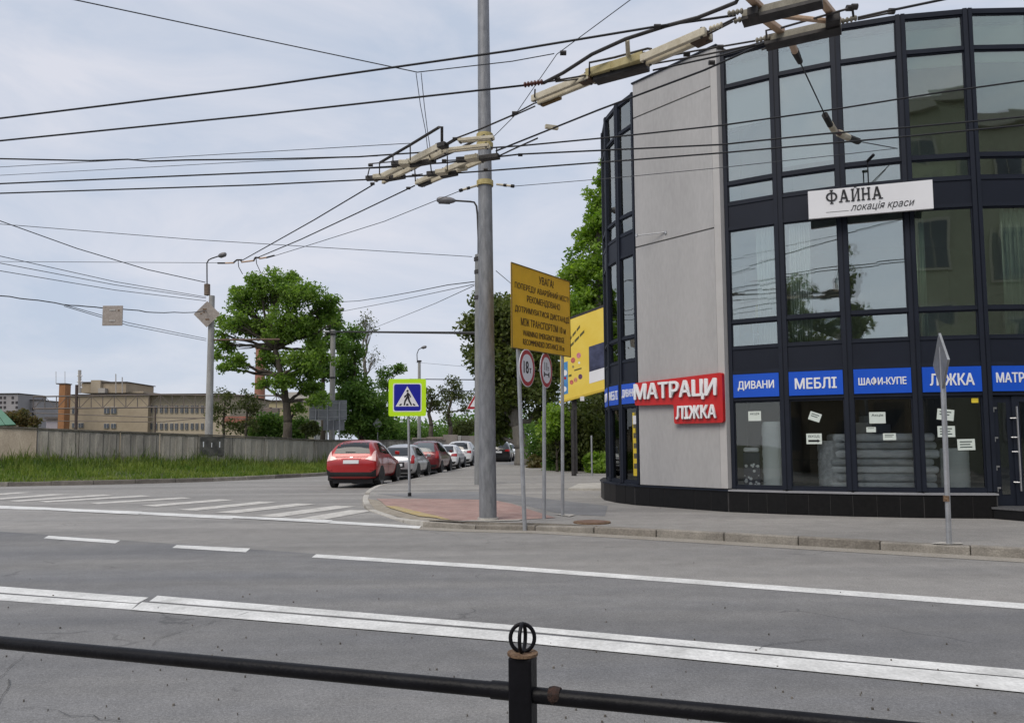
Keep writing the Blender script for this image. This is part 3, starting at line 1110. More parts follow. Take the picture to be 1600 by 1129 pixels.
# plinth: granite tiles one by one, sill above
for i in range(2, len(SEG)):
    L_ = (SEG[i][1] - SEG[i][0]).length
    if i == DOOR:
        continue
    n_t = max(1, round(L_ / 0.40))
    for k in range(n_t):
        s0, s1 = L_ * k / n_t + .004, L_ * (k + 1) / n_t - .004
        e0 = 0.0 if k else -0.02
        fbox(i, s0 + (e0 if k == 0 else 0), s1, 0.08, 0.545, -0.05, 0.17 + rb.uniform(-.002, .002)).build('plinth_tile', M_TILE, bld)
    fbox(i, -0.02, L_ + .02, 0.09, 0.535, -0.05, 0.164).build('plinth_joint', mat('plinth_grout', (0.05, 0.048, 0.05), 0.9, var=0.2), bld)
    fbox(i, -0.03, L_ + .03, 0.55, 0.584, -0.06, 0.195).build('sill', M_SILLM if i > PILLAR else M_FRAME, bld)

# entrance door in the right-hand bay
a, b = SEG[DOOR]
LD = (b - a).length
door = fbox(DOOR, MW + .002, 0.46, 0.34, 2.40, -0.09, -0.045).build('side_light', M_FRAME, bld)
fbox(DOOR, 0.21, 0.36, 0.55, 2.28, -0.044, -0.038).build('pane', M_GLASS, door)
for z0, z1, s0, s1 in ((.34, .56, .4605, LD - MW), (2.29, 2.40, .4605, LD - MW), (.5605, 2.2895, .4605, .60), (.5605, 2.2895, LD - .2, LD - MW)):
    fbox(DOOR, s0, s1, z0, z1, -0.08, -0.02).build('door_frame', M_FRAME, bld)
fbox(DOOR, .60, LD - .2, .56, 2.29, -0.062, -0.054).build('door_pane', M_GLASS, bld)
fbox(DOOR, .60, LD - .2, .94, 0.985, -0.075, -0.03).build('door_rail', M_FRAME, bld)
hd = MB()
hd.tube([fpt(DOOR, .50, .06, .62), fpt(DOOR, .50, .06, 2.2)], .016, 8)
hdo = hd.build('door_handle', mat('brushed_steel', (0.55, 0.55, 0.56), 0.3, 0.9, var=0.05), bld, smooth='auto')
for z in (.78, 1.35, 1.62, 1.98):
    MB().tube([fpt(DOOR, .50, .06, z), fpt(DOOR, .42, -.02, z)], .012, 6).build('handle_mount', MATS['brushed_steel'], hdo)
for z in (.66, 1.06, 1.6, 2.16):
    hb = MB()
    m_ = fbox(DOOR, .10, .17, z, z + .03, -.04, -.01)
    hb.add(m_.v, m_.f)
    m_ = fbox(DOOR, .10, .125, z - .06, z + .0, -.04, -.012)
    hb.add(m_.v, m_.f)
    hb.build('hinge', MATS['brushed_steel'], bld)
fbox(DOOR, .82, LD - .3, 1.78, 1.9, -0.052, -0.05).build('door_sticker', mat('orange_sticker', (0.75, 0.17, 0.03), 0.5, var=0.05), bld)
# low granite step in front of the door
st = thing('entrance_step', 'low black granite step in front of the shop door', 'step', (9.6, 14.1, 0.12))
sp = [fpt(DOOR, -.10, .18, 0)[:2], fpt(DOOR, .16, 0.62, 0)[:2], fpt(DOOR, LD + .5, .62, 0)[:2], fpt(DOOR, LD + .5, -.09, 0)[:2], fpt(DOOR, -.02, -.09, 0)[:2]]
MB().prism([tuple(p) for p in sp], 0.08, 0.30).build('riser', M_TILE, st)
spo = [tuple(Vector(p) + (Vector(p) - Vector((9.9, 14.3))).normalized() * .03) for p in sp]
MB().prism(spo, 0.3005, 0.338).build('tread', mat('grey_granite', (0.10, 0.10, 0.105), 0.35, var=0.2, scale=30, fine=0.3), st)

# ------------------------------------------------------------------ signs on the building
BAYS = {7: 'ДИВАНИ', 8: 'МЕБЛІ', 9: 'ШАФИ-КУПЕ', 10: 'ЛІЖКА', 11: 'МАТРАЦИ', 5: 'ДИВАНИ', 4: 'МЕБЛІ', 3: 'ЛІЖКА'}
WHERE = {7: 'first blue shop sign right of the grey wall strip, reading ДИВАНИ', 8: 'blue shop sign reading МЕБЛІ above the window with the arrow notice',
         9: 'blue shop sign reading ШАФИ-КУПЕ above the mattress window', 10: 'blue shop sign reading ЛІЖКА behind the right-hand sign post',
         11: 'blue shop sign reading МАТРАЦИ above the glass door', 5: 'blue shop sign tucked against the left of the red sign',
         4: 'narrow blue shop sign reading МЕБЛІ on the far curve of the facade', 3: 'leftmost sliver of blue shop sign on the facade edge'}
HT = {7: .20, 8: .22, 9: .16, 10: .23, 11: .23, 5: .22, 4: .22, 3: .22}
for i, txt in BAYS.items():
    L_ = (SEG[i][1] - SEG[i][0]).length
    sg = thing('shop_sign', WHERE[i], 'sign', fpt(i, L_ / 2, .03, 2.5), 'blue fascia signs over the shop windows')
    fbox(i, MW + .01, -MW - .01, 2.492, 2.972, 0.013, 0.04).build('board', M_BLUE, sg)
    u_, n_ = fdir(i)
    ww = L_ - 2 * MW
    tw = ww * {7: .78, 8: .76, 9: .82, 10: .74, 11: .86, 5: .9, 4: .9, 3: .9}[i]
    lettering(txt, M_WHITE, sg, fpt(i, L_ / 2 - tw / 2, .041, 2.73 - HT[i] / 2), u_, (0, 0, 1), tw, HT[i], .006, 0.028)
# big red sign on the wall strip
u_, n_ = fdir(PILLAR)
rs = thing('red_shop_sign', 'big red shop sign with raised white letters МАТРАЦИ and ЛІЖКА on grey wall', 'sign', fpt(PILLAR, LP / 2, .2, 2.4))


def rounded(pts, r_=.06, n=4):
    res = []
    for k in range(len(pts)):
        p0, p1, p2 = Vector(pts[k - 1]), Vector(pts[k]), Vector(pts[(k + 1) % len(pts)])
        a_, b_ = (p0 - p1).normalized() * r_, (p2 - p1).normalized() * r_
        for j in range(n + 1):
            t2 = j / n
            res.append(p1 + a_ * (1 - t2) ** 2 + b_ * t2 ** 2)
    return res


shape = rounded([(.09, 2.42), (.09, 2.94), (LP + .0, 3.02), (LP + .0, 1.97), (1.20, 1.97), (1.20, 2.40)])
MB().slab([fpt(PILLAR, x, .165, z) for x, z in shape], n_, .09).build('board', M_RED, rs)
lettering('МАТРАЦИ', M_WHITE, rs, fpt(PILLAR, .10, .262, 2.475), u_, (0, 0, 1), LP - .22, .44, .05, 0.035)
lettering('ЛІЖКА', M_WHITE, rs, fpt(PILLAR, 1.28, .262, 2.07), u_, (0, 0, 1), LP - 1.42, .29, .05, 0.035)

# white sign of the salon above the first floor
A_, B_ = D(1264, 342, 15.0), D(1459, 327, 14.35)
zt = D(1264, 299, 15.0).z - A_.z
fs = thing('salon_sign', 'wide white salon sign reading ФАЙНА with script line under it', 'sign', (A_ + B_) / 2)
ux = (B_ - A_)
ux.z = 0
WS = ux.length
ux.normalize()
un = Vector((ux.y, -ux.x, 0))
A0 = Vector((A_.x, A_.y, A_.z))
MB().slab([A0, A0 + ux * WS, A0 + ux * WS + Vector((0, 0, zt)), A0 + Vector((0, 0, zt))], -un, .07).build('board', M_BOARD, fs)
fr_ = MB()
for k in (.2, .8):
    fr_.beam(A0 + ux * WS * k - un * .08 + Vector((0, 0, zt * .5)), A0 + ux * WS * k - un * .5 + Vector((0, 0, zt * .5)), .04, .04)
fr_.build('bracket', M_FRAME, fs)


# slab-serif capitals drawn stroke by stroke in a 1-high cell
def slab_letter(ch):
    s_, h = .15, .07
    S = []
    R_ = lambda x0, x1, y0, y1: S.append([(x0, y0), (x1, y0), (x1, y1), (x0, y1)])
    Q = lambda *p: S.append(list(p))
    if ch == 'А':
        Q((.10, 0), (.22, 0), (.46, .92), (.36, 1.0))
        Q((.36, 1.0), (.56, 1.0), (.86, 0), (.68, 0))
        R_(.25, .66, .28, .38)
        R_(0, .32, 0, h)
        R_(.58, .98, 0, h)
        return S, .98
    if ch == 'Н':
        R_(.07, .07 + s_, 0, 1)
        R_(.58, .58 + s_, 0, 1)
        R_(.2, .6, .46, .56)
        for x in (0, .51):
            R_(x, x + .29, 0, h)
            R_(x, x + .29, 1 - h, 1)
        return S, .80
    if ch == 'Й':
        R_(.07, .07 + s_, 0, 1)
        R_(.58, .58 + s_, 0, 1)
        Q((.2, .12), (.22, 0.02), (.62, .88), (.6, .98))
        for x in (0, .51):
            R_(x, x + .29, 0, h)
            R_(x, x + .29, 1 - h, 1)
        Q((.22, 1.24), (.30, 1.10), (.50, 1.10), (.58, 1.24), (.5, 1.24), (.45, 1.17), (.35, 1.17), (.30, 1.24))
        return S, .80
    if ch == 'Ф':
        R_(.46, .46 + s_, -.06, 1.06)
        R_(.38, .69, -.06, 0)
        R_(.38, .69, 1.0, 1.06)
        for sg_ in (-1, 1):
            n = 12
            o_ = [(.535 + sg_ * (.05 + .47 * math.sin(math.pi * k / n)), .5 - .36 * math.cos(math.pi * k / n)) for k in range(n + 1)]
            i_ = [(.535 + sg_ * (.05 + .31 * math.sin(math.pi * k / n)), .5 - .27 * math.cos(math.pi * k / n)) for k in range(n + 1)]
            for k in range(n):
                Q(o_[k], o_[k + 1], i_[k + 1], i_[k])
        return S, 1.07


x = 0
strokes = []
for ch in 'ФАЙНА':
    S, wd = slab_letter(ch)
    strokes += [[(px_ + x, py_) for px_, py_ in q] for q in S]
    x += wd + .12
tw_, th_, ox, oy = WS * .475, .245, WS * .145, zt * .50
sm = MB()
for q in strokes:
    sm.slab([A0 + ux * (ox + px_ / x * tw_) + Vector((0, 0, oy + py_ * th_)) + un * .002 for px_, py_ in q], un, .012 + .0003 * (len(sm.v) % 13))
sm.build('lettering', M_INK, fs)
lettering('локація краси', M_INK, fs, A0 + ux * WS * .345 + Vector((0, 0, zt * .09)) + un * .002, ux, (0, 0, 1), WS * .51, .185, .006, -0.004, shear=.35)
MB().slab([A0 + ux * WS * .145 + un * .002 + Vector((0, 0, zt * .17)), A0 + ux * WS * .33 + un * .002 + Vector((0, 0, zt * .17)), A0 + ux * WS * .33 + un * .002 + Vector((0, 0, zt * .185)), A0 + ux * WS * .145 + un * .002 + Vector((0, 0, zt * .185))], un, .003).build('rule', mat('grey_ink', (.2, .2, .2), .6, var=0), fs)
# small lamp post on top of that sign
lp = MB()
b0 = A0 + ux * WS * .50 + Vector((0, 0, zt)) - un * .03
lp.tube([b0, b0 + Vector((0, 0, .5))], .012, 6)
lp.tube([b0 + Vector((0, 0, .5)), b0 + Vector((0.04, -.18, .56))], .03, 8)
lp.build('sign_lamp', M_BLACK, fs)


# ------------------------------------------------------------------ inside the windows
def curtain(i, s0, s1, z0, z1, label, mt_=None, folds=9, amp=.035, d=-.14, nm='curtain'):
    mb = MB()
    n = folds * 6
    rr_ = random.Random(i * 31 + int(s0 * 100))
    ph = rr_.random() * 6
    for k in range(n + 1):
        s_ = s0 + (s1 - s0) * k / n
        dd = d + amp * math.sin(folds * 2 * math.pi * k / n + ph) + amp * .4 * math.sin(3.1 * folds * k / n)
        for z in (z0, z1):
            mb.v.append(tuple(fpt(i, s_, dd, z)))
    for k in range(n):
        mb.f.append((2 * k, 2 * k + 2, 2 * k + 3, 2 * k + 1))
    o = mb.build(nm, mt_ or M_CURT, None, smooth=True)
    so = o.modifiers.new('thick', 'SOLIDIFY')
    so.thickness = .006
    return tag(o, label, 'curtain', 'curtains behind the upper windows', 'thing')


curtain(8, .16, .58, 3.5, 6.1, 'pale green curtain at left of first-floor window right of the shelf window')
curtain(11, .5, 1.2, 3.5, 6.1, 'pale curtain in the rightmost first-floor window')
curtain(10, .15, .30, 3.5, 6.1, 'narrow pale curtain edge in first-floor window under the white salon sign end', folds=3)
curtain(7, .62, .98, 3.5, 6.1, 'pale curtain beside the yellow shelf in first-floor window', folds=6)
curtain(5, .02, 1.3, 3.5, 6.1, 'white curtain in first-floor window just left of grey wall strip', M_BLIND, folds=9, amp=.012, d=-.13)
curtain(5, .02, 1.3, 6.6, 9.2, 'white curtain in top-floor window just left of grey wall strip', M_BLIND, folds=9, amp=.012, d=-.13)
curtain(4, .03, .80, 6.6, 9.2, 'white curtain in narrow top-floor window on the far curve', M_BLIND, folds=6, amp=.012, d=-.13)


def blind(i, z0, z1, label, d=-.12, mt_=None, s0=.05, s1=-.05):
    o = fbox(i, s0, s1, z0, z1, d - .01, d).build('window_blind', mt_ or M_BLIND, None)
    return tag(o, label, 'blind', 'pale blinds behind the glazing', 'thing')


blind(8, 7.28, 9.21, 'pale roller blind lowered in second top-floor window right of wall strip')
blind(7, 8.35, 9.21, 'pale roller blind raised partway in first top-floor window right of wall strip')
blind(9, 7.0, 9.21, 'grey-blue blind filling the top-floor window above the salon sign middle', mt_=mat('blue_grey_blind', (.36, .42, .50), .8, var=.06))
blind(10, 8.95, 9.21, 'short green-white blind strip in top-floor window above the salon sign end')
blind(11, 9.0, 9.21, 'short green-white blind strip in the rightmost top-floor window')
blind(10, 6.62, 7.02, 'cream board standing behind the low pane in top-floor window right of salon sign', mt_=mat('cream_board', (.55, .53, .42), .8, var=.05), s1=-.3, s0=.12)
for i in range(2, 12):
    if i != PILLAR:
        o = fbox(i, .03, -.03, 9.24, 9.79, -.24, -.2).build('ceiling_fascia', MATS.get('fascia') or mat('fascia', (.50, .56, .57), .8, var=.06, scale=.7), bld)

# mattress stack, rolls and boxes in the shop windows
M_PLAST = mat('wrapped_mattress', (.62, .66, .69), .3, col2=(.84, .86, .88), scale=5, stretch=(1, 1, 3), bump=.9, bscale=9, spec=.6)
M_PLASTD = mat('wrapped_mattress_grey', (.36, .39, .42), .3, col2=(.60, .63, .65), scale=5, stretch=(1, 1, 3), bump=.9, bscale=9, spec=.6)
zc = .56
c0 = fpt(9, .58, -.80, 0)
hgts = [.20, .17, .15, .14, .18, .15, .17]
ORD = ['lowest', 'second lowest', 'third', 'middle', 'fifth', 'second highest', 'topmost']
for k, h in enumerate(hgts):
    ang = R(-14 + rb.uniform(-2.5, 2.5))
    ax = Vector((math.cos(ang), math.sin(ang), 0)) * (.96 + rb.uniform(-.06, .05))
    ay = Vector((-math.sin(ang), math.cos(ang), 0)) * .5
    o = MB().obox(c0 + Vector((rb.uniform(-.05, .05), 0, zc + h / 2)), ax, ay, (0, 0, h / 2 - .006)).build('mattress', M_PLAST if k % 2 == 0 else M_PLASTD, None, smooth='auto')
    bevel(o, .055, 4)
    tag(o, f'{ORD[k]} plastic-wrapped mattress of the stack in the shop window', 'mattress', 'mattresses stacked in the shop window', 'thing')
    zc += h
for k, (s_, d, hw, hh, mt_, lb) in enumerate(((.28, -.75, .17, .22, mat('grey_box', (.38, .38, .36), .9), 'pale grey box at the left on top of the mattress stack'), (.62, -.85, .19, .19, mat('dark_box', (.10, .10, .12), .8), 'dark box in the middle on top of the mattress stack'), (.5, -.95, .2, .36, mat('tall_pale_box', (.32, .32, .30), .9), 'taller pale box behind the others on the mattress stack'))):
    p = fpt(9, s_, d, zc)
    o = MB().box(p.x - hw, p.x + hw, p.y - .13, p.y + .13, zc, zc + hh).build('storage_box', mt_)
    bevel(o, .012)
    tag(o, lb, 'box', 'boxes on the mattresses', 'thing')


def roll(i, s_, d, r_, z1, mt_, label):
    p = fpt(i, s_, d, .56)
    mb = MB()
    n = 26
    rr_ = random.Random(int(s_ * 999))
    mb.tube([(p.x, p.y, .56 + (z1 - .56) * k / n) for k in range(n + 1)], [r_ * (1 + rr_.uniform(-.035, .02)) * (.93 if k in (0, n) else 1) for k in range(n + 1)], 22)
    o = mb.build('mattress_roll', mt_, None, smooth='auto')
    return tag(o, label, 'roll', 'rolled mattresses standing in the windows', 'thing')


M_ROLLW = mat('white_roll', (.78, .84, .82), .5, col2=(.86, .90, .88), scale=3, stretch=(1, 1, 8), bump=.5, bscale=20)
roll(7, .80, -.32, .23, 1.98, M_ROLLW, 'tall white rolled mattress in window under the ДИВАНИ sign')
roll(8, .80, -.45, .24, 1.58, mat('quilted_grey_roll', (.34, .36, .38), .5, col2=(.62, .64, .66), scale=14, bump=1.0, bscale=14), 'grey quilted roll in window under the МЕБЛІ sign')
roll(10, .72, -.30, .25, 1.42, M_ROLLW, 'pale green-white roll in window under the ЛІЖКА sign')
# patterned pillow stand in the first window
ps = thing('bedding_display', 'navy bedding display with white floral pattern in first shop window', 'display', fpt(7, .3, -.35, .56))
MB().obox(fpt(7, .34, -.35, .95), fdir(7)[0] * .17, fdir(7)[1] * .05, (0, 0, .39)).build('pack', mat('navy_pack', (.012, .016, .045), .4), ps)
fl = MB()
for k in range(24):
    c = fpt(7, .19 + rb.random() * .3, -.296, .6 + rb.random() * .5)
    r_ = rb.uniform(.012, .04)
    fl.slab([c + fdir(7)[0] * (r_ * math.cos(q_)) + Vector((0, 0, r_ * math.sin(q_))) for q_ in [z_ * 6.283 / 8 for z_ in range(8)]], fdir(7)[1], .003 + .0002 * (k % 9))
fl.build('floral_print', M_WHITE, ps)
bevel(MB().obox(fpt(7, .34, -.32, 1.40), fdir(7)[0] * .16, fdir(7)[1] * .06, (0, 0, .05)).build('pillow', M_WHITE, ps), .04, 3)
# shelf in the first-floor window and yellow wall behind it
sh = thing('shelf_unit', 'small white shelf with yellow packs in first-floor window', 'shelf', fpt(7, .62, -.6, 3.5))
smb = MB()
for z in (3.52, 3.86, 4.2):
    smb.obox(fpt(7, .62, -.6, z), fdir(7)[0] * .2, fdir(7)[1] * .14, (0, 0, .012))
for s_ in (.42, .82):
    smb.obox(fpt(7, s_, -.6, 3.86), fdir(7)[0] * .012, fdir(7)[1] * .141, (0, 0, .36))
smb.build('rack', M_BOARD, sh)
for k in range(4):
    MB().obox(fpt(7, .49 + k * .08, -.58, 4.36 + .01 * k), fdir(7)[0] * .03, fdir(7)[1] * .05, (0, 0, .14)).build('pack', mat('yellow_pack', (.55, .42, .06), .6), sh)
o = MB().obox(fpt(7, .48, -1.1, 4.0), fdir(7)[0] * .52, fdir(7)[1] * .03, (0, 0, .52)).build('partition_board', mat('ochre_board', (.22, .13, .03), .8, var=.3, scale=6))
tag(o, 'ochre partition board behind the white shelf in first-floor window', 'board', kind='thing')
# yellow tall poster in the window left of the wall strip
po_ = thing('window_poster', 'tall yellow poster with dark pictures in window left of grey wall', 'poster', fpt(5, .5, -.05, .7))
fbox(5, .44, .66, .78, 2.28, -.0365, -.033).build('sheet', mat('yellow_poster', (.62, .45, .03), .6, var=.1), po_)
for k in range(5):
    fbox(5, .47, .6, .95 + k * .24, 1.07 + k * .24, -.0325, -.0305).build('picture', mat('poster_picture', (.10, .09, .06), .7, var=.5, scale=30), po_)
fbox(5, .46, .63, 2.0, 2.2, -.0324, -.030).build('note', M_BOARD, po_)


# paper notices on the shop windows
M_PAPER = mat('notice_paper', (.62, .68, .64), .7, var=.03)
M_GREYINK = mat('notice_ink', (.06, .08, .08), .7, var=0)


def notice(i, s_, z, wd, ht, rot, label, lines, arrow=False, text=None):
    u, n = fdir(i)
    c = fpt(i, s_, -.035, z)
    nt_ = thing('paper_notice', label, 'notice', c, 'paper notices stuck on the shop windows')
    X = u * math.cos(rot) + Vector((0, 0, 1)) * math.sin(rot)
    Y = Vector((0, 0, 1)) * math.cos(rot) - u * math.sin(rot)
    MB().slab([c - X * wd / 2 - Y * ht / 2, c + X * wd / 2 - Y * ht / 2, c + X * wd / 2 + Y * ht / 2, c - X * wd / 2 + Y * ht / 2], n, .002).build('sheet', M_PAPER, nt_)
    o_ = c + n * .0022
    if text:
        lettering(text, M_GREYINK, nt_, o_ - X * wd * .36 + Y * ht * .08, X, Y, wd * .72, ht * .26, .001, .02)
    for k in range(lines):
        y_ = (-.1 - .22 * k) if text else (.25 - .24 * k)
        MB().slab([o_ + X * (wd * a_) + Y * (ht * (y_ + b_)) for a_, b_ in ((-.36, -.05), (.33 - .1 * (k % 2), -.05), (.33 - .1 * (k % 2), .05), (-.36, .05))], n, .001).build('writing', M_GREYINK, nt_)
    if arrow:
        MB().slab([o_ + X * (wd * a_) + Y * (ht * b_) for a_, b_ in ((-.38, -.30), (.22, -.30), (.22, -.36), (.40, -.2), (.22, -.04), (.22, -.10), (-.38, -.10))], n, .001).build('arrow', M_INK, nt_)


notice(7, .50, 2.10, .26, .20, 0, 'white notice reading АКЦІЯ in window under the ДИВАНИ sign', 0, text='АКЦІЯ')
notice(8, .56, 2.06, .22, .17, -.35, 'small white notice stuck askew in window under the МЕБЛІ sign', 2)
notice(8, .53, 1.62, .29, .21, 0, 'white notice with black arrow in window under the МЕБЛІ sign', 0, True, 'ВХІД')
notice(9, .50, 2.02, .29, .22, 0, 'white notice with bold handwriting in window under the ШАФИ-КУПЕ sign', 0, text='Акція')
notice(9, .38, 1.79, .17, .10, 0, 'smallest white notice above the mattress stack', 1)
notice(9, .70, 1.65, .23, .13, 0, 'low white notice in front of the boxes on the mattress stack', 2)
notice(10, .50, 2.06, .30, .21, -.12, 'tilted upper notice behind the right-hand sign post', 2)
notice(10, .50, 1.74, .31, .21, 0, 'lower notice directly behind the right-hand sign post', 3)
notice(10, .84, 1.49, .31, .21, .02, 'notice at right edge of window under the ЛІЖКА sign', 3)
o = fbox(10, .97, 1.09, 2.28, 2.37, -.0365, -.031).build('window_sticker', mat('yellow_sticker', (.75, .58, .05), .5, var=.05))
tag(o, 'small yellow sticker at top right of window under the ЛІЖКА sign', 'sticker', kind='thing')

# ================================================================== POLES, LAMPS, ROAD SIGNS
def steel_bands(root, x, y, zs, r_, mt_):
    for z in zs:
        MB().tube([(x, y, z - .05), (x, y, z + .05)], r_, 20).build('clamp_band', mt_, root, smooth='auto')


# the big galvanised traction pole
bx, by = G(762.5, 812, .12)
tp = thing('traction_pole', 'thick tapered galvanised steel pole standing at the corner kerb', 'pole', (bx, by, .12))
MB().tube([(bx, by, .05), (bx - .02, by, 5), (bx - .05, by, 10.9)], [.168, .145, .112], 28).build('shaft', M_GALV, tp, smooth='auto')
MB().tube([(bx, by, .05), (bx, by, .17)], .20, 20).build('base_collar', M_KERB_PALE, tp, smooth='auto')
M_YCLAMP = mat('yellowed_clamp', (.34, .27, .10), .7, col2=(.5, .42, .2), scale=14)
M_CREAM = mat('cream_insulator', (.42, .37, .27), .55, col2=(.60, .55, .44), scale=7, fine=.15)
M_PINKROD = mat('pinkish_insulator_rod', (.40, .27, .18), .6, col2=(.55, .40, .29), scale=7, fine=.15)
M_RUBBER = mat('black_rubber', (.012, .011, .011), .7, var=.2)
M_DKSTEEL = mat('dark_steel', (.045, .042, .042), .6, .3, var=.35, scale=8)
steel_bands(tp, bx - .03, by, (D(765, 214, by).z, D(765, 228, by).z, D(762, 287, by).z), .165, M_YCLAMP)
zc_ = D(762, 288, by).z
for (p, q_) in (((745, 290), (718, 298)), ((776, 288), (803, 291))):
    a, b = D(*p, by - .1), D(*q_, by - .25)
    d_ = (b - a)
    io = MB().tube([a, a + d_ * .42], .022, 8).build('insulator', M_CREAM, tp)
    MB().tube([a + d_ * .42, a + d_ * .58], .03, 8).build('sleeve', M_RUBBER, io)
    MB().tube([a + d_ * .58, a + d_ * .85], .022, 8).build('rod', M_CREAM, io)
    MB().tube([a + d_ * .85, b], .034, 8).build('end_cap', M_RUBBER, io)


def lamp_pole(name, label, x, y, z0, z1, r0, r1, mt_, arm, head, bands=()):
    """concrete pole; arm = list of points for the bracket; head = (point, direction, length)"""
    root = thing(name, label, 'street lamp', (x, y, z0))
    MB().tube([(x, y, z0 - .3), (x, y, z1)], [r0, r1], 16).build('shaft', mt_, root, smooth='auto')
    MB().tube(arm, .035, 8).build('bracket_arm', M_DKSTEEL if mt_ is not M_POST else M_POST, root, smooth=True)
    p, d_, ln_ = head
    p, d_ = Vector(p), Vector(d_).normalized()
    h_ = MB().tube([p + d_ * (ln_ * k) for k in (0, .12, .3, .6, .88, 1)], [.04, .085, .12, .13, .11, .06], 12).build('lamp_head', mat('lamp_grey', (.17, .165, .17), .5, .3, var=.1), root, smooth=True)
    MB().tube([p + d_ * ln_ * .3 - Vector((0, 0, .05)), p + d_ * ln_ * .9 - Vector((0, 0, .06))], [.09, .08], 10).build('lamp_glass', mat('lamp_lens', (.10, .10, .11), .25, var=.05), h_, smooth=True)
    for z, r_ in bands:
        MB().tube([(x, y, z - .06), (x, y, z + .06)], r_, 16).build('clamp_band', M_DKSTEEL, root)
    return root


# pole right behind the big one, its lamp reaching left over the road
Yp = 27.0
x0 = D(749.5, 600, Yp).x
def at27(px, py): return D(px, py, Yp)
lamp_pole('street_lamp', 'grey concrete lamp pole half hidden behind the thick steel pole', x0, Yp, .12, at27(747, 398).z, .20, .15, mat('dark_pole_concrete', (.17, .175, .18), .9, col2=(.25, .255, .26), scale=2.5, stretch=(2, 2, .6), fine=.15),
          [at27(747.5, 400), at27(747.5, 372), at27(746, 335), at27(744.5, 322), at27(741, 316), at27(735, 315), at27(711, 313.5)], (at27(712, 313.5), (-1, 0, .05), .68), [(at27(747, 405).z, .19), (at27(747, 425).z, .18), (at27(747, 465).z, .19)])
# pole at left with diamond plate on it
Yl = 40.5
def atl(px, py): return D(px, py, Yl)
x1 = atl(328, 600).x
lpl = lamp_pole('street_lamp', 'concrete lamp pole behind the wall carrying a rusty diamond plate', x1, Yl, .5, atl(324, 462).z, .21, .145, M_CONC,
                [atl(324, 462), atl(323.5, 440), atl(323.3, 411), atl(326, 406), atl(331, 403.5), atl(342, 400)], (atl(341, 400.5), (1, -.3, .22), .5), ())
MB().tube([atl(323.7, 461), atl(323.7, 444)], .155, 12).build('transformer_can', mat('brown_can', (.16, .12, .09), .8, var=.3), lpl, smooth='auto')
c = atl(326.5, 492) + Vector((0, -.25, 0))
dm = thing('diamond_plate', 'weathered diamond-shaped plate fixed near the top of the left lamp pole', 'sign', c)
rr = .70
MB().slab([c + Vector((rr, 0, 0)), c + Vector((0, 0, rr)), c + Vector((-rr, 0, 0)), c + Vector((0, 0, -rr))], (0, -1, 0), .03).build('plate', M_RUSTY, dm)
for dx, dz, w_ in ((-.12, .26, .1), (.03, -.28, .1), (-.3, .03, .05), (-.15, .12, .05)):
    MB().box(c.x + dx - w_, c.x + dx + w_, c.y - .045, c.y - .031, c.z + dz - .035, c.z + dz + .035).build('rust_spot', M_RUST, dm)
# pole with the white column by the sign backs
Ym = 52.0
def atm(px, py): return D(px, py, Ym)
x2 = atm(519, 640).x
lamp_pole('street_lamp', 'pale concrete lamp pole beside the backs of the direction boards', x2, Ym, .2, atm(516, 515).z, .22, .16, M_CONC,
          [atm(516, 520), atm(516, 497), atm(519, 488), atm(528, 484.5)], (atm(527, 485), (1, -.2, .2), .5), [(atm(517, 522).z, .2), (atm(518, 590).z, .2)])
# slim grey lamp further up the street
Yf = 66.0
def atf(px, py): return D(px, py, Yf)
lamp_pole('street_lamp', 'slim steel lamp post behind the pedestrian crossing sign', atf(655, 640).x, Yf, .12, atf(652, 565).z, .17, .12, M_CONC,
          [atf(652, 566), atf(651.5, 553), atf(654, 546), atf(659, 543)], (atf(658, 543.5), (1, -.2, .25), .5), [(atf(652, 564).z, .2)])

# the long pipe beam spanning the side street between lamp poles
pb = thing('pipe_beam', 'long dark horizontal pipe spanning between the lamp poles above the side street', 'beam', ((x0 + x2) / 2, 40, 7))
a, b, c = D(745, 520, Yp + .2), D(517, 518, Ym - .25), D(345, 517, Yl + 22)
MB().tube([a, b], .052, 10).build('pipe', M_DKSTEEL, pb, smooth='auto')
MB().tube([b + Vector((-.1, 0, 0)), D(405, 516, Ym + 2)], .07, 10).build('pipe', M_POST, pb, smooth='auto')
MB().tube([atl(326, 531), atl(437, 530)], .05, 8).build('cross_arm', mat('rusty_pipe', (.13, .085, .06), .8, var=.3), pb, smooth='auto')


# ------------------------------------------------------------------ road signs
def post(root, x, y, z0, z1, r_=.03, lean=0.0, mt_=None):
    return MB().tube([(x, y, z0 - .2), (x + lean, y, z1)], r_, 12).build('post', mt_ or M_POST, root, smooth='auto')


def disc(c, X, Y, N, r_, n=28):
    return [c + X * (r_ * math.cos(2 * math.pi * k / n)) + Y * (r_ * math.sin(2 * math.pi * k / n)) for k in range(n)]


UP = Vector((0, 0, 1))
# pedestrian crossing sign
sx, sy = G(640, 775, .12)
pc_ = thing('crossing_sign', 'blue pedestrian crossing sign on a fluorescent yellow-green square board', 'sign', (sx, sy, .12))
zt_, zb_ = D(637, 592, sy).z, D(637, 650, sy).z
post(pc_, sx, sy, .12, zt_ - .2, .035, -.05)
MB().tube([(sx, sy, .1), (sx, sy, .22)], .05, 10).build('post_foot', M_INK, pc_)
cz = (zt_ + zb_) / 2
hs_ = (zt_ - zb_) / 2
cx_ = D(636.5, 621, sy - .06).x
Xs = Vector((1, .04, 0)).normalized()
Ns = Xs.cross(UP)
cc = Vector((cx_, sy - .06, cz))
M_FLUO = mat('fluorescent_film', (.50, .80, .012), .45, var=.04)
sqr = lambda h_, d_: [cc + Ns * d_ + Xs * a_ + UP * b_ for a_, b_ in [tuple(p) for p in rounded([(-h_, -h_), (h_, -h_), (h_, h_), (-h_, h_)], .06)]]
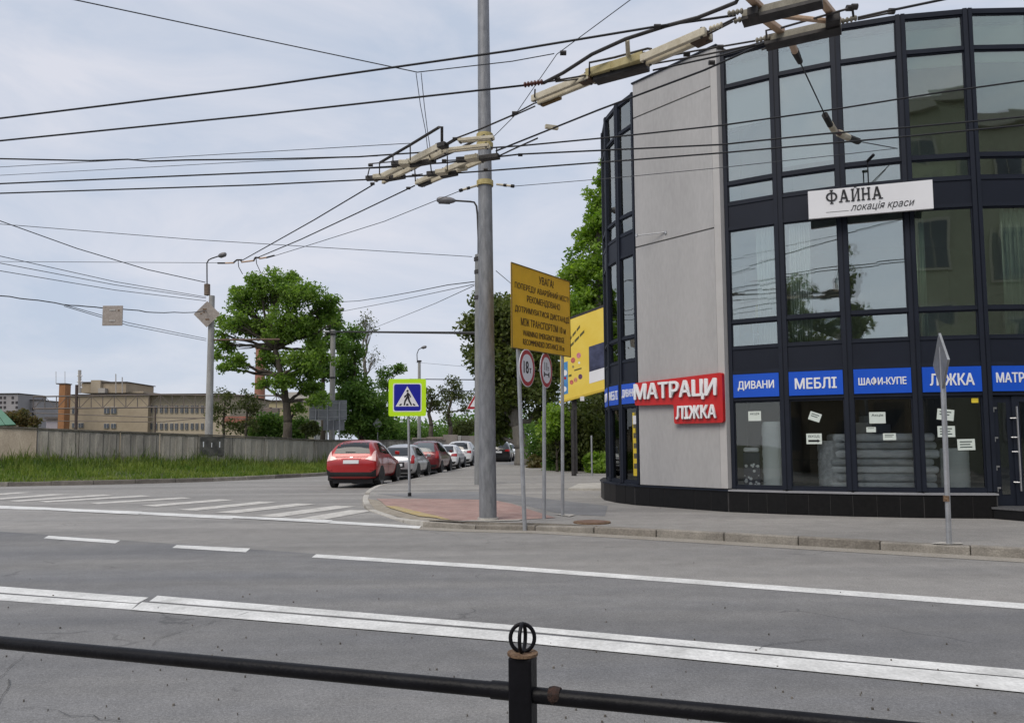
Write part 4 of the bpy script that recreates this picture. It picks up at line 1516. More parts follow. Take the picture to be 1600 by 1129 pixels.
MB().slab(sqr(hs_, 0), Ns, .012).build('board', M_FLUO, pc_)
MB().slab(sqr(hs_ * .765, .0125), Ns, .002).build('white_border', M_BOARD, pc_)
MB().slab(sqr(hs_ * .71, .015), Ns, .002).build('blue_field', mat('sign_blue', (.008, .012, .30), .4, var=.04), pc_)
tri = [(0, .60), (.62, -.48), (-.62, -.48)]
MB().slab([cc + Ns * .0175 + Xs * (a_ * hs_) + UP * (b_ * hs_) for a_, b_ in tri], Ns, .002).build('white_triangle', M_BOARD, pc_)
wk = MB()
lim = [[(-.05, .36), (0, .42), (.06, .40), (.07, .33), (.02, .29), (-.04, .31)],                     # head
       [(-.02, .27), (.07, .27), (.11, .02), (-.04, .02)],                                          # trunk
       [(-.02, .26), (.04, .2), (-.12, .06), (-.17, .09), (-.16, -.02), (-.11, .0)],
       [(.06, .26), (.15, .16), (.2, .02), (.15, .0), (.10, .12), (.05, .18)],
       [(-.04, .05), (.06, .03), (-.08, -.22), (-.12, -.42), (-.2, -.42), (-.16, -.18)],
       [(.0, .05), (.11, .04), (.14, -.16), (.26, -.40), (.19, -.43), (.05, -.18)],
       [(-.45, -.43), (-.33, -.43), (-.28, -.33), (-.36, -.33)], [(-.07, -.43), (.07, -.43), (.05, -.33), (-.04, -.33)], [(.33, -.43), (.45, -.43), (.36, -.33), (.28, -.33)]]
for k, q in enumerate(lim):
    wk.slab([cc + Ns * .02 + Xs * (a_ * hs_) + UP * (b_ * hs_) for a_, b_ in q], Ns, .002 + .0003 * k)
wk.build('walking_figure', M_INK, pc_)

# amber warning board on three posts, with two round limits
p1, p2, p3 = Vector((*G(820, 818, .12), 0)), Vector((*G(850, 810, .12), 0)), Vector((*G(879, 805, .12), 0))
wb = thing('warning_board', 'large amber warning board with dark Cyrillic and English text on grey posts', 'sign', (p2.x, p2.y, .12))
BL, BR = D(800, 543, p1.y - .25), D(891.5, 555, p3.y + .12)
TL, TR = D(797, 407, p1.y - .25), D(889, 440, p3.y + .12)
bw = BR - BL
bw.z = 0
WB = bw.length
Xb = bw.normalized()
Nb = Xb.cross(UP)
zlo, zhi = (BL.z + BR.z) / 2, (TL.z + TR.z) / 2
o0 = Vector((BL.x, BL.y, BL.z))
slope = (BR.z - BL.z + TR.z - TL.z) / 2 / WB
Xb3 = Vector((Xb.x, Xb.y, slope)).normalized()
HB = ((TL.z - BL.z) + (TR.z - BR.z)) / 2
q = [o0, o0 + Xb3 * WB, o0 + Xb3 * WB + UP * HB, o0 + UP * HB]
MB().slab([p - Nb * .02 for p in q], Nb, .018).build('panel', M_YEL, wb)
rim = MB()
rim.tube(q + [q[0]], .012, 6)
rim.build('rim', mat('dark_amber_rim', (.12, .09, .03), .7, var=.2), wb)
M_BROWNINK = mat('sign_ink', (.030, .014, .012), .6, var=.1)
TXT = [('УВАГА!', .44, .105, .845, .255), ('ПОПЕРЕДУ АВАРІЙНИЙ МІСТ!', .05, .115, .70, .93), ('РЕКОМЕНДОВАНО', .24, .105, .565, .57), ('ДОТРИМУВАТИСЯ ДИСТАНЦІЇ', .05, .115, .425, .93),
       ('МІЖ ТРАНСПОРТОМ 10 м', .14, .10, .285, .77), ('WARNING! EMERGENCY BRIDGE', .17, .075, .165, .71), ('RECOMMENDED DISTANCE 10 m', .17, .075, .06, .71)]
for (tx, u0, hh, v0, uw) in TXT:
    lettering(tx, M_BROWNINK, wb, o0 + Xb3 * (u0 * WB) + UP * (v0 * HB) + Nb * .001, Xb3, UP, uw * WB, hh * HB * .92, .003, .004)
zr = zlo + HB * .5
for p_, r_p in ((p1, .038), (p2, .036), (p3, .034)):
    along = Xb * (p_ - o0).dot(Xb)
    foot = o0 + along - Nb * .075
    MB().tube([(p_.x, p_.y, 0), (foot.x, foot.y, zlo - .05), (foot.x, foot.y, zr)], r_p, 12).build('post', M_POST, wb, smooth='auto')


def round_sign(name, label, px, py, Y, r_, kind):
    c = D(px, py, Y)
    c = c + Nb * .0
    root = thing(name, label, 'sign', c, 'round weight limit signs under the amber board')
    X = Vector((.43 if kind == 18 else .37, .905, 0)).normalized()
    N = X.cross(UP)
    c = c + N * .05
    MB().slab(disc(c, X, UP, N, r_), N, .012).build('plate', M_BOARD, root)
    MB().slab(disc(c + N * .0125, X, UP, N, r_ * .96), N, .002).build('red_ring', mat('sign_red', (.36, .012, .02), .4, var=.05), root)
    MB().slab(disc(c + N * .015, X, UP, N, r_ * .74), N, .002).build('white_field', M_BOARD, root)
    c2 = c + N * .0175
    if kind == 18:
        lettering('18', M_INK, root, c2 - X * r_ * .50 - UP * r_ * .30, X, UP, r_ * .66, r_ * .66, .002, .03)
        lettering('т', M_INK, root, c2 + X * r_ * .25 - UP * r_ * .25, X, UP, r_ * .25, r_ * .27, .002, .03)
    else:
        lettering('11', M_INK, root, c2 - X * r_ * .34 - UP * r_ * .02, X, UP, r_ * .42, r_ * .46, .002, .02)
        lettering('т', M_INK, root, c2 + X * r_ * .17 - UP * r_ * .02, X, UP, r_ * .2, r_ * .22, .002, .02)
        ax = MB()
        for k, (a0, a1, b0, b1) in enumerate(((-.45, .45, -.28, -.21), (-.45, -.36, -.40, -.10), (.36, .45, -.40, -.10), (-.33, -.28, -.36, -.14), (.28, .33, -.36, -.14))):
            ax.slab([c2 + X * (r_ * a_) + UP * (r_ * b_) for a_, b_ in ((a0, b0), (a1, b0), (a1, b1), (a0, b1))], N, .002 + .0004 * k)
        ax.build('axle_symbol', M_INK, root)


round_sign('weight_limit_sign', 'round red-ringed sign reading 18 т below the amber board', 819, 575, p1.y - .04, .345, 18)
round_sign('axle_load_sign', 'round red-ringed axle load sign right of the 18 т sign', 849, 578.5, p2.y - .04, .345, 11)

# rhombus sign seen nearly edge-on at right
rx, ry = G(1483, 850, .12)
rsg = thing('edge_on_sign', 'grey post with a rhombus sign seen almost edge-on before the blue ЛІЖКА sign', 'sign', (rx, ry, .12))
topz = D(1473, 520, ry).z
post(rsg, rx, ry, .12, topz - .2, .035, .03)
MB().tube([(rx - .006, ry, .72), (rx - .006, ry, .80)], .042, 10).build('rust_band', M_RUST, rsg)
czz = D(1475, 566, ry).z
Xr = Vector((.285, .958, 0)).normalized()
Nr = Xr.cross(UP)
cr_ = Vector((rx + .085, ry, czz)) - Nr * .05
hr_ = (topz - czz)
MB().slab([cr_ + Xr * hr_, cr_ + UP * hr_, cr_ - Xr * hr_, cr_ - UP * hr_], Nr, -.03).build('rhombus_plate', mat('sign_back_metal', (.30, .31, .32), .45, .5, var=.15), rsg)
MB().beam(cr_ + Nr * .01 - Xr * hr_ * .5, cr_ + Nr * .01 + Xr * hr_ * .5, .02, .04).build('mount_rail', M_POST, rsg)

# square plate hanging on a wire, far signs by the side street
c = D(176, 493, 30)
hp = thing('hanging_plate', 'square grey plate hanging from the overhead cable at left', 'sign', c)
s2 = .40
bevel(MB().obox(c, (s2, 0, 0), (0, .02, 0), (0, 0, s2)).build('plate', M_RUSTY, hp), .02)
for dz in (.22, -.2):
    MB().box(c.x - .12, c.x + .12, c.y - .035, c.y - .021, c.z + dz - .03, c.z + dz + .03).build('bracket', M_SIGNBACK, hp)
MB().box(c.x + .22, c.x + .27, c.y - .035, c.y - .021, c.z + .19, c.z + .23).build('bolt', M_RUST, hp)

Yb_ = 50
db = thing('direction_board', 'grey back of a big direction board on three posts beside the pale pole', 'sign', D(512, 690, Yb_))
q0, q1 = D(483, 656, Yb_), D(542, 625, Yb_)
xs = [q0.x + (q1.x - q0.x) * k / 4 for k in range(5)]
for k in range(4):
    MB().box(xs[k] + .01, xs[k + 1] - .01, Yb_ - .02, Yb_ + .02, q0.z, q1.z).build('panel', mat('board_back', (.25, .26, .28), .5, .3, col2=(.33, .34, .36), scale=3), db)
for zz in (q0.z + .2, (q0.z + q1.z) / 2, q1.z - .2):
    MB().box(q0.x, q1.x, Yb_ - .05, Yb_ - .021, zz - .03, zz + .03).build('rail', M_POST, db)
for px_ in (494, 512, 531):
    pp = D(px_, 650, Yb_)
    MB().tube([(pp.x, Yb_ - .09, .2), (pp.x, Yb_ - .09, q1.z - .1)], .04, 8).build('post', M_POST, db)
db2 = thing('small_board', 'smaller grey sign back below the direction board', 'sign', D(520, 670, Yb_ + 1))
a, b = D(505, 672, Yb_ + 1), D(538, 656, Yb_ + 1)
MB().box(a.x, b.x, Yb_ + .98, Yb_ + 1.02, a.z, b.z).build('panel', MATS['board_back'], db2)
MB().tube([((a.x + b.x) / 2, Yb_ + .95, .2), ((a.x + b.x) / 2, Yb_ + .95, b.z)], .04, 8).build('post', M_POST, db2)
c = D(590, 662, 56)
rh = thing('rhombus_sign', 'small grey rhombus sign back on a thin post above the red car', 'sign', (c.x, 56, .1))
MB().slab([c + Vector((.36, 0, 0)), c + Vector((0, 0, .42)), c + Vector((-.36, 0, 0)), c + Vector((0, 0, -.42))], (0, -1, 0), .03).build('plate', mat('grey_plate', (.30, .32, .32), .5, .2, var=.1), rh)
MB().tube([(c.x, 56.06, 0), (c.x, 56.06, c.z + .2)], .035, 8).build('post', M_POST, rh)
# red triangle peeking out left of the pole
c = D(745, 628, 44)
ts = thing('warning_triangle', 'red-bordered warning triangle half hidden behind the thick pole', 'sign', (c.x, 44, .12))
tr_ = lambda k, d_: [c + Vector((a_ * k, -d_, b_ * k)) for a_, b_ in ((-.62, -.42), (.62, -.42), (0, .66))]
MB().slab(tr_(1, 0), (0, -1, 0), .02).build('plate', M_BOARD, ts)
MB().slab(tr_(.93, .0205), (0, -1, 0), .003).build('red_border', MATS['sign_red'], ts)
MB().slab(tr_(.62, .024), (0, -1, 0), .003).build('white_field', M_BOARD, ts)
MB().tube([(c.x, 44.06, .0), (c.x, 44.06, c.z + .3)], .035, 8).build('post', M_POST, ts)

# ------------------------------------------------------------------ billboard
bb = thing('billboard', 'yellow billboard with small pictures on dark posts behind the sign posts', 'billboard', (3, 34.5, .12))
bL0, bL1 = D(876, 626, 36.0), D(876, 505, 36.0)
bR0, bR1 = D(948, 606, 34.2), D(948, 483, 34.2)
k_ = 2.2
ex = (bR0 - bL0)
exx = Vector((ex.x, ex.y, 0)).normalized()
wbb = 2.05 * k_
sl = ex.z / math.hypot(ex.x, ex.y)
Xq = Vector((exx.x, exx.y, sl)).normalized()
Nq = exx.cross(UP)
hbb = bL1.z - bL0.z
bbp = lambda u_, v_, d_: bL0 + Xq * u_ + UP * v_ + Nq * d_
def brect(name, u0, u1, v0, v1, mt_, d_=.002, th=.003, par=None):
    return MB().slab([bbp(u0, v0, d_), bbp(u1, v0, d_), bbp(u1, v1, d_), bbp(u0, v1, d_)], Nq, th).build(name, mt_, par or bb)
brect('panel', 0, wbb, 0, hbb, mat('billboard_yellow', (.70, .50, .06), .5, col2=(.76, .58, .11), scale=.8), -.12, .12)
brect('frame', -.06, wbb + .06, -.10, -.002, mat('billboard_frame', (.55, .40, .05), .6, var=.1), -.14, .16)
brect('top_rail', -.06, wbb, hbb + .002, hbb + .12, M_DKSTEEL, -.5, .5)
bp_ = brect('blue_poster', .06, .46, .25, 1.75, mat('poster_blue', (.03, .16, .42), .5, col2=(.10, .30, .55), scale=3))
for (u_, v_, r_, mt_) in ((.28, 1.25, .14, M_BOARD), (.24, .5, .13, M_BOARD), (.3, 1.0, .07, MATS['sign_red'])):
    MB().slab(disc(bbp(u_, v_, .006), exx, UP, Nq, r_, 14), Nq, .002).build('poster_spot', mt_, bp_)
for v_, u0, u1 in ((2.62, .5, 1.25), (2.32, .55, 1.5)):
    n_w = 3
    for k in range(n_w):
        a_, b_ = u0 + (u1 - u0) * k / n_w + .02, u0 + (u1 - u0) * (k + 1) / n_w - .03
        MB().slab([bbp(a_, v_ + .18 * k, .002), bbp(b_, v_ + .18 * (k + .8), .002), bbp(b_, v_ + .18 * (k + .8) + .13, .002), bbp(a_, v_ + .18 * k + .13, .002)], Nq, .003).build('text_bar', mat('olive_ink', (.10, .09, .03), .6, var=.1), bb)
for (u_, v_, r_, c_) in ((.78, 1.72, .13, (.45, .12, .10)), (1.12, 1.86, .13, (.55, .2, .25)), (.68, .72, .11, (.5, .12, .10)), (.92, .78, .11, (.55, .25, .15)), (1.2, .86, .12, (.12, .05, .12)), (.78, 1.42, .06, (.3, .25, .1)), (1.14, 1.52, .06, (.8, .8, .7))):
    MB().slab(disc(bbp(u_, v_, .002), exx, UP, Nq, r_, 12), Nq, .003).build('picture_spot', mat('spot_%d' % int(u_ * 100 + v_ * 10), c_, .5, var=.4, scale=12), bb)
brect('arrow_bar', .5, .68, 1.0, 1.1, MATS['olive_ink'])
brect('text_bar', .85, 1.28, 1.2, 1.26, MATS['olive_ink'])
brect('photo', 1.72, 2.9, .95, 2.1, mat('dark_photo', (.02, .022, .05), .4, col2=(.07, .08, .15), scale=2))
brect('caption', 1.72, 2.9, .42, .948, M_BOARD)
for (u_) in (.62, 2.9):
    p_ = bbp(u_, 0, -.25)
    MB().beam((p_.x, p_.y, .1), (p_.x, p_.y, bL0.z + hbb * .8), .22, .22).build('support', M_DKSTEEL, bb)
MB().box(bbp(1.2, 0, 0).x - .08, bbp(1.2, 0, 0).x + .08, 34.3, 34.6, bbp(1.2, -.3, 0).z, bbp(1.2, -.101, 0).z).build('floodlight', M_BOARD, bb)
# thin fence posts and concrete slab near the hedge
for px_, lb in ((897, 'thick dark post standing before the hedge under the billboard'), (925, 'thin bare metal post beside the hedge by the building')):
    xg, yg = G(px_, 743, .12)
    o = MB().tube([(xg, yg, .1), (xg, yg, D(px_, 640 if px_ == 897 else 680, yg).z)], .11 if px_ == 897 else .035, 8).build('fence_post', M_DKSTEEL if px_ == 897 else M_POST)
    tag(o, lb, 'post', kind='thing')
q = [G(888, 766, .12), G(905, 758, .12), G(960, 756, .12), G(960, 766, .12)]
o = MB().prism(q, .10, .19).build('concrete_slab', M_KERB_PALE)
tag(o, 'flat pale concrete slab on the pavement at left foot of building', 'slab', kind='thing')

# ------------------------------------------------------------------ black railing in front
PB = P(817, 1081, .95)
rl = thing('railing', 'black pipe railing with ring-topped post in the foreground', 'railing', (PB.x, PB.y, .12))
dirv = (RB - RA).normalized()
pz = PB.z
pole_w = .031
Xp = Vector((rdir.x, rdir.y, 0))
Yp_ = Vector((-rdir.y, rdir.x, 0))
bevel(MB().obox((PB.x, PB.y, (.05 + 1.045) / 2), Xp * pole_w, Yp_ * pole_w, (0, 0, (1.045 - .05) / 2)).build('post', M_BLACK, rl), .006, 3)
lA = PB - Vector((rdir.x, rdir.y, 0)) * 5.2
MB().tube([lA, PB - Xp * .02], .0205, 20).build('rail', M_BLACK, rl, smooth='auto')
MB().tube([PB - Xp * .085, PB - Xp * .028], .0235, 20).build('rail_collar', M_BLACK, rl, smooth='auto')
rA = PB + Xp * .02 + Vector((0, 0, -.004))
MB().tube([rA, PB + Xp * 3 + Vector((0, 0, -.004))], .0205, 20).build('rail', M_BLACK, rl, smooth='auto')
w0 = PB + Xp * .085
MB().tube([w0 - Xp * .014, w0 - Xp * .004, w0 + Xp * .006, w0 + Xp * .016], [.0208, .0235, .0225, .0208], 16).build('weld_seam', mat('rusty_weld', (.010, .008, .008), .85, col2=(.06, .03, .022), scale=60, bump=.5, bscale=90), rl)
fin = MB().tube([(PB.x, PB.y, 1.0455), (PB.x, PB.y, 1.0525)], .040, 24).build('finial_plate', M_RUST, rl, smooth='auto')
cf = Vector((PB.x, PB.y, 1.0525 + .0365))
for k, ang in enumerate((0, 75)):
    ca = Vector((math.cos(R(ang)), math.sin(R(ang)) , 0))
    pts = [cf + ca * (.0315 * math.cos(t_)) + UP * (.0355 * math.sin(t_)) for t_ in [2 * math.pi * j / 28 for j in range(29)]]
    MB().tube(pts, .0052, 8, cap=False).build('finial_ring', M_BLACK, rl, smooth=True)
for dx_ in (-2.6, 2.2):
    c = PB + Xp * dx_
    MB().obox((c.x, c.y, .55), Xp * pole_w, Yp_ * pole_w, (0, 0, .45)).build('post', M_BLACK, rl)

# ================================================================== OVERHEAD LINES
def wire(label, pts, r_=.011, mt_=None, sag=0.0, name='overhead_wire', cat='wire', group='overhead wires', wob=0.0):
    """pts: world points; each span is drawn with a slight sag"""
    full = []
    rr_ = random.Random(len(label) * 7)
    for k in range(len(pts) - 1):
        a, b = Vector(pts[k]), Vector(pts[k + 1])
        n = max(4, int((b - a).length / 1.2))
        for j in range(n + (k == len(pts) - 2)):
            t_ = j / n
            p = a.lerp(b, t_)
            p.z -= sag * 4 * t_ * (1 - t_)
            if wob and 0 < j:
                p.z += rr_.uniform(-wob, wob)
            full.append(p)
    o = MB().tube(full, r_, 6).build(name, mt_ or M_WIRE, None, smooth=True)
    return tag(o, label, cat, group, 'thing')


H6 = 6.0
def T(px, py, z=H6): return P(px, py, z)


wire('topmost dark trolley wire running from left edge up to the upper right switch', [T(-260, 213), T(0, 185), T(400, 136), T(800, 79), T(1030, 41), T(1150, 24)], .0125)
wire('second dark trolley wire from left edge to the brown ribbed insulator', [T(-260, 243), T(0, 220), T(400, 180), T(819, 133.5)], .0125)
wire('upper wire of the lower dark trolley pair crossing into the left frame', [T(-260, 302), T(0, 287), T(300, 274), T(575, 262.5), T(700, 254), T(812, 241), T(960, 234), T(1127, 226), T(1290, 209), T(1420, 199), T(1760, 168)], .0125)
wire('lower wire of the lower dark trolley pair passing under the left frame', [T(-260, 311), T(0, 302), T(400, 289), T(575, 280.5), T(680, 273), T(800, 264), T(960, 252), T(1127, 239), T(1420, 213), T(1760, 180)], .0125)
wire('wavy black cable just above the lower trolley pair', [D(-150, 248, 13), D(0, 248, 13), D(140, 251, 13), D(200, 249, 13), D(235, 252, 13), D(290, 250, 13), D(420, 248.5, 13), D(560, 245, 12.8), D(690, 236, 12.5), D(812, 228, 12.2), D(960, 214, 12), D(1127, 196, 11.6), D(1310, 170, 11.4), D(1460, 146, 11.2), D(1760, 104, 11)], .013)
wire('faint thin wire rising from left edge under the wavy cable', [D(-150, 267, 24), D(0, 261, 24), D(400, 238, 21), D(640, 224, 19)], .009, M_WIRE_THIN)
wire('faintest wire between the wavy cable and lower pair at left', [D(-150, 281, 24), D(0, 274, 24), D(400, 252, 21), D(590, 244, 20)], .008, M_WIRE_THIN)
wire('span wire descending from top left to the hanger above the left frame', [D(-60, -38, 9), D(117, 0, 9.6), D(400, 60, 10.8), D(652, 113, 11.7), D(800, 96, 11.9), D(866, 84, 12)], .008, M_WIRE_THIN)
wire('guy wire from the steel pole up to the top edge', [D(771, 214, 14.6), D(803, 182, 13.6), D(870, 85, 12), D(985, 0, 10.8), D(1060, -60, 10)], .007, M_WIRE_THIN)
wire('left vertical hanger wire above the left frame', [D(650, 114, 11.7), D(657, 165, 12), D(665, 205, 12.2), D(668, 232, 12.3)], .006, M_WIRE_THIN)
wire('right vertical hanger wire above the left frame', [D(658, 114, 11.7), D(663, 165, 12), D(668, 205, 12.2), D(672, 232, 12.3)], .006, M_WIRE_THIN)
sA, sB = T(584, 288), T(648, 290)
wire('left of the two trolley wires bending away up the side street', [sA, T(490, 344), T(410, 389), D(376, 408, 19.5)], .0115)
wire('right of the two trolley wires bending away up the side street', [sB, T(560, 332), T(470, 374), D(402, 402.5, 19.5)], .0115)
wire('span wire from the steel pole down to the small insulators at left', [D(718, 298.5, 14.4), D(600, 346, 16), D(470, 387, 18), D(428, 400, 19.3)], .007, M_WIRE_THIN)
wire('level span wire from left edge to the small insulators', [D(-80, 408, 21), D(0, 408.5, 21), D(340, 410.5, 19.6)], .007, M_WIRE_THIN)
wire('thin wire from right insulator across the grey building wall', [D(803, 291, 14.3), D(960, 278, 13.6), D(1127, 262, 13), D(1330, 240, 12.6), D(1400, 232, 14.3)], .006, M_WIRE_THIN)
wire('cable from left edge sloping down to the top of the left lamp pole', [D(-60, 326, 33), D(0, 345, 34), D(120, 388, 36), D(230, 421, 38.5), D(321, 441, 40.3)], .022, M_WIRE_THIN)
wire('long thin line from left edge towards the lamp pole behind the steel pole', [D(-80, 344, 25), D(0, 350, 25), D(300, 374, 26), D(738, 401, 26.9)], .011, M_WIRE_THIN)
for k, (y0, ym, y1) in enumerate(((400, 440, 464), (411, 445, 466), (423, 453, 470))):
    wire(('highest', 'middle', 'lowest')[k] + ' of three thin lines slanting to the neck of the left lamp pole', [D(-60, y0 - 8, 30), D(0, y0, 31), D(180, ym, 36), D(322, y1, 40.3)], .015, M_WIRE_THIN)
wire('thick bundled cable holding the square plate at left', [D(-60, 456, 28), D(0, 462, 28.5), D(60, 469, 29), D(110, 477, 29.4), D(160, 481, 30), D(192, 483, 30.3), D(240, 488, 33), D(300, 488, 38), D(322, 486, 40.2)], .022, M_WIRE, wob=.02)
wire('upper thin line dropping from bundled cable to the left lamp pole', [D(100, 476, 29.3), D(200, 504, 34), D(322, 529, 40.3)], .014, M_WIRE_THIN)
wire('lower thin line dropping from bundled cable to the left lamp pole', [D(100, 478, 29.3), D(200, 508, 34), D(322, 532, 40.3)], .014, M_WIRE_THIN)
wire('dark sagging cable from tree top to the pole behind steel pole', [D(505, 473, 50), D(560, 470, 44), D(600, 464, 40), D(650, 455, 34), D(700, 445, 29), D(741, 440, 26.9)], .017, M_WIRE)
wire('middle thin line fanning from pole behind steel pole towards the trees', [D(505, 492, 52), D(620, 470, 38), D(741, 444, 26.9)], .013, M_WIRE_THIN)
wire('steep thin line fanning from pole behind steel pole to the bare tree', [D(585, 512, 56), D(680, 474, 36), D(741, 446, 26.9)], .013, M_WIRE_THIN)
wire('upper level line behind the pedestrian sign towards the thick pole', [D(650, 566, 66), D(745, 574, 50)], .012, M_WIRE_THIN)
wire('dark level cable right of the pedestrian sign', [D(640, 592, 60), D(745, 593, 44)], .035, M_WIRE)
wire('lower dark cable right of the pedestrian sign', [D(690, 610, 60), D(745, 611, 44)], .03, M_WIRE_THIN)
wire('short line right of the steel pole down to the amber board', [D(775, 423, 27), D(800, 444, 34)], .013, M_WIRE_THIN)
wire('feeder line parallel to beam from grey wall up to right frame', [T(775, 236), T(850, 206), T(935, 172), T(1100, 110), T(1190, 70), T(1220, 62)], .0125)
wire('trolley line leaving right frame over the roof of the building', [T(1390, 17), T(1500, -6), T(1640, -36)], .0125)
wire('thin upper stay between right frame and grey wall top', [T(1020, 110), T(1130, 86), T(1200, 66)], .011)
# beads on that line
for px_, py_, lb in ((862, 201, 'pale clamp on the feeder line left of the building'),):
    c = T(px_, py_)
    o = MB().beam(c - Vector((.09, .03, -.02)), c + Vector((.09, .03, .02)), .05, .05).build('line_clamp', M_CREAM)
    tag(o, lb, 'clamp', kind='thing')


def tw_beam(root, a, b, wd=.075, gap=.07, ht=.10, mt_=None, nm='beam'):
    """pair of parallel insulating beams with bolts"""
    a, b = Vector(a), Vector(b)
    n = (b - a).normalized()
    sx = n.cross(UP).normalized()
    for s_ in (-1, 1):
        o = MB().beam(a + sx * s_ * (wd + gap) / 2, b + sx * s_ * (wd + gap) / 2, wd, ht).build(nm, mt_ or M_CREAM, root)
        bevel(o, .008)
        for t_ in (.06, .94):
            p = a.lerp(b, t_) + sx * s_ * (wd + gap) / 2
            MB().tube([p - UP * (ht / 2 + .01), p + UP * (ht / 2 + .015)], .016, 6).build('bolt', M_DKSTEEL, o)
    return root


def block(root, a, b, wd=.09, ht=.09, mt_=None, nm='contact_block'):
    o = MB().beam(a, b, wd, ht).build(nm, mt_ or M_DKSTEEL, root)
    bevel(o, .01)
    return o


def bar(root, pts, r_=.018, mt_=None, nm='guide_bar'):
    return MB().tube(pts, r_, 8).build(nm, mt_ or M_DKSTEEL, root, smooth='auto')


def ribbed(root, a, b, r_=.03, n=5, mt_=None, nm='ribbed_insulator'):
    a, b = Vector(a), Vector(b)
    pts, rad = [], []
    for k in range(n):
        for f_, q_ in ((.1, .55), (.35, 1), (.65, 1), (.9, .55)):
            pts.append(a.lerp(b, (k + f_) / n))
            rad.append(r_ * q_)
    return MB().tube(pts, rad, 10).build(nm, mt_ or M_RUST, root, smooth='auto')


# --- crossing frame left of the pole
cf_ = thing('trolley_crossing', 'cream trolley-wire crossing frame hanging left of the steel pole', 'trolley fitting', T(680, 255))
za, zb2 = H6 + .02, H6 + .02
tw_beam(cf_, T(592, 282, za), T(640, 259, za), .05, .10, .09)
tw_beam(cf_, T(640, 258, za + .03), T(692, 231, za + .03), .05, .11, .10)
tw_beam(cf_, T(655, 287, za), T(700, 268, za), .05, .09, .08)
tw_beam(cf_, T(700, 268, za + .03), T(752, 246, za + .03), .05, .10, .09)
for a, b, w_, m_ in (((572, 279), (604, 277), .09, M_DKSTEEL), ((584, 277), (606, 275), .12, M_CREAM), ((602, 280), (632, 275), .10, M_DKSTEEL), ((612, 256), (626, 255), .09, M_DKSTEEL), ((624, 255.5), (640, 255), .15, M_CREAM), ((640, 258), (680, 251), .09, M_DKSTEEL),
                     ((667, 272), (684, 271), .09, M_DKSTEEL), ((682, 270), (698, 268), .14, M_CREAM), ((690, 275), (714, 270), .10, M_DKSTEEL), ((713, 250), (730, 249), .09, M_DKSTEEL), ((728, 248.5), (748, 246), .16, M_CREAM), ((750, 248), (780, 244), .12, M_DKSTEEL), ((715, 264), (729, 262), .10, M_CREAM), ((686, 229), (698, 226), .13, M_DKSTEEL), ((656, 289), (672, 283), .10, M_DKSTEEL)):
    block(cf_, T(*a), T(*b), w_, .075, m_)
bar(cf_, [T(594, 254, 6.12), T(640, 227, 6.20), T(686, 199, 6.28), T(690.5, 198, 6.28), T(690.5, 228, 6.05)], .022)
bar(cf_, [T(677, 250, 6.08), T(715, 234, 6.12), T(757, 212, 6.2)], .022)
bar(cf_, [T(690, 229), T(710, 217), T(750, 202), T(801, 180)], .012)
bar(cf_, [T(698, 227), T(712, 219)], .012)
for (a, b) in (((593, 254), (593, 276)), ((641, 226), (641, 250)), ((614, 243), (614, 256)), ((671, 241), (674, 268)), ((699, 244), (699, 266)), ((648, 262), (649, 283)), ((577, 264), (574, 277)), ((577, 256), (622, 252)), ((776, 232), (776, 246)), ((696, 251), (715, 250)), ((630, 276), (660, 272)), ((577, 263), (620, 261))):
    bar(cf_, [T(*a, 6.06), T(*b, 6.02)], .010, nm='hanger_rod')
for p_ in ((579, 258), (711, 217), (694, 251), (647, 274), (759, 265), (813, 242), (582, 287), (638, 294)):
    c = T(*p_)
    o = MB().tube([c - Vector((.035, 0, 0)), c + Vector((.035, 0, 0))], .026, 8).build('wire_clamp', M_DKSTEEL, cf_)
tw_beam(cf_, T(716, 220, 6.1), T(772, 215, 6.1), .035, .03, .05)
tw_beam(cf_, T(690, 236, 6.06), T(765, 228, 6.06), .04, .04, .05)
bar(cf_, [T(775, 246), T(800, 234), T(840, 216)], .012)

# --- long switch beam right of the pole
sw = thing('trolley_switch', 'long cream and yellow trolley-wire switch beam crossing above the building edge', 'trolley fitting', T(970, 110))
tw_beam(sw, T(836, 157), T(925, 121), .05, .07, .085)
M_YFRAME = mat('yellowed_frame', (.33, .27, .12), .7, col2=(.46, .40, .22), scale=6, fine=.15)
tw_beam(sw, T(922, 120, 6.04), T(962, 108, 6.04), .10, .06, .10, M_YFRAME, 'switch_frame')
tw_beam(sw, T(960, 108, 6.04), T(1010, 92, 6.04), .10, .03, .10, M_YFRAME, 'switch_frame')
block(sw, T(930, 126, 5.97), T(1012, 104, 5.97), .16, .07)
tw_beam(sw, T(1006, 95), T(1107, 52), .055, .06, .09)
block(sw, T(1084, 66), T(1108, 55), .16, .10, mat('brown_block', (.08, .05, .035), .7, var=.4))
block(sw, T(846, 164, 5.96), T(876, 152, 5.96), .06, .05, mat('amber_block', (.14, .085, .03), .7, var=.4))
block(sw, T(908, 127), T(926, 120), .14, .09, MATS['brown_block'])
ribbed(sw, T(818, 133), T(849, 128), .034, 6, mat('red_brown_porcelain', (.09, .03, .025), .35, var=.2))
bar(sw, [T(849, 130), T(880, 114), T(925, 85), T(978, 61), T(1040, 41), T(1090, 28), T(1128, 13), T(1150, 4), T(1154, -4), T(1148, -10)], .021)
bar(sw, [T(921, 117), T(921, 98, 6.1), T(960, 90, 6.12), T(1012, 76, 6.12), T(1018, 77, 6.1)], .014)
bar(sw, [T(980, 62, 6.14), T(982, 93, 6.08)], .026, M_CREAM, 'support_rod')
bar(sw, [T(836, 140), T(835, 158)], .010, nm='hanger_rod')
bar(sw, [T(804, 178), T(834, 162), T(846, 158)], .010, nm='hanger_rod')
bar(sw, [T(800, 182), T(836, 166)], .010, nm='hanger_rod')
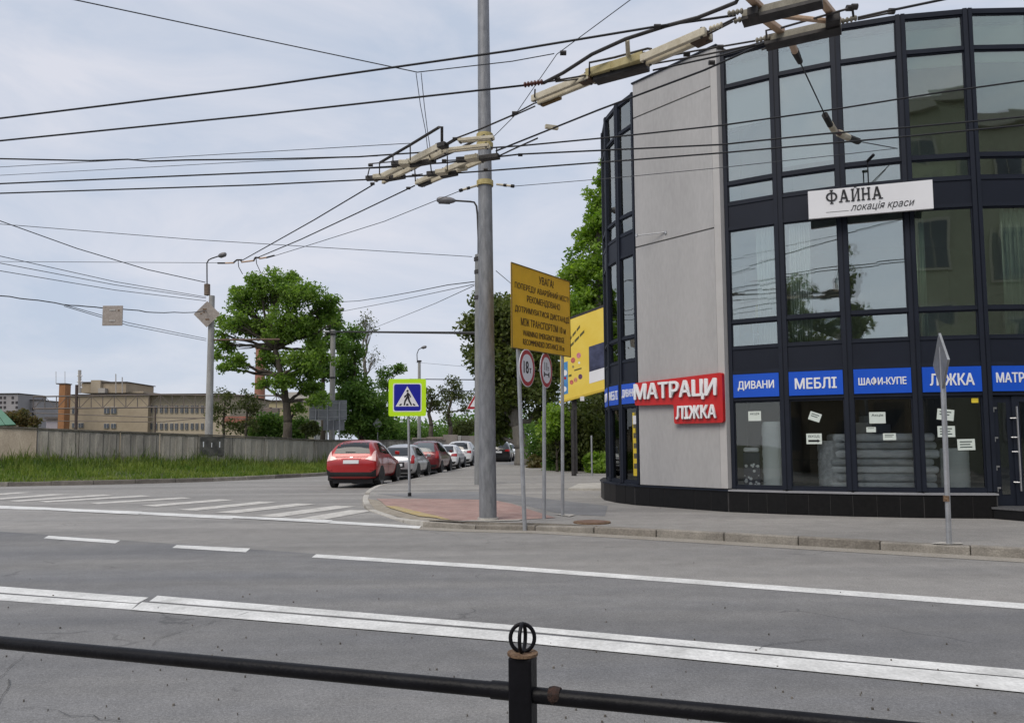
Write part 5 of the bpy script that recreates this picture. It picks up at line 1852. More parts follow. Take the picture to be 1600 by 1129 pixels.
bar(sw, [T(850, 129), T(915, 118)], .011, nm='hanger_rod')
bar(sw, [T(868, 128), T(925, 121)], .009, nm='hanger_rod')
bar(sw, [T(1020, 100), T(1100, 86), T(1180, 70)], .011, nm='hanger_rod')
bar(sw, [T(1020, 92), T(1085, 80), T(1180, 64)], .011, nm='hanger_rod')
bar(sw, [T(1106, 54), T(1145, 34)], .011, nm='hanger_rod')
bar(sw, [T(1106, 50), T(1150, 28)], .011, nm='hanger_rod')
for p_ in ((1027, 42), (871, 124), (1073, 85), (1125, 74), (880, 83), (804, 177), (1112, 98)):
    c = T(*p_)
    MB().tube([c - Vector((.035, 0, 0)), c + Vector((.035, 0, 0))], .028, 8).build('wire_clamp', M_DKSTEEL, sw)
ribbed(sw, T(1108, 46), T(1130, 38), .03, 4, M_CREAM)

# --- frame at upper right
uf = thing('trolley_junction', 'heavy trolley-wire frame at the top edge above the building roof', 'trolley fitting', T(1240, 30))
M_GIRD = mat('grimy_girder', (.20, .185, .15), .8, col2=(.32, .30, .25), scale=6, fine=.2)
def girder(a, b):
    a, b = Vector(a), Vector(b)
    o = MB().beam(a, b, .10, .09).build('girder', M_GIRD, uf)
    bevel(o, .008)
    MB().beam(a - UP * .065, b - UP * .065, .17, .035).build('girder_flange', M_DKSTEEL, o)
girder(T(1160, 26), T(1285, -5))
girder(T(1196, 64), T(1314, 37))
for a, b in (((1165, -10), (1196, 20)), ((1196, 31), (1222, 50)), ((1276, -8), (1310, 34))):
    block(uf, T(*a, 6.05), T(*b, 6.05), .075, .06, M_PINKROD, 'cross_brace')
block(uf, T(1218, 25), T(1292, 33), .045, .045, M_PINKROD, 'cross_brace')
block(uf, T(1170, 26, 5.96), T(1186, 22, 5.96), .2, .09)
block(uf, T(1290, 36, 5.99), T(1312, 32, 5.99), .22, .11)
for a, b in (((1136, 22), (1162, 17)), ((1146, 34), (1172, 26)), ((1180, 64), (1204, 58)), ((1314, 34), (1340, 28))):
    ribbed(uf, T(*a), T(*b), .03, 4, M_GIRD)
bar(uf, [T(1198, 58), T(1197, 48, 6.06), T(1205, 46, 6.08), T(1224, 48, 6.06)], .012)
bar(uf, [T(1220, 44), T(1300, 21), T(1325, 14)], .012)
bar(uf, [T(1334, 30), T(1332, 14, 6.08)], .012)
for p_ in ((1327, 13), (1335, 11), (1393, 18)):
    c = T(*p_, 6.06)
    MB().tube([c - Vector((.03, 0, 0)), c + Vector((.03, 0, 0))], .032, 8).build('wire_clamp', M_DKSTEEL, uf)
bar(uf, [T(1340, 28), T(1393, 16)], .013)
bar(uf, [T(1340, 31), T(1393, 20)], .010)
bar(uf, [T(1310, 46), T(1200, 75), T(1190, 78)], .010)
# hanging insulator string from frame to facade
hs = thing('insulator_string', 'insulator string hanging on a wire between upper frame and facade', 'insulator', D(1290, 180, 11))
i0, i1, i2 = T(1236, 66), D(1242, 80, 8.7), D(1250, 97, 9.0)
bar(hs, [i0, i1], .040, M_PINKROD, 'insulator_rod')
bar(hs, [i1, i2], [.046, .034], M_RUBBER, 'end_cap')
k0_, k1_ = D(1289, 180, 11.0), D(1337, 220, 12.6)
bar(hs, [i2, k0_], .009, M_WIRE, 'stay_wire')
bar(hs, [k0_, D(1297, 195, 11.4)], .048, M_RUBBER, 'end_cap')
bar(hs, [D(1297, 194, 11.4), D(1304, 205, 11.7)], .05, M_CREAM, 'insulator_rod')
bar(hs, [D(1303, 204, 11.7), D(1312, 209, 11.9)], .038, MATS['red_brown_porcelain'], 'joint')
bar(hs, [D(1311, 208, 11.9), D(1325, 215, 12.3)], .055, M_CREAM, 'insulator_rod')
bar(hs, [D(1325, 215, 12.3), D(1341, 221, 12.7)], .055, M_RUBBER, 'end_cap')
bar(hs, [D(1341, 221, 12.7), D(1402, 232, 14.4)], .009, M_WIRE, 'stay_wire')
# small insulators above the tree
si = thing('small_insulators', 'row of small insulators on the span wire above the big tree', 'insulator', D(390, 405, 19.5))
for a, b, m_ in (((340, 411), (352, 411), M_RUBBER), ((352, 411), (366, 410.5), M_PINKROD), ((377, 409.5), (397, 407), M_PINKROD), ((405, 404), (417, 402), M_PINKROD), ((416, 402.5), (429, 399), M_RUBBER), ((364, 411), (370, 406), M_DKSTEEL), ((370, 406), (378, 406), M_DKSTEEL), ((396, 408), (399, 402), M_DKSTEEL), ((399, 402), (406, 403), M_DKSTEEL)):
    bar(si, [D(*a, 19.5), D(*b, 19.5)], .022, m_, 'insulator_rod')
for a, b, c_ in (((372, 407), (373, 417), (379, 428)), ((400, 403), (401, 412), (408, 427))):
    bar(si, [D(*a, 19.5), D(*b, 19.8), D(*c_, 21)], .010, M_WIRE, 'trolley_tail')

# ================================================================== FAR BUILDINGS BEHIND THE WALL
def wbox(name, mt_, root, px0, px1, py0, py1, Y, depth, zlow=None):
    """front face measured at distance Y"""
    a, b = D(px0, py1, Y), D(px1, py0, Y)
    z0 = a.z if zlow is None else zlow
    return MB().box(a.x, b.x, Y, Y + depth, z0, b.z).build(name, mt_, root)


M_BEIGE = mat('beige_render', (.30, .245, .175), .95, col2=(.37, .305, .225), scale=.12, fine=.06)
M_BEIGE2 = mat('beige_render_light', (.34, .285, .21), .95, col2=(.41, .35, .265), scale=.12)
M_ROOFEDGE = mat('roof_edge', (.10, .085, .08), .8, var=.2)
M_WIN = mat('far_window_glass', (.06, .07, .09), .25, var=.25, scale=.6, spec=.6)
M_WFRAME = mat('far_window_frame', (.36, .34, .31), .7, var=.05)
M_BRICK = mat('orange_brick', (.26, .12, .055), .9, col2=(.34, .17, .08), scale=1.2, fine=.15)
M_REDBRICK = mat('red_brick', (.26, .12, .085), .9, col2=(.34, .17, .125), scale=1.0, fine=.15)
Y1 = 112.0
fb = thing('factory_building', 'long beige factory block with rows of small windows behind the concrete wall', 'building', (D(220, 690, Y1).x, Y1 + 8, 0))
wbox('wall', M_BEIGE, fb, 104, 232, 617, 720, Y1, 18, -2)
wbox('wall', M_BEIGE2, fb, 232.2, 360, 616.5, 720, Y1 + 1.0, 18, -2)
rf = wbox('roof_edge', M_ROOFEDGE, fb, 103, 361, 614, 616.4, Y1 - .4, 20)
pt = wbox('penthouse', M_BEIGE, fb, 127, 197, 597.5, 613.8, Y1 + 4, 9)
wbox('penthouse_roof', M_ROOFEDGE, pt, 126.5, 198, 595.8, 597.4, Y1 + 3.8, 9.5)
wbox('lift_house', M_BEIGE2, pt, 141.5, 157, 593.5, 613.7, Y1 + 3.5, 3)
wbox('upper_block', M_BEIGE2, fb, 197.2, 224, 611, 613.9, Y1 + 5, 8)
wbox('dormer', M_WFRAME, pt, 153, 164, 606, 613.6, Y1 + 3.2, 1)
def far_window(x0_, x1_, y0_, y1_, Yd, root=fb, frame=True):
    o = wbox('window', M_WFRAME if frame else M_WIN, root, x0_, x1_, y0_, y1_, Yd - .12, .14)
    if frame:
        n = 2
        for k in range(n):
            a_, b_ = x0_ + (x1_ - x0_) * (k + .12) / n, x0_ + (x1_ - x0_) * (k + .88) / n
            wbox('pane', M_WIN, o, a_, b_, y0_ + .8, y1_ - .8, Yd - .16, .05)
    return o
for x_ in (112, 162, 173):
    far_window(x_, x_ + 9, 635, 646, Y1)
for x_ in (112, 122):
    far_window(x_, x_ + 8, 660, 668, Y1)
for x_ in (162, 173):
    far_window(x_, x_ + 8, 661, 669, Y1)
for k in range(12):
    x_ = 233.5 + k * 7.4 + (k // 2) * 1.2
    far_window(x_, x_ + 4.6, 633, 645, Y1 + 1)
    far_window(x_, x_ + 4.6, 660.5, 671, Y1 + 1)
for k, (px_, y0_) in enumerate(((124.5, 578), (181, 584), (191, 589))):
    a_, b_ = D(px_, 614, Y1 + 2), D(px_, y0_, Y1 + 2)
    MB().tube([a_, b_], .22 if k == 0 else .07, 6).build('roof_antenna', M_SIGNBACK, fb)
    if k == 0:
        for zz in (.25, .5, .75):
            MB().tube([a_.lerp(b_, zz) - Vector((.35, 0, 0)), a_.lerp(b_, zz) + Vector((.35, 0, 0))], .12, 6).build('antenna_panel', M_BOARD, fb)
ch = thing('brick_chimney', 'square orange-brown brick chimney at left end of the beige block', 'chimney', (D(95, 690, Y1 - 4).x, Y1 - 4, 0))
wbox('stack', M_BRICK, ch, 88, 102, 600, 720, Y1 - 4, 1.4, -2)
wbox('cap', M_ROOFEDGE, ch, 87.3, 102.7, 598.3, 599.9, Y1 - 4.1, 1.6)
for px_ in (87.5, 101.5):
    MB().tube([D(px_, 599, Y1 - 3.6), D(px_, 580, Y1 - 3.6)], .035, 5).build('lightning_rod', M_SIGNBACK, ch)
# unfinished grey blocks far left
Yg = 230
M_RAW = mat('raw_concrete', (.27, .255, .265), .95, col2=(.34, .32, .33), scale=.1)
M_HOLE = mat('dark_opening', (.05, .045, .05), .9, var=.2)
for nm_lb, x0_, x1_, yt, yy in (('unfinished grey concrete block at far left edge with empty openings', -40, 28.5, 615, Yg), ('lower unfinished grey block right of the far left one', 29, 58, 625, Yg + 6)):
    gb = thing('unfinished_building', nm_lb, 'building', (D(x0_, 690, yy).x, yy, 0))
    wbox('wall', M_RAW, gb, x0_, x1_, yt, 730, yy, 14, -3)
    rr_ = random.Random(5)
    for r__ in range(5):
        x_ = x0_ + 2
        while x_ < x1_ - 4:
            if rr_.random() < .8:
                wbox('window', M_HOLE, gb, x_, x_ + 3.6, yt + 4 + r__ * 7.5, yt + 8 + r__ * 7.5, yy - .1, .12)
            x_ += 6.2
    wbox('parapet', M_ROOFEDGE, gb, x0_ - .4, x1_ + .4, yt - 1.2, yt - .1, yy - .4, 14.8)
# low pale house between
lh = thing('low_house', 'tiny pale house between the brick chimney and the shrubs', 'house', (D(80, 690, 170).x, 170, 0))
wbox('wall', mat('pale_mauve_wall', (.33, .30, .33), .9, var=.1), lh, 70, 90, 655, 720, 170, 8, -3)
wbox('roof', M_ROOFEDGE, lh, 69, 91, 651, 654.8, 169.5, 9)
# green roof at left edge
gh = thing('green_roof', 'green sheet-metal roof corner at left edge above the wall', 'roof', (D(0, 660, 60).x, 60, 0))
gA, gB, gC = D(-60, 622, 62), D(2, 640, 60), D(26, 664, 58)
M_GREENR = mat('green_sheet', (.06, .155, .10), .5, col2=(.09, .20, .135), scale=.6)
for k in range(5):
    a_, b_ = gA.lerp(gB, k / 5), gA.lerp(gB, (k + 1) / 5 - .01)
    c_, d_ = D(-60, 668, 58).lerp(gC, k / 5), D(-60, 668, 58).lerp(gC, (k + 1) / 5 - .01)
    MB().slab([c_, d_, b_, a_], (0, -.5, .8), .08).build('roof_sheet', M_GREENR, gh)
MB().slab([D(-60, 668, 58.2), D(26, 664, 58.2), D(26, 700, 58.2), D(-60, 700, 58.2)], (0, 1, 0), .2).build('wall', M_BEIGE, gh)
# yellow building with the tall red chimney
Yy = 150
yb = thing('yellow_building', 'pale yellow low building with red-brown roof behind the big tree', 'building', (D(415, 690, Yy).x, Yy, 0))
wbox('wall', mat('pale_yellow_render', (.46, .40, .25), .95, var=.1, scale=.15), yb, 384, 462, 627, 720, Yy, 14, -3)
wbox('wall', mat('pale_grey_render', (.42, .40, .36), .95, var=.1, scale=.15), yb, 438, 490, 612, 720, Yy + 14.2, 12, -3)
wbox('roof_edge', M_ROOFEDGE, yb, 383, 463, 624.6, 626.9, Yy - .4, 15)
for x_ in (396, 412, 428, 444):
    far_window(x_, x_ + 8, 640, 652, Yy, yb)
rc = thing('tall_chimney', 'tall tapering red brick chimney behind the big tree', 'chimney', (D(404, 690, Yy - 6).x, Yy - 6, 0))
cx0 = D(404.5, 690, Yy - 6).x
zt_ = D(404, 540, Yy - 6).z
MB().tube([(cx0, Yy - 6, -2), (cx0, Yy - 6, zt_)], [1.15, .82], 16).build('stack', M_REDBRICK, rc, smooth='auto')
MB().tube([(cx0, Yy - 6, zt_ - .6), (cx0, Yy - 6, zt_ + .1)], .98, 16).build('crown', M_REDBRICK, rc, smooth='auto')
rhs = thing('red_roof_shed', 'low red-roofed shed seen between small trees', 'shed', (D(367, 680, 95).x, 95, 0))
wbox('wall', M_BEIGE2, rhs, 352, 384, 660, 720, 95, 5, -2)
wbox('roof', mat('red_tile', (.30, .12, .09), .85, var=.2), rhs, 350, 386, 650, 659.8, 94.7, 5.6)
# pipe trestle: lattice girder on columns
Yt = 84.0
tr = thing('pipe_trestle', 'long dark lattice pipe trestle running across in front of the beige block', 'trestle', (D(240, 680, Yt).x, Yt, 0))
def tline(py_l, py_m, py_r, r_, nm, mt_=M_DKSTEEL, x0_=52, x1_=450):
    MB().tube([D(x0_, py_l, Yt), D((x0_ + x1_) / 2, py_m, Yt), D(x1_, py_r, Yt)], r_, 6).build(nm, mt_, tr)
M_TRES = mat('trestle_steel', (.11, .10, .095), .7, col2=(.17, .13, .11), scale=1.2)
tline(619.5, 616.5, 618, .085, 'top_chord', M_TRES)
tline(638.5, 636, 638, .085, 'bottom_chord', M_TRES)
tline(645, 652, 655, .05, 'pipe', M_TRES)
tline(657, 659, 640, .05, 'pipe', M_TRES)
n_b = 22
for k in range(n_b + 1):
    t_ = k / n_b
    x_ = 52 + 398 * t_
    yt_ = np.interp(x_, [52, 251, 450], [619.5, 616.5, 618])
    yb_ = np.interp(x_, [52, 251, 450], [638.5, 636, 638])
    MB().tube([D(x_, yt_, Yt), D(x_, yb_, Yt)], .05, 5).build('strut', M_TRES, tr)
    if k < n_b:
        x2_ = 52 + 398 * (k + 1) / n_b
        a_, b_ = (x_, yb_), (x2_, np.interp(x2_, [52, 251, 450], [619.5, 616.5, 618]))
        if k % 2:
            a_, b_ = (x_, yt_), (x2_, np.interp(x2_, [52, 251, 450], [638.5, 636, 638]))
        MB().tube([D(*a_, Yt), D(*b_, Yt)], .035, 5).build('diagonal', M_TRES, tr)
for px_, yt_, r_ in ((120, 601, .16), (243, 636, .08), (423, 636, .16)):
    MB().tube([(D(px_, 660, Yt).x, Yt, -1), D(px_, yt_, Yt)], r_, 8).build('column', mat('rusty_column', (.07, .05, .045), .8, var=.3), tr)
MB().obox(D(423, 641, Yt), (.9, 0, 0), (0, .3, 0), (0, 0, .22)).build('column_head', M_TRES, tr)
# far masonry wall along the side street, pinkish
fw = thing('street_wall', 'weathered pinkish masonry wall at the far end of the side street', 'wall', (D(720, 700, 70).x, 70, 0))
rr_ = random.Random(9)
M_PINKW = [mat('pink_masonry_a', (.33, .25, .205), .95, col2=(.42, .34, .28), scale=.8, fine=.15), mat('pink_masonry_b', (.28, .24, .205), .95, col2=(.38, .33, .28), scale=.8, fine=.15)]
ws = [(598, 686, 66), (630, 685, 67), (666, 681, 68), (692, 681, 69), (715, 678.5, 70), (721, 679, 70), (742, 682, 72), (775, 684, 76), (812, 684, 80)]
for k, (p, q) in enumerate(zip(ws, ws[1:])):
    a_, b_ = D(p[0] + .3, p[1], p[2]), D(q[0] - .3, q[1], q[2])
    MB().prism([(a_.x, a_.y), (b_.x, b_.y), (b_.x, b_.y + .4), (a_.x, a_.y + .4)], -.1, (a_.z + b_.z) / 2 + rr_.uniform(-.08, .08)).build('wall_section', M_CONC if k == 4 else M_PINKW[k % 2], fw)

# ================================================================== TREES AND SHRUBS
rngT = np.random.default_rng(5)


def leaf_cloud(centres, radii, n_leaf, size, seed, flat=.55, squash=.75, up=.35):
    """leaf-sized faces in clumps; returns a mesh"""
    rg_ = np.random.default_rng(seed)
    centres, radii = np.array(centres), np.array(radii)
    wts = radii ** 2
    wts = wts / wts.sum()
    idx = rg_.choice(len(centres), n_leaf, p=wts)
    d_ = rg_.normal(size=(n_leaf, 3))
    d_ /= np.linalg.norm(d_, axis=1)[:, None]
    rad = rg_.random(n_leaf) ** .45
    p = centres[idx] + d_ * (radii[idx] * rad)[:, None] * np.array([1, 1, squash])
    nrm = rg_.normal(size=(n_leaf, 3)) + np.array([0, 0, up]) + d_ * .5
    nrm /= np.linalg.norm(nrm, axis=1)[:, None]
    t1 = np.cross(nrm, rg_.normal(size=(n_leaf, 3)))
    t1 /= np.linalg.norm(t1, axis=1)[:, None]
    t2 = np.cross(nrm, t1)
    s_ = size * rg_.uniform(.6, 1.35, n_leaf)[:, None]
    fold = nrm * s_ * .25
    v = np.stack([p - t1 * s_, p - t2 * s_ * flat + fold, p + t1 * s_, p + t2 * s_ * flat + fold], 1).reshape(-1, 3)
    me_ = bpy.data.meshes.new('leaves')
    me_.vertices.add(n_leaf * 4)
    me_.vertices.foreach_set('co', v.astype(np.float32).ravel())
    me_.loops.add(n_leaf * 4)
    me_.loops.foreach_set('vertex_index', np.arange(n_leaf * 4, dtype=np.int32))
    me_.polygons.add(n_leaf)
    me_.polygons.foreach_set('loop_start', np.arange(0, n_leaf * 4, 4, dtype=np.int32))
    me_.polygons.foreach_set('loop_total', np.full(n_leaf, 4, dtype=np.int32))
    me_.update()
    me_.validate()
    return me_


def limb(mb, a, b, ra, rb_, rnd, n=6, wig=.06):
    a, b = Vector(a), Vector(b)
    L_ = (b - a).length
    pts, rad = [], []
    for k in range(n + 1):
        t_ = k / n
        p = a.lerp(b, t_)
        if 0 < k < n:
            p += Vector((rnd.uniform(-1, 1), rnd.uniform(-1, 1), rnd.uniform(-.4, 1))) * L_ * wig
        pts.append(p)
        rad.append(ra + (rb_ - ra) * t_)
    mb.tube(pts, rad, 7, cap=True)
    return pts


def tree(name, label, base, forks, blobs, r_, leafm, n_leaf, lsize, seed, barkm, clumps=16, cat='tree', group=None, clump_r=.42, twigs=3, flat=.55, shell=.55):
    """base: foot; forks: points of the trunk line; blobs: (centre, (rx,ry,rz)) that the crown fills with leaf clumps"""
    rnd = random.Random(seed)
    root = thing(name, label, cat, base, group)
    tm = MB()
    pts = [Vector(base)] + [Vector(f) for f in forks]
    for k in range(len(pts) - 1):
        t0, t1 = k / (len(pts)), (k + 1) / (len(pts))
        limb(tm, pts[k], pts[k + 1], r_ * (1.15 if k == 0 else 1 - t0 * .6), r_ * (1 - t1 * .6), rnd, 5, .025)
    tip = pts[-1]
    cs, rs_ = [], []
    for (c, rad) in blobs:
        c = Vector(c)
        start = min(pts[1:], key=lambda q: (q - c).length + (2 if q.z > c.z else 0))
        lp_ = limb(tm, start, c, r_ * .42, r_ * .12, rnd, 6, .05)
        nb = max(3, int(clumps * (rad[0] * rad[2]) ** .5))
        for _ in range(nb):
            d_ = Vector((rnd.gauss(0, 1), rnd.gauss(0, 1), rnd.gauss(0, 1))).normalized()
            q = shell + (1 - shell) * rnd.random() if rnd.random() < .8 else rnd.random()
            p = c + Vector((d_.x * rad[0], d_.y * rad[1], d_.z * rad[2])) * q
            cs.append(tuple(p))
            rs_.append(clump_r * 1.75 * rnd.uniform(.5, 1.4) * (sum(rad) / 3) ** .5)
            if rnd.random() < twigs / 5:
                limb(tm, lp_[rnd.randint(2, 6)], p, r_ * .10, r_ * .03, rnd, 3, .06)
    tm.build('trunk', barkm, root, smooth=True, fix=False)
    off = Vector(OFF[root.name])
    me_ = leaf_cloud([tuple(Vector(c_) - off) for c_ in cs], rs_, n_leaf, lsize, seed, flat)
    me_.materials.append(leafm)
    o = bpy.data.objects.new('crown', me_)
    C.objects.link(o)
    o.parent = root
    return root


def pxblob(px, py, rpx, Y, sq=.8, dy=0.0, ry=None):
    c = D(px, py, Y + dy)
    r_ = rpx / FPX * Y
    return (c, (r_, (ry or r_), r_ * sq))


BARK = mat('bark', (.045, .038, .03), .95, col2=(.09, .075, .06), scale=5, stretch=(2, 2, .5), fine=.25, bump=.8, bscale=14)
BARK_P = mat('pale_bark', (.13, .12, .105), .95, col2=(.20, .185, .165), scale=4, stretch=(2, 2, .5), fine=.2, bump=.6, bscale=14)
LEAF_A = leafmat('ash_leaves', (.075, .155, .022), (.22, .33, .065), .55)
LEAF_B = leafmat('bush_leaves', (.055, .125, .024), (.145, .24, .05), .5)
LEAF_C = leafmat('dark_leaves', (.045, .075, .016), (.13, .155, .04))
LEAF_D = leafmat('poplar_leaves', (.095, .19, .022), (.26, .38, .06), .55)
LEAF_E = leafmat('olive_leaves', (.05, .07, .020), (.10, .12, .035))
LEAF_F = leafmat('autumn_shrub_leaves', (.06, .085, .02), (.14, .10, .04))

Ya = 47.0
tree('broad_tree', 'big broad-crowned green tree behind the wall left of centre', (D(452, 690, Ya).x, Ya, .1),
     [D(450, 660, Ya), D(448, 628, Ya), D(440, 590, Ya), D(430, 545, Ya)],
     [pxblob(x_, y_, r_, Ya, .72, dy) for x_, y_, r_, dy in ((425, 450, 38, 0), (385, 472, 30, .6), (470, 462, 34, -.5), (505, 488, 22, .5), (360, 500, 24, -.6), (400, 510, 34, .8), (445, 505, 36, -.8), (485, 518, 28, .4), (352, 540, 18, .3), (372, 566, 18, -.4), (425, 560, 26, .9), (470, 565, 26, -.6), (498, 545, 18, .3), (350, 575, 11, 0), (343, 522, 10, .4), (516, 470, 11, 0), (456, 434, 15, .3), (402, 440, 15, -.3), (524, 505, 8, .2), (338, 556, 8, 0), (372, 452, 10, .5), (490, 580, 16, .5), (512, 560, 10, 0), (462, 640, 12, .4), (410, 600, 11, .3), (445, 598, 20, -.3), (480, 605, 20, .5), (500, 625, 16, -.3))],
         .30, LEAF_A, 30000, .105, 7, BARK, clumps=22, clump_r=.33, twigs=3, shell=.35)
Yw = 54.0
tree('slim_tree', 'slender dark-trunked tree between big tree and pale pole', (D(506, 690, Yw).x, Yw, .1), [D(505, 650, Yw), D(505, 590, Yw), D(504, 545, Yw)],
     [pxblob(x_, y_, r_, Yw, 1.0, 0) for x_, y_, r_ in ((500, 540, 22), (512, 510, 18), (530, 530, 14), (490, 575, 16), (515, 585, 14), (522, 495, 12))], .2, LEAF_B, 5200, .115, 12, BARK, clumps=12)
tree('leafy_bush_tree', 'dense deep green bushy tree right of the pale pole', (D(560, 690, Yw).x, Yw + 3, .1), [D(558, 660, Yw + 3), D(556, 620, Yw + 3)],
     [pxblob(x_, y_, r_, Yw + 3, .9, dy) for x_, y_, r_, dy in ((545, 545, 22, 0), (540, 590, 28, .5), (565, 620, 32, -.6), (590, 640, 24, .4), (545, 650, 30, -.4), (575, 665, 30, .4), (602, 668, 18, -.3), (530, 625, 20, .2), (552, 520, 12, 0))], .2, LEAF_B, 17000, .125, 14, BARK, clumps=16)
tree('bare_tree', 'tall half-bare grey tree with brush-like top above the bushes', (D(572, 690, 60).x, 60, .1), [D(573, 640, 60), D(571, 590, 60), D(569, 560, 60)],
     [pxblob(x_, y_, r_, 60, 1.5, 0) for x_, y_, r_ in ((566, 510, 10), (578, 508, 11), (572, 498, 9), (585, 560, 12), (560, 548, 8))], .22, LEAF_E, 500, .09, 17, BARK_P, clumps=26, twigs=5)
tree('leaning_tree', 'thin leaning tree with sparse leaves at the right of the bare tree', (D(596, 690, 62).x, 62, .1), [D(597, 640, 62), D(606, 605, 62)],
     [pxblob(x_, y_, r_, 62, .8, 0) for x_, y_, r_ in ((615, 580, 14), (600, 600, 12), (625, 575, 9), (608, 620, 12), (592, 585, 9))], .14, LEAF_B, 1700, .11, 19, BARK, clumps=12)
for nm, lb, px_, tops, Yd, n_, sd_ in (('thin_tree', 'sparse thin tree just right of the pedestrian sign', 672, ((672, 615, 14), (682, 632, 14), (660, 635, 12), (690, 610, 8)), 74, 1200, 22),
                                   ('thin_tree', 'sparse olive tree between pedestrian sign and thick pole', 702, ((706, 605, 15), (718, 620, 13), (695, 625, 12), (726, 640, 10), (700, 648, 10)), 78, 1600, 24)):
    tree(nm, lb, (D(px_, 690, Yd).x, Yd, .1), [D(px_ + 2, 665, Yd), D(px_ - 2, 645, Yd), D(px_ + 3, 625, Yd)], [pxblob(x_, y_, r_, Yd, .9, 0) for x_, y_, r_ in tops], .24, LEAF_E, n_, .13, sd_, BARK, clumps=9, twigs=5, group='thin trees along the side street')
for lb, blobs, Yd, lm, n_, sd_ in (('low green hedge shrub above the pinkish wall left part', ((650, 680, 16), (632, 672, 14), (668, 682, 12)), 76, LEAF_B, 3200, 31), ('low olive shrub above the pinkish wall right part', ((725, 672, 16), (740, 668, 14), (710, 680, 10)), 82, LEAF_E, 3000, 32),
                                   ('dark shrub at the foot of the big tree', ((420, 668, 18), (395, 672, 14), (470, 672, 16), (440, 660, 12)), 52, LEAF_B, 5000, 33), ('olive and rust shrub behind the wall at far left', ((20, 655, 16), (40, 660, 14), (5, 662, 14), (52, 668, 9), (30, 646, 8)), 64, LEAF_F, 5000, 34),
                                   ('yellow-flowered shrub beside the direction board posts', ((478, 672, 10), (490, 668, 8)), 49.2, LEAF_E, 1200, 35), ('dark shrub filling the gap above the red car', ((600, 680, 16), (622, 682, 14), (575, 684, 12)), 63, LEAF_B, 4000, 36)):
    tree('shrub', lb, (D(blobs[0][0], 690, Yd).x, Yd, .1), [D(blobs[0][0], 684, Yd)], [pxblob(x_, y_, r_, Yd, .85, 0) for x_, y_, r_ in blobs], .09, lm, n_, .12, sd_, BARK, clumps=12, cat='shrub', group='shrubs behind the walls')
for lb, px_, tops, sd_ in (('spindly small tree right of the left lamp pole', 352, ((352, 620, 12), (345, 640, 12), (362, 635, 9), (335, 655, 10), (360, 665, 12)), 41), ('second spindly small tree in front of the tall chimney', 388, ((388, 615, 11), (380, 635, 10), (398, 640, 10), (392, 665, 12), (375, 668, 9)), 42)):
    tree('small_tree', lb, (D(px_, 690, 50).x, 50, .1), [D(px_ - 3, 665, 50), D(px_ - 2, 640, 50)], [pxblob(x_, y_, r_, 50, .9, 0) for x_, y_, r_ in tops], .10, LEAF_E, 1300, .085, sd_, BARK, clumps=9, twigs=5, group='spindly trees behind the concrete wall')
# right side: dark street tree, hedge, poplar
Yk = 50.0
kx, ky = G(817, 726, .12)
tree('street_tree', 'large dark tree with leaning pale-grey trunk behind the sign posts', (kx, ky, .1), [D(815, 700, ky), D(808, 665, ky), D(800, 620, ky), D(793, 570, ky)],
     [pxblob(x_, y_, r_, ky, .95, dy) for x_, y_, r_, dy in ((790, 490, 30, 0), (760, 480, 22, .8), (820, 505, 32, -.8), (748, 510, 22, -.4), (775, 540, 32, .8), (820, 560, 32, -.8), (850, 540, 28, .6), (755, 560, 20, -.6), (800, 600, 32, 0), (845, 600, 28, -.8), (775, 625, 26, .6), (765, 590, 20, -.5), (860, 570, 22, 0), (787, 660, 18, 1.2), (778, 680, 12, 1.5), (860, 640, 24, .5))],
     .50, LEAF_C, 26000, .15, 51, BARK_P, clumps=14, clump_r=.5)
Yo = 40.0
tree('poplar_tree', 'tall bright green poplar rising behind the left edge of the building', (D(935, 690, Yo).x, Yo, .1), [D(935, 640, Yo), D(934, 560, Yo), D(935, 450, Yo), D(937, 340, Yo)],
     [pxblob(x_, y_, r_, Yo, 1.2, dy) for x_, y_, r_, dy in ((945, 275, 20, 0), (935, 320, 26, .4), (950, 350, 30, -.4), (920, 370, 24, .4), (940, 410, 34, -.6), (905, 425, 26, .5), (885, 425, 15, 0), (920, 460, 32, 0), (950, 480, 34, .6), (900, 480, 22, -.5), (935, 520, 28, .2), (915, 540, 16, -1), (960, 560, 30, .5))],
     .30, LEAF_D, 17000, .12, 61, BARK_P, clumps=20, clump_r=.30, shell=.35)
hb_ = [(870, 650, 22, 38, LEAF_D, 4200, 'bright green bush left of the dark hedge under the billboard', 71), (905, 660, 42, 39, LEAF_C, 15000, 'dark hedge under the yellow billboard', 72), (945, 655, 46, 40, LEAF_C, 15000, 'dark hedge next to the building edge', 73), (935, 722, 14, 36.5, LEAF_D, 2600, 'low bright plant at foot of hedge by the building', 74), (866, 722, 14, 40, LEAF_B, 2600, 'low dark plant at left foot of the hedge', 75), (852, 692, 20, 46, LEAF_B, 5000, 'mid-green bush between the tree trunk and the dark hedge', 77), (838, 720, 9, 44, LEAF_F, 1000, 'little yellow-green weed patch beside the tree trunk', 76)]
for px_, py_, r_, Yd, lm, n_, lb, sd_ in hb_:
    bs = [pxblob(px_, py_, r_, Yd, 1.1, 0), pxblob(px_ - r_ * .4, py_ + r_ * .55, r_ * .8, Yd, .9, .5), pxblob(px_ + r_ * .4, py_ + r_ * .6, r_ * .8, Yd, .9, -.4), pxblob(px_ - r_ * .1, py_ + r_ * 1.15, r_ * .75, Yd, .8, .1)]
    tree('hedge_bush' if r_ > 16 else 'low_plant', lb, (D(px_, 690, Yd).x, Yd, .1), [(D(px_, 690, Yd).x, Yd, .7)], bs, .07, lm, n_, .11, sd_, BARK, clumps=16, cat='bush', group='greenery below the billboard', shell=.3)

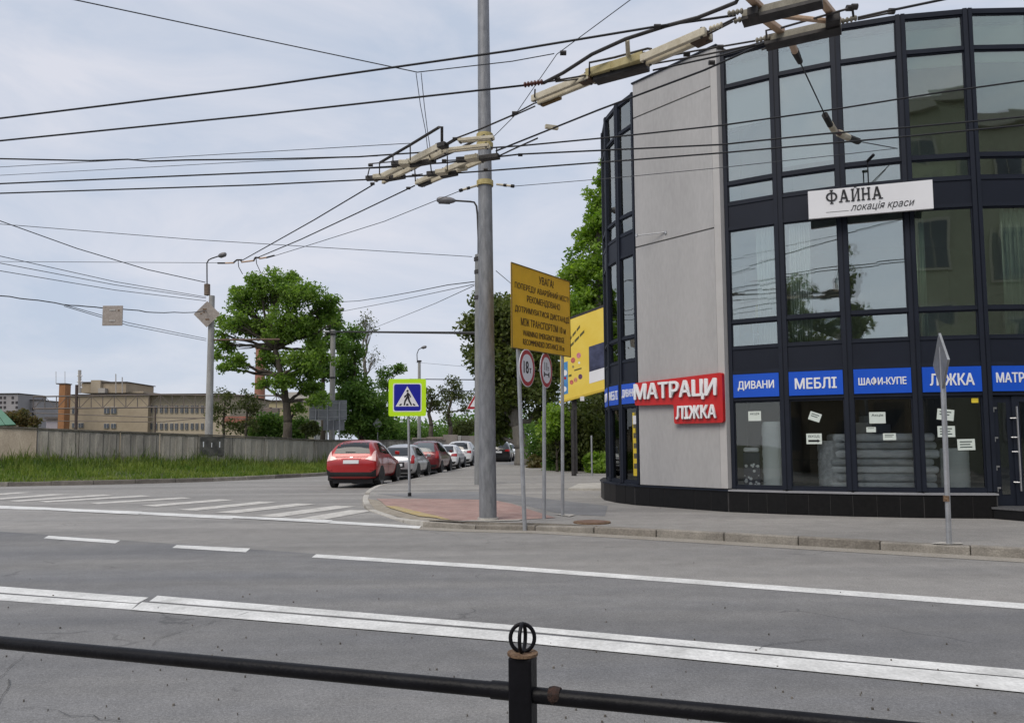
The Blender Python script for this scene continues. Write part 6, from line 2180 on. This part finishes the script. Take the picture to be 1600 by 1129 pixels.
# distant greenery closing the view at the end of the street
ft = []
rr_ = random.Random(3)
for k in range(70):
    px_ = 560 + 420 * k / 69
    ft.append((tuple(D(px_, rr_.uniform(655, 690), rr_.uniform(120, 150))), rr_.uniform(1.6, 3.4)))
me_ = leaf_cloud([f_[0] for f_ in ft], [f_[1] for f_ in ft], 16000, .3, 91)
me_.materials.append(LEAF_B)
o = bpy.data.objects.new('distant_trees', me_)
C.objects.link(o)
tag(o, 'distant band of trees closing the view up the side street', 'trees', kind='stuff')

# ================================================================== CARS
M_TYRE = mat('tyre', (.014, .014, .015), .85, var=.15)
M_RIM = mat('alloy_rim', (.40, .40, .42), .35, .7, var=.08)
M_CARGLASS = mat('car_glass', (.016, .020, .024), .06, var=0, spec=.9)
M_CARGLASS_PALE = mat('car_glass_sky', (.12, .14, .155), .1, var=0, spec=.5)
M_CARGLASS_MID = mat('car_glass_mid', (.03, .035, .04), .12, var=0, spec=.35)
M_TRIM = mat('black_plastic', (.016, .016, .018), .6, var=.15)
M_TAIL = mat('tail_light', (.30, .010, .012), .15, var=.05, spec=.7)
M_TAILP = mat('pale_tail_light', (.80, .52, .50), .2, var=.1, spec=.7)
M_PLATE = mat('number_plate', (.62, .63, .66), .4, var=.03)


def paint(name, col, met=.15):
    return mat(name, col, .28, met, var=.03, coat=.7, spec=.5)


# stations: x, half width factor, z bottom, z belt, z roof, roof half width factor
PROFILE = {
    'crossover': [(0, .82, .46, .80, .86, .70), (.04, .95, .40, .97, 1.02, .76), (.11, 1.0, .34, 1.07, 1.14, .76), (.22, 1.02, .31, 1.12, 1.40, .77), (.42, 1.02, .31, 1.11, 1.60, .74), (1.2, .99, .31, 1.06, 1.67, .72), (1.9, .985, .31, 1.03, 1.64, .70), (2.5, .985, .31, 1.01, 1.50, .70), (3.1, .985, .26, .98, 1.08, .74), (3.65, .97, .28, .94, .99, .70), (4.0, .86, .34, .78, .82, .60), (4.12, .66, .44, .62, .66, .5)],
    'hatch': [(0, .82, .40, .72, .78, .72), (.05, .94, .32, .88, .94, .80), (.14, .985, .26, .94, 1.02, .80), (.34, 1.0, .24, .96, 1.26, .75), (.62, 1.0, .24, .96, 1.42, .72), (1.2, .99, .24, .95, 1.48, .70), (1.9, .985, .24, .94, 1.47, .70), (2.45, .985, .24, .93, 1.36, .70), (3.0, .98, .24, .92, 1.0, .74), (3.5, .96, .26, .88, .92, .70), (3.82, .86, .32, .72, .76, .60), (3.95, .66, .42, .56, .6, .5)],
    'suv': [(0, .84, .44, .80, .86, .74), (.05, .95, .36, 1.0, 1.06, .80), (.12, .985, .30, 1.05, 1.14, .80), (.28, 1.0, .28, 1.07, 1.42, .75), (.55, 1.0, .28, 1.07, 1.62, .73), (1.2, .99, .28, 1.06, 1.68, .72), (2.1, .985, .28, 1.04, 1.67, .72), (2.75, .985, .28, 1.03, 1.54, .72), (3.3, .98, .28, 1.02, 1.10, .76), (3.95, .96, .30, .97, 1.01, .70), (4.35, .88, .36, .80, .84, .62), (4.5, .68, .46, .62, .66, .5)],
}


def car(name, label, X, Y, heading, kind, pm, W=1.78, H=1.0, tail='normal', rack=False, wheel_r=.335, front=False, glass=None, z0=0.0, SC=1.0):
    st = PROFILE[kind]
    hw = W / 2
    L_ = st[-1][0]
    verts, faces = [], []
    for (x, wf, zb, zbelt, zr, rf_) in st:
        w_ = hw * wf
        rw = hw * rf_
        zr2 = zb + (zr - zb) * H if zr > zbelt + .15 else zr
        half = [(0, zb), (w_ * .80, zb), (w_ * .965, zb + .09), (w_, (zb + zbelt) / 2), (w_ * .975, zbelt), (rw, max(zr2 - .07, zbelt + .012)), (rw * .72, zr2), (0, zr2 + .018)]
        rg_ = [(x, -y, z) for y, z in half] + [(x, y, z) for y, z in half[-2:0:-1]]
        verts.append(rg_)
    n = len(verts[0])
    V = [v for r_ in verts for v in r_]
    for i in range(len(st) - 1):
        for k in range(n):
            faces.append((i * n + k, i * n + (k + 1) % n, (i + 1) * n + (k + 1) % n, (i + 1) * n + k))
    # end caps as strips across
    for i in (0, len(st) - 1):
        b0 = i * n
        for k in range(n // 2):
            a_, b_, c_, d_ = b0 + k, b0 + k + 1, b0 + (n - k - 1) % n, b0 + (n - k) % n
            q = []
            for z_ in (a_, b_, c_, d_):
                if z_ not in q:
                    q.append(z_)
            if len(q) > 2:
                faces.append(tuple(q))
    root = thing(name, label, 'car', (0, 0, 0), 'cars parked along the side street')
    me_ = bpy.data.meshes.new('body')
    me_.from_pydata(V, [], faces)
    bm_ = bmesh.new()
    bm_.from_mesh(me_)
    bmesh.ops.recalc_face_normals(bm_, faces=bm_.faces)
    bm_.to_mesh(me_)
    bm_.free()
    for p in me_.polygons:
        p.use_smooth = True
    body = bpy.data.objects.new('body', me_)
    C.objects.link(body)
    me_.materials.append(pm)
    body.parent = root
    OFF[body.name] = (0, 0, 0)
    sb = body.modifiers.new('smooth', 'SUBSURF')
    sb.levels = sb.render_levels = 2
    bpy.context.view_layer.update()
    ev = body.evaluated_get(bpy.context.evaluated_depsgraph_get())
    em = ev.to_mesh()
    bvh = BVHTree.FromPolygons([v.co.copy() for v in em.vertices], [tuple(p.vertices) for p in em.polygons])
    ev.to_mesh_clear()

    def patch(nm, quad, axis, mt_, par=body, nu=8, nv=5, lift=.008):
        """surface-hugging panel: quad corners given in the plane seen along axis ('rear','right','left','front')"""
        vs_, ok = [], []
        for j in range(nv + 1):
            for i in range(nu + 1):
                u, v = i / nu, j / nv
                p = [(quad[0][k] * (1 - u) + quad[1][k] * u) * (1 - v) + (quad[3][k] * (1 - u) + quad[2][k] * u) * v for k in (0, 1)]
                if axis == 'rear':
                    o_, d_ = Vector((-3, p[0], p[1])), Vector((1, 0, 0))
                elif axis == 'front':
                    o_, d_ = Vector((L_ + 3, p[0], p[1])), Vector((-1, 0, 0))
                else:
                    s_ = -1 if axis == 'right' else 1
                    o_, d_ = Vector((p[0], s_ * 4, p[1])), Vector((0, -s_, 0))
                h = bvh.ray_cast(o_, d_)
                ok.append(h[0] is not None)
                if h[0] is None:
                    vs_.append(Vector((0, 0, 0)))
                else:
                    nn_ = h[1] if h[1].dot(d_) < 0 else -h[1]
                    vs_.append(h[0] + nn_ * lift)
        mb = MB()
        mb.v = [tuple(v) for v in vs_]
        for j in range(nv):
            for i in range(nu):
                q = (j * (nu + 1) + i, j * (nu + 1) + i + 1, (j + 1) * (nu + 1) + i + 1, (j + 1) * (nu + 1) + i)
                if all(ok[k] for k in q):
                    mb.f.append(q)
        return mb.build(nm, mt_, par, smooth=True)
    belt = st[3][3]
    top = max(s_[4] for s_ in st)
    gl_ = glass or M_CARGLASS
    # heading +x of the car = away from camera, so its right side is -y
    patch('rear_window', [(-hw * .70, belt + .07), (hw * .70, belt + .07), (hw * .56, top - .10), (-hw * .56, top - .10)], 'rear', gl_)
    if kind == 'crossover':
        patch('wiper', [(-.12, belt + .10), (.22, belt + .10), (.22, belt + .135), (-.12, belt + .125)], 'rear', M_TRIM, lift=.016, nv=2)
    for sd_ in ('right', 'left'):
        z0_, z1_ = belt + .035, top - .13
        x_r, x_f = (.75, 3.0) if kind != 'suv' else (.45, 3.2)
        xm = (x_r + x_f) / 2 - .1
        patch('side_window', [(x_r + .02, z0_ + .08), (xm - .05, z0_), (xm - .05, z1_ + .03), (x_r + .30, z1_)], sd_, M_CARGLASS)
        patch('side_window', [(xm + .04, z0_), (x_f, z0_ - .02), (x_f - .52, z1_), (xm + .04, z1_ + .03)], sd_, M_CARGLASS)
        patch('door_gap', [(xm - .012, .34), (xm + .012, .34), (xm + .012, belt), (xm - .012, belt)], sd_, M_TRIM, nu=1, nv=8, lift=.004)
        patch('door_handle', [(xm - .28, belt - .10), (xm - .10, belt - .10), (xm - .10, belt - .065), (xm - .28, belt - .065)], sd_, pm, nu=3, nv=1, lift=.02)
        patch('sill_trim', [(.95, .30), (2.9, .30), (2.9, .38), (.95, .38)], sd_, M_TRIM, nu=8, nv=1)
    patch('windscreen', [(-hw * .66, belt + .04), (hw * .66, belt + .04), (hw * .56, top - .12), (-hw * .56, top - .12)], 'front', M_CARGLASS)
    # tail lights
    for s_ in (-1, 1):
        if tail == 'boomerang':
            patch('tail_light', [(s_ * hw * .54, belt - .12), (s_ * hw * .94, belt - .19), (s_ * hw * .92, belt - .03), (s_ * hw * .70, belt - .03)], 'rear', M_TAILP, nu=6, nv=4, lift=.014)
            patch('tail_light', [(s_ * hw * .76, belt - .028), (s_ * hw * .92, belt - .028), (s_ * hw * .86, belt + .17), (s_ * hw * .82, belt + .14)], 'rear', M_TAILP, nu=4, nv=4, lift=.014)
            patch('reflector', [(s_ * hw * .72, .60), (s_ * hw * .86, .60), (s_ * hw * .86, .645), (s_ * hw * .72, .645)], 'rear', M_TAIL, nu=3, nv=1, lift=.012)
        elif tail == 'tall':
            patch('tail_light', [(s_ * hw * .74, belt - .24), (s_ * hw * .93, belt - .24), (s_ * hw * .90, belt + .10), (s_ * hw * .76, belt + .10)], 'rear', M_TAIL, nu=4, nv=5, lift=.012)
        else:
            patch('tail_light', [(s_ * hw * .52, belt - .16), (s_ * hw * .93, belt - .18), (s_ * hw * .91, belt - .02), (s_ * hw * .58, belt - .03)], 'rear', M_TAIL, nu=6, nv=3, lift=.012)
        patch('head_light', [(s_ * hw * .5, .68), (s_ * hw * .84, .70), (s_ * hw * .8, .82), (s_ * hw * .5, .78)], 'front', M_CARGLASS_PALE, nu=4, nv=2, lift=.012)
    zp = belt - .27 if kind != 'hatch' else belt - .36
    patch('number_plate', [(-.27, zp), (.27, zp), (.27, zp + .115), (-.27, zp + .115)], 'rear', M_PLATE, nu=4, nv=2, lift=.02)
    patch('plate_recess', [(-.36, zp - .05), (.36, zp - .05), (.34, zp + .17), (-.34, zp + .17)], 'rear', pm if kind == 'crossover' else M_TRIM if kind == 'hatch' else pm, nu=4, nv=3, lift=.006)
    patch('badge', [(-.05, zp + .19), (.05, zp + .19), (.05, zp + .23), (-.05, zp + .23)], 'rear', M_RIM, nu=2, nv=1, lift=.012)
    patch('lower_bumper', [(-hw * .74, st[1][2] + .02), (hw * .74, st[1][2] + .02), (hw * .86, st[1][2] + .16), (-hw * .86, st[1][2] + .16)], 'rear', M_TRIM, nu=10, nv=3, lift=.010)
    if kind == 'crossover':
        for s_ in (-1, 1):
            patch('corner_cladding', [(s_ * hw * .60, st[1][2] + .02), (s_ * hw * .93, st[1][2] + .0), (s_ * hw * .96, st[1][2] + .27), (s_ * hw * .80, st[1][2] + .17)], 'rear', M_TRIM, nu=5, nv=4, lift=.013)
        patch('tailgate_crease', [(-hw * .62, belt - .045), (hw * .62, belt - .045), (hw * .62, belt - .03), (-hw * .62, belt - .03)], 'rear', M_TRIM, nu=10, nv=1, lift=.006)
    MB().box(.25, L_ - .3, -hw * .78, hw * .78, .17, st[3][2] + .03).build('underbody', M_TRIM, root)
    # spoiler lip over the rear window
    for s_ in (-1, 1):
        yv = s_ * (hw + .02)
        wx = [.74 if kind != 'suv' else .80, (.74 if kind != 'suv' else .80) + (L_ * .615)]
        for x_ in wx:
            wy = s_ * (hw - .105)
            wheel = MB().tube([(x_, wy - .10, wheel_r), (x_, wy - .085, wheel_r), (x_, wy + .085, wheel_r), (x_, wy + .10, wheel_r)], [wheel_r - .03, wheel_r, wheel_r, wheel_r - .03], 28).build('wheel', M_TYRE, root, smooth='auto')
            rim_ = MB().tube([(x_, wy + s_ * .095, wheel_r), (x_, wy + s_ * .106, wheel_r)], wheel_r * .66, 20).build('rim', M_RIM, wheel)
            for q in range(5):
                a_ = 2 * math.pi * q / 5
                MB().beam((x_ + .03 * math.cos(a_), wy + s_ * .108, wheel_r + .03 * math.sin(a_)), (x_ + wheel_r * .6 * math.cos(a_ + .3), wy + s_ * .108, wheel_r + wheel_r * .6 * math.sin(a_ + .3)), .006, .045).build('spoke_gap', M_TRIM, wheel)
            # arch
            arc = [(x_ + (wheel_r + .055) * math.cos(a_), wheel_r + (wheel_r + .055) * math.sin(a_)) for a_ in [math.pi * (k / 16 * 1.16 - .08) for k in range(17)]]
            arc = [(p_[0], max(p_[1], .24)) for p_ in arc]
            mb = MB()
            y_in, y_out = s_ * (hw - .26), s_ * (hw + .004)
            k0 = len(arc)
            mb.v = [(p_[0], y_in, p_[1]) for p_ in arc] + [(p_[0], y_out, p_[1]) for p_ in arc]
            mb.f = [tuple(range(k0)), tuple(range(k0, 2 * k0))] + [(k, (k + 1) % k0, k0 + (k + 1) % k0, k0 + k) for k in range(k0)]
            mb.build('wheel_arch', M_TRIM, root)
        mx_ = L_ * .655
        o_ = MB().obox((mx_, s_ * (hw + .085), belt + .06), (.05, .02, 0), (0, .085, .01), (0, 0, .065)).build('mirror', pm, root)
        bevel(o_, .03, 3)
    MB().tube([(L_ * .34, 0, top - .02), (L_ * .34 - .10, 0, top + .13)], .006, 5).build('aerial', M_TRIM, root)
    if rack:
        for s_ in (-1, 1):
            MB().tube([(.7, s_ * hw * .66, top + .03), (.85, s_ * hw * .66, top + .07), (2.3, s_ * hw * .66, top + .07), (2.45, s_ * hw * .66, top + .03)], .018, 6).build('roof_rail', M_TRIM, root)
        for x_ in (1.0, 2.1):
            MB().beam((x_, -hw * .7, top + .085), (x_, hw * .7, top + .085), .05, .025).build('roof_bar', M_TRIM, root)
    root.location = (X, Y, z0)
    root.scale = (SC, SC, SC)
    root.rotation_euler = (0, 0, heading)
    return root


HD = R(90 - 4.5)
car('parked_car', 'red crossover hatchback, nearest of the cars parked along the side street', -5.70, 27.2, HD, 'crossover', paint('red_paint', (.36, .012, .014)), 1.80, 1.0, 'boomerang', glass=M_CARGLASS_MID, SC=1.03, wheel_r=.36)
car('parked_car', 'small silver hatchback parked just ahead of the red crossover', -4.95, 32.8, HD, 'hatch', paint('silver_paint', (.44, .45, .47), .5), 1.66, 1.04, 'tall')
car('parked_car', 'dark red SUV with roof bars third in the parked row', -4.45, 37.8, HD, 'suv', paint('dark_red_paint', (.14, .012, .016), .3), 1.78, 1.0, 'tall', rack=True, glass=M_CARGLASS_PALE)
car('parked_car', 'low white hatchback fourth in the parked row', -4.05, 45.0, HD, 'hatch', paint('white_paint', (.68, .69, .71), 0), 1.74, 1.0)
car('parked_car', 'white SUV fifth in the parked row beside the low white hatchback', -3.55, 50.0, HD, 'suv', MATS['white_paint'], 1.86, 1.0)
car('parked_car', 'black SUV seen just right of the thick steel pole', -1.05, 57.0, HD, 'suv', paint('black_paint', (.012, .012, .014)), 1.82, .98)
car('parked_car', 'white car far up the street left of the tree trunk', -.15, 70.0, R(270 - 4), 'hatch', MATS['white_paint'], 1.72, 1.0)

# ================================================================== ACROSS THE STREET BEHIND THE CAMERA (seen mirrored in the shop glazing)
ob = thing('opposite_house', 'old green-beige town house mirrored in the right-hand windows', 'building', (20, -14, 0))
M_OLD = mat('old_green_plaster', (.30, .31, .23), .95, col2=(.38, .38, .29), scale=.3, fine=.1)
M_OLDT = mat('old_trim', (.40, .39, .33), .95, var=.1)
MB().box(10.5, 40, -24, -12, -.1, 18.5).build('wall', M_OLD, ob)
MB().box(10.2, 40.3, -24.3, -11.6, 18.501, 19.1).build('cornice', M_OLDT, ob)
MB().box(10.4, 40.1, -11.999, -11.85, 5.0, 5.35).build('string_course', M_OLDT, ob)
for fl in range(4):
    for k in range(9):
        x_, z_ = 12.2 + k * 3.1, 1.6 + fl * 4.3
        wn_ = MB().box(x_ - .15, x_ + 1.45, -11.998, -11.88, z_ - .15, z_ + 2.55).build('window', M_OLDT, ob)
        MB().box(x_, x_ + .62, -11.879, -11.85, z_, z_ + 2.4).build('pane', M_WIN, wn_)
        MB().box(x_ + .68, x_ + 1.3, -11.879, -11.85, z_, z_ + 2.4).build('pane', M_WIN, wn_)
lo_ = thing('opposite_lodge', 'low dark-roofed house mirrored in the left shop windows', 'building', (-6, -16, 0))
MB().box(-22, 6, -24, -15, -.1, 4.6).build('wall', M_BEIGE, lo_)
MB().add([(-22.4, -24.4, 4.601), (6.4, -24.4, 4.601), (6.4, -14.6, 4.601), (-22.4, -14.6, 4.601), (-22.4, -19.5, 7.4), (6.4, -19.5, 7.4)], [(0, 1, 5, 4), (2, 3, 4, 5), (0, 4, 3), (1, 2, 5), (0, 3, 2, 1)]).build('roof', M_ROOFEDGE, lo_)
for k in range(7):
    MB().box(-20 + k * 3.6, -18.6 + k * 3.6, -14.999, -14.9, 1.3, 3.2).build('window', M_WIN, lo_)
tree('mirrored_tree', 'dark leafy tree mirrored in the first-floor windows', (.4, -8.5, .1), [(.4, -8.5, 2.5), (.5, -8.4, 4.2)],
     [((.2, -8.5, 6.0), (2.0, 2.0, 1.5)), ((1.6, -8.2, 7.2), (1.3, 1.3, 1.1)), ((.8, -8.9, 9.0), (.9, .9, 1.3)), ((-1.2, -8.7, 7.4), (1.3, 1.3, 1.1)), ((1.2, -8.5, 10.4), (.45, .45, .9))], .22, LEAF_C, 9000, .15, 81, BARK, clumps=14)
tree('mirrored_tree', 'spreading dark tree mirrored in the window beside the wall strip', (-8.5, -9.5, .1), [(-8.5, -9.5, 2.5), (-8.4, -9.4, 4.4)],
     [((-8.5, -9.5, 7), (2.4, 2.2, 2)), ((-10.5, -9.2, 6.5), (1.8, 1.6, 1.4)), ((-6.8, -9.8, 6.8), (1.6, 1.5, 1.4)), ((-8.2, -9.4, 9.6), (1.5, 1.5, 1.4))], .26, LEAF_C, 9000, .16, 82, BARK, clumps=14)
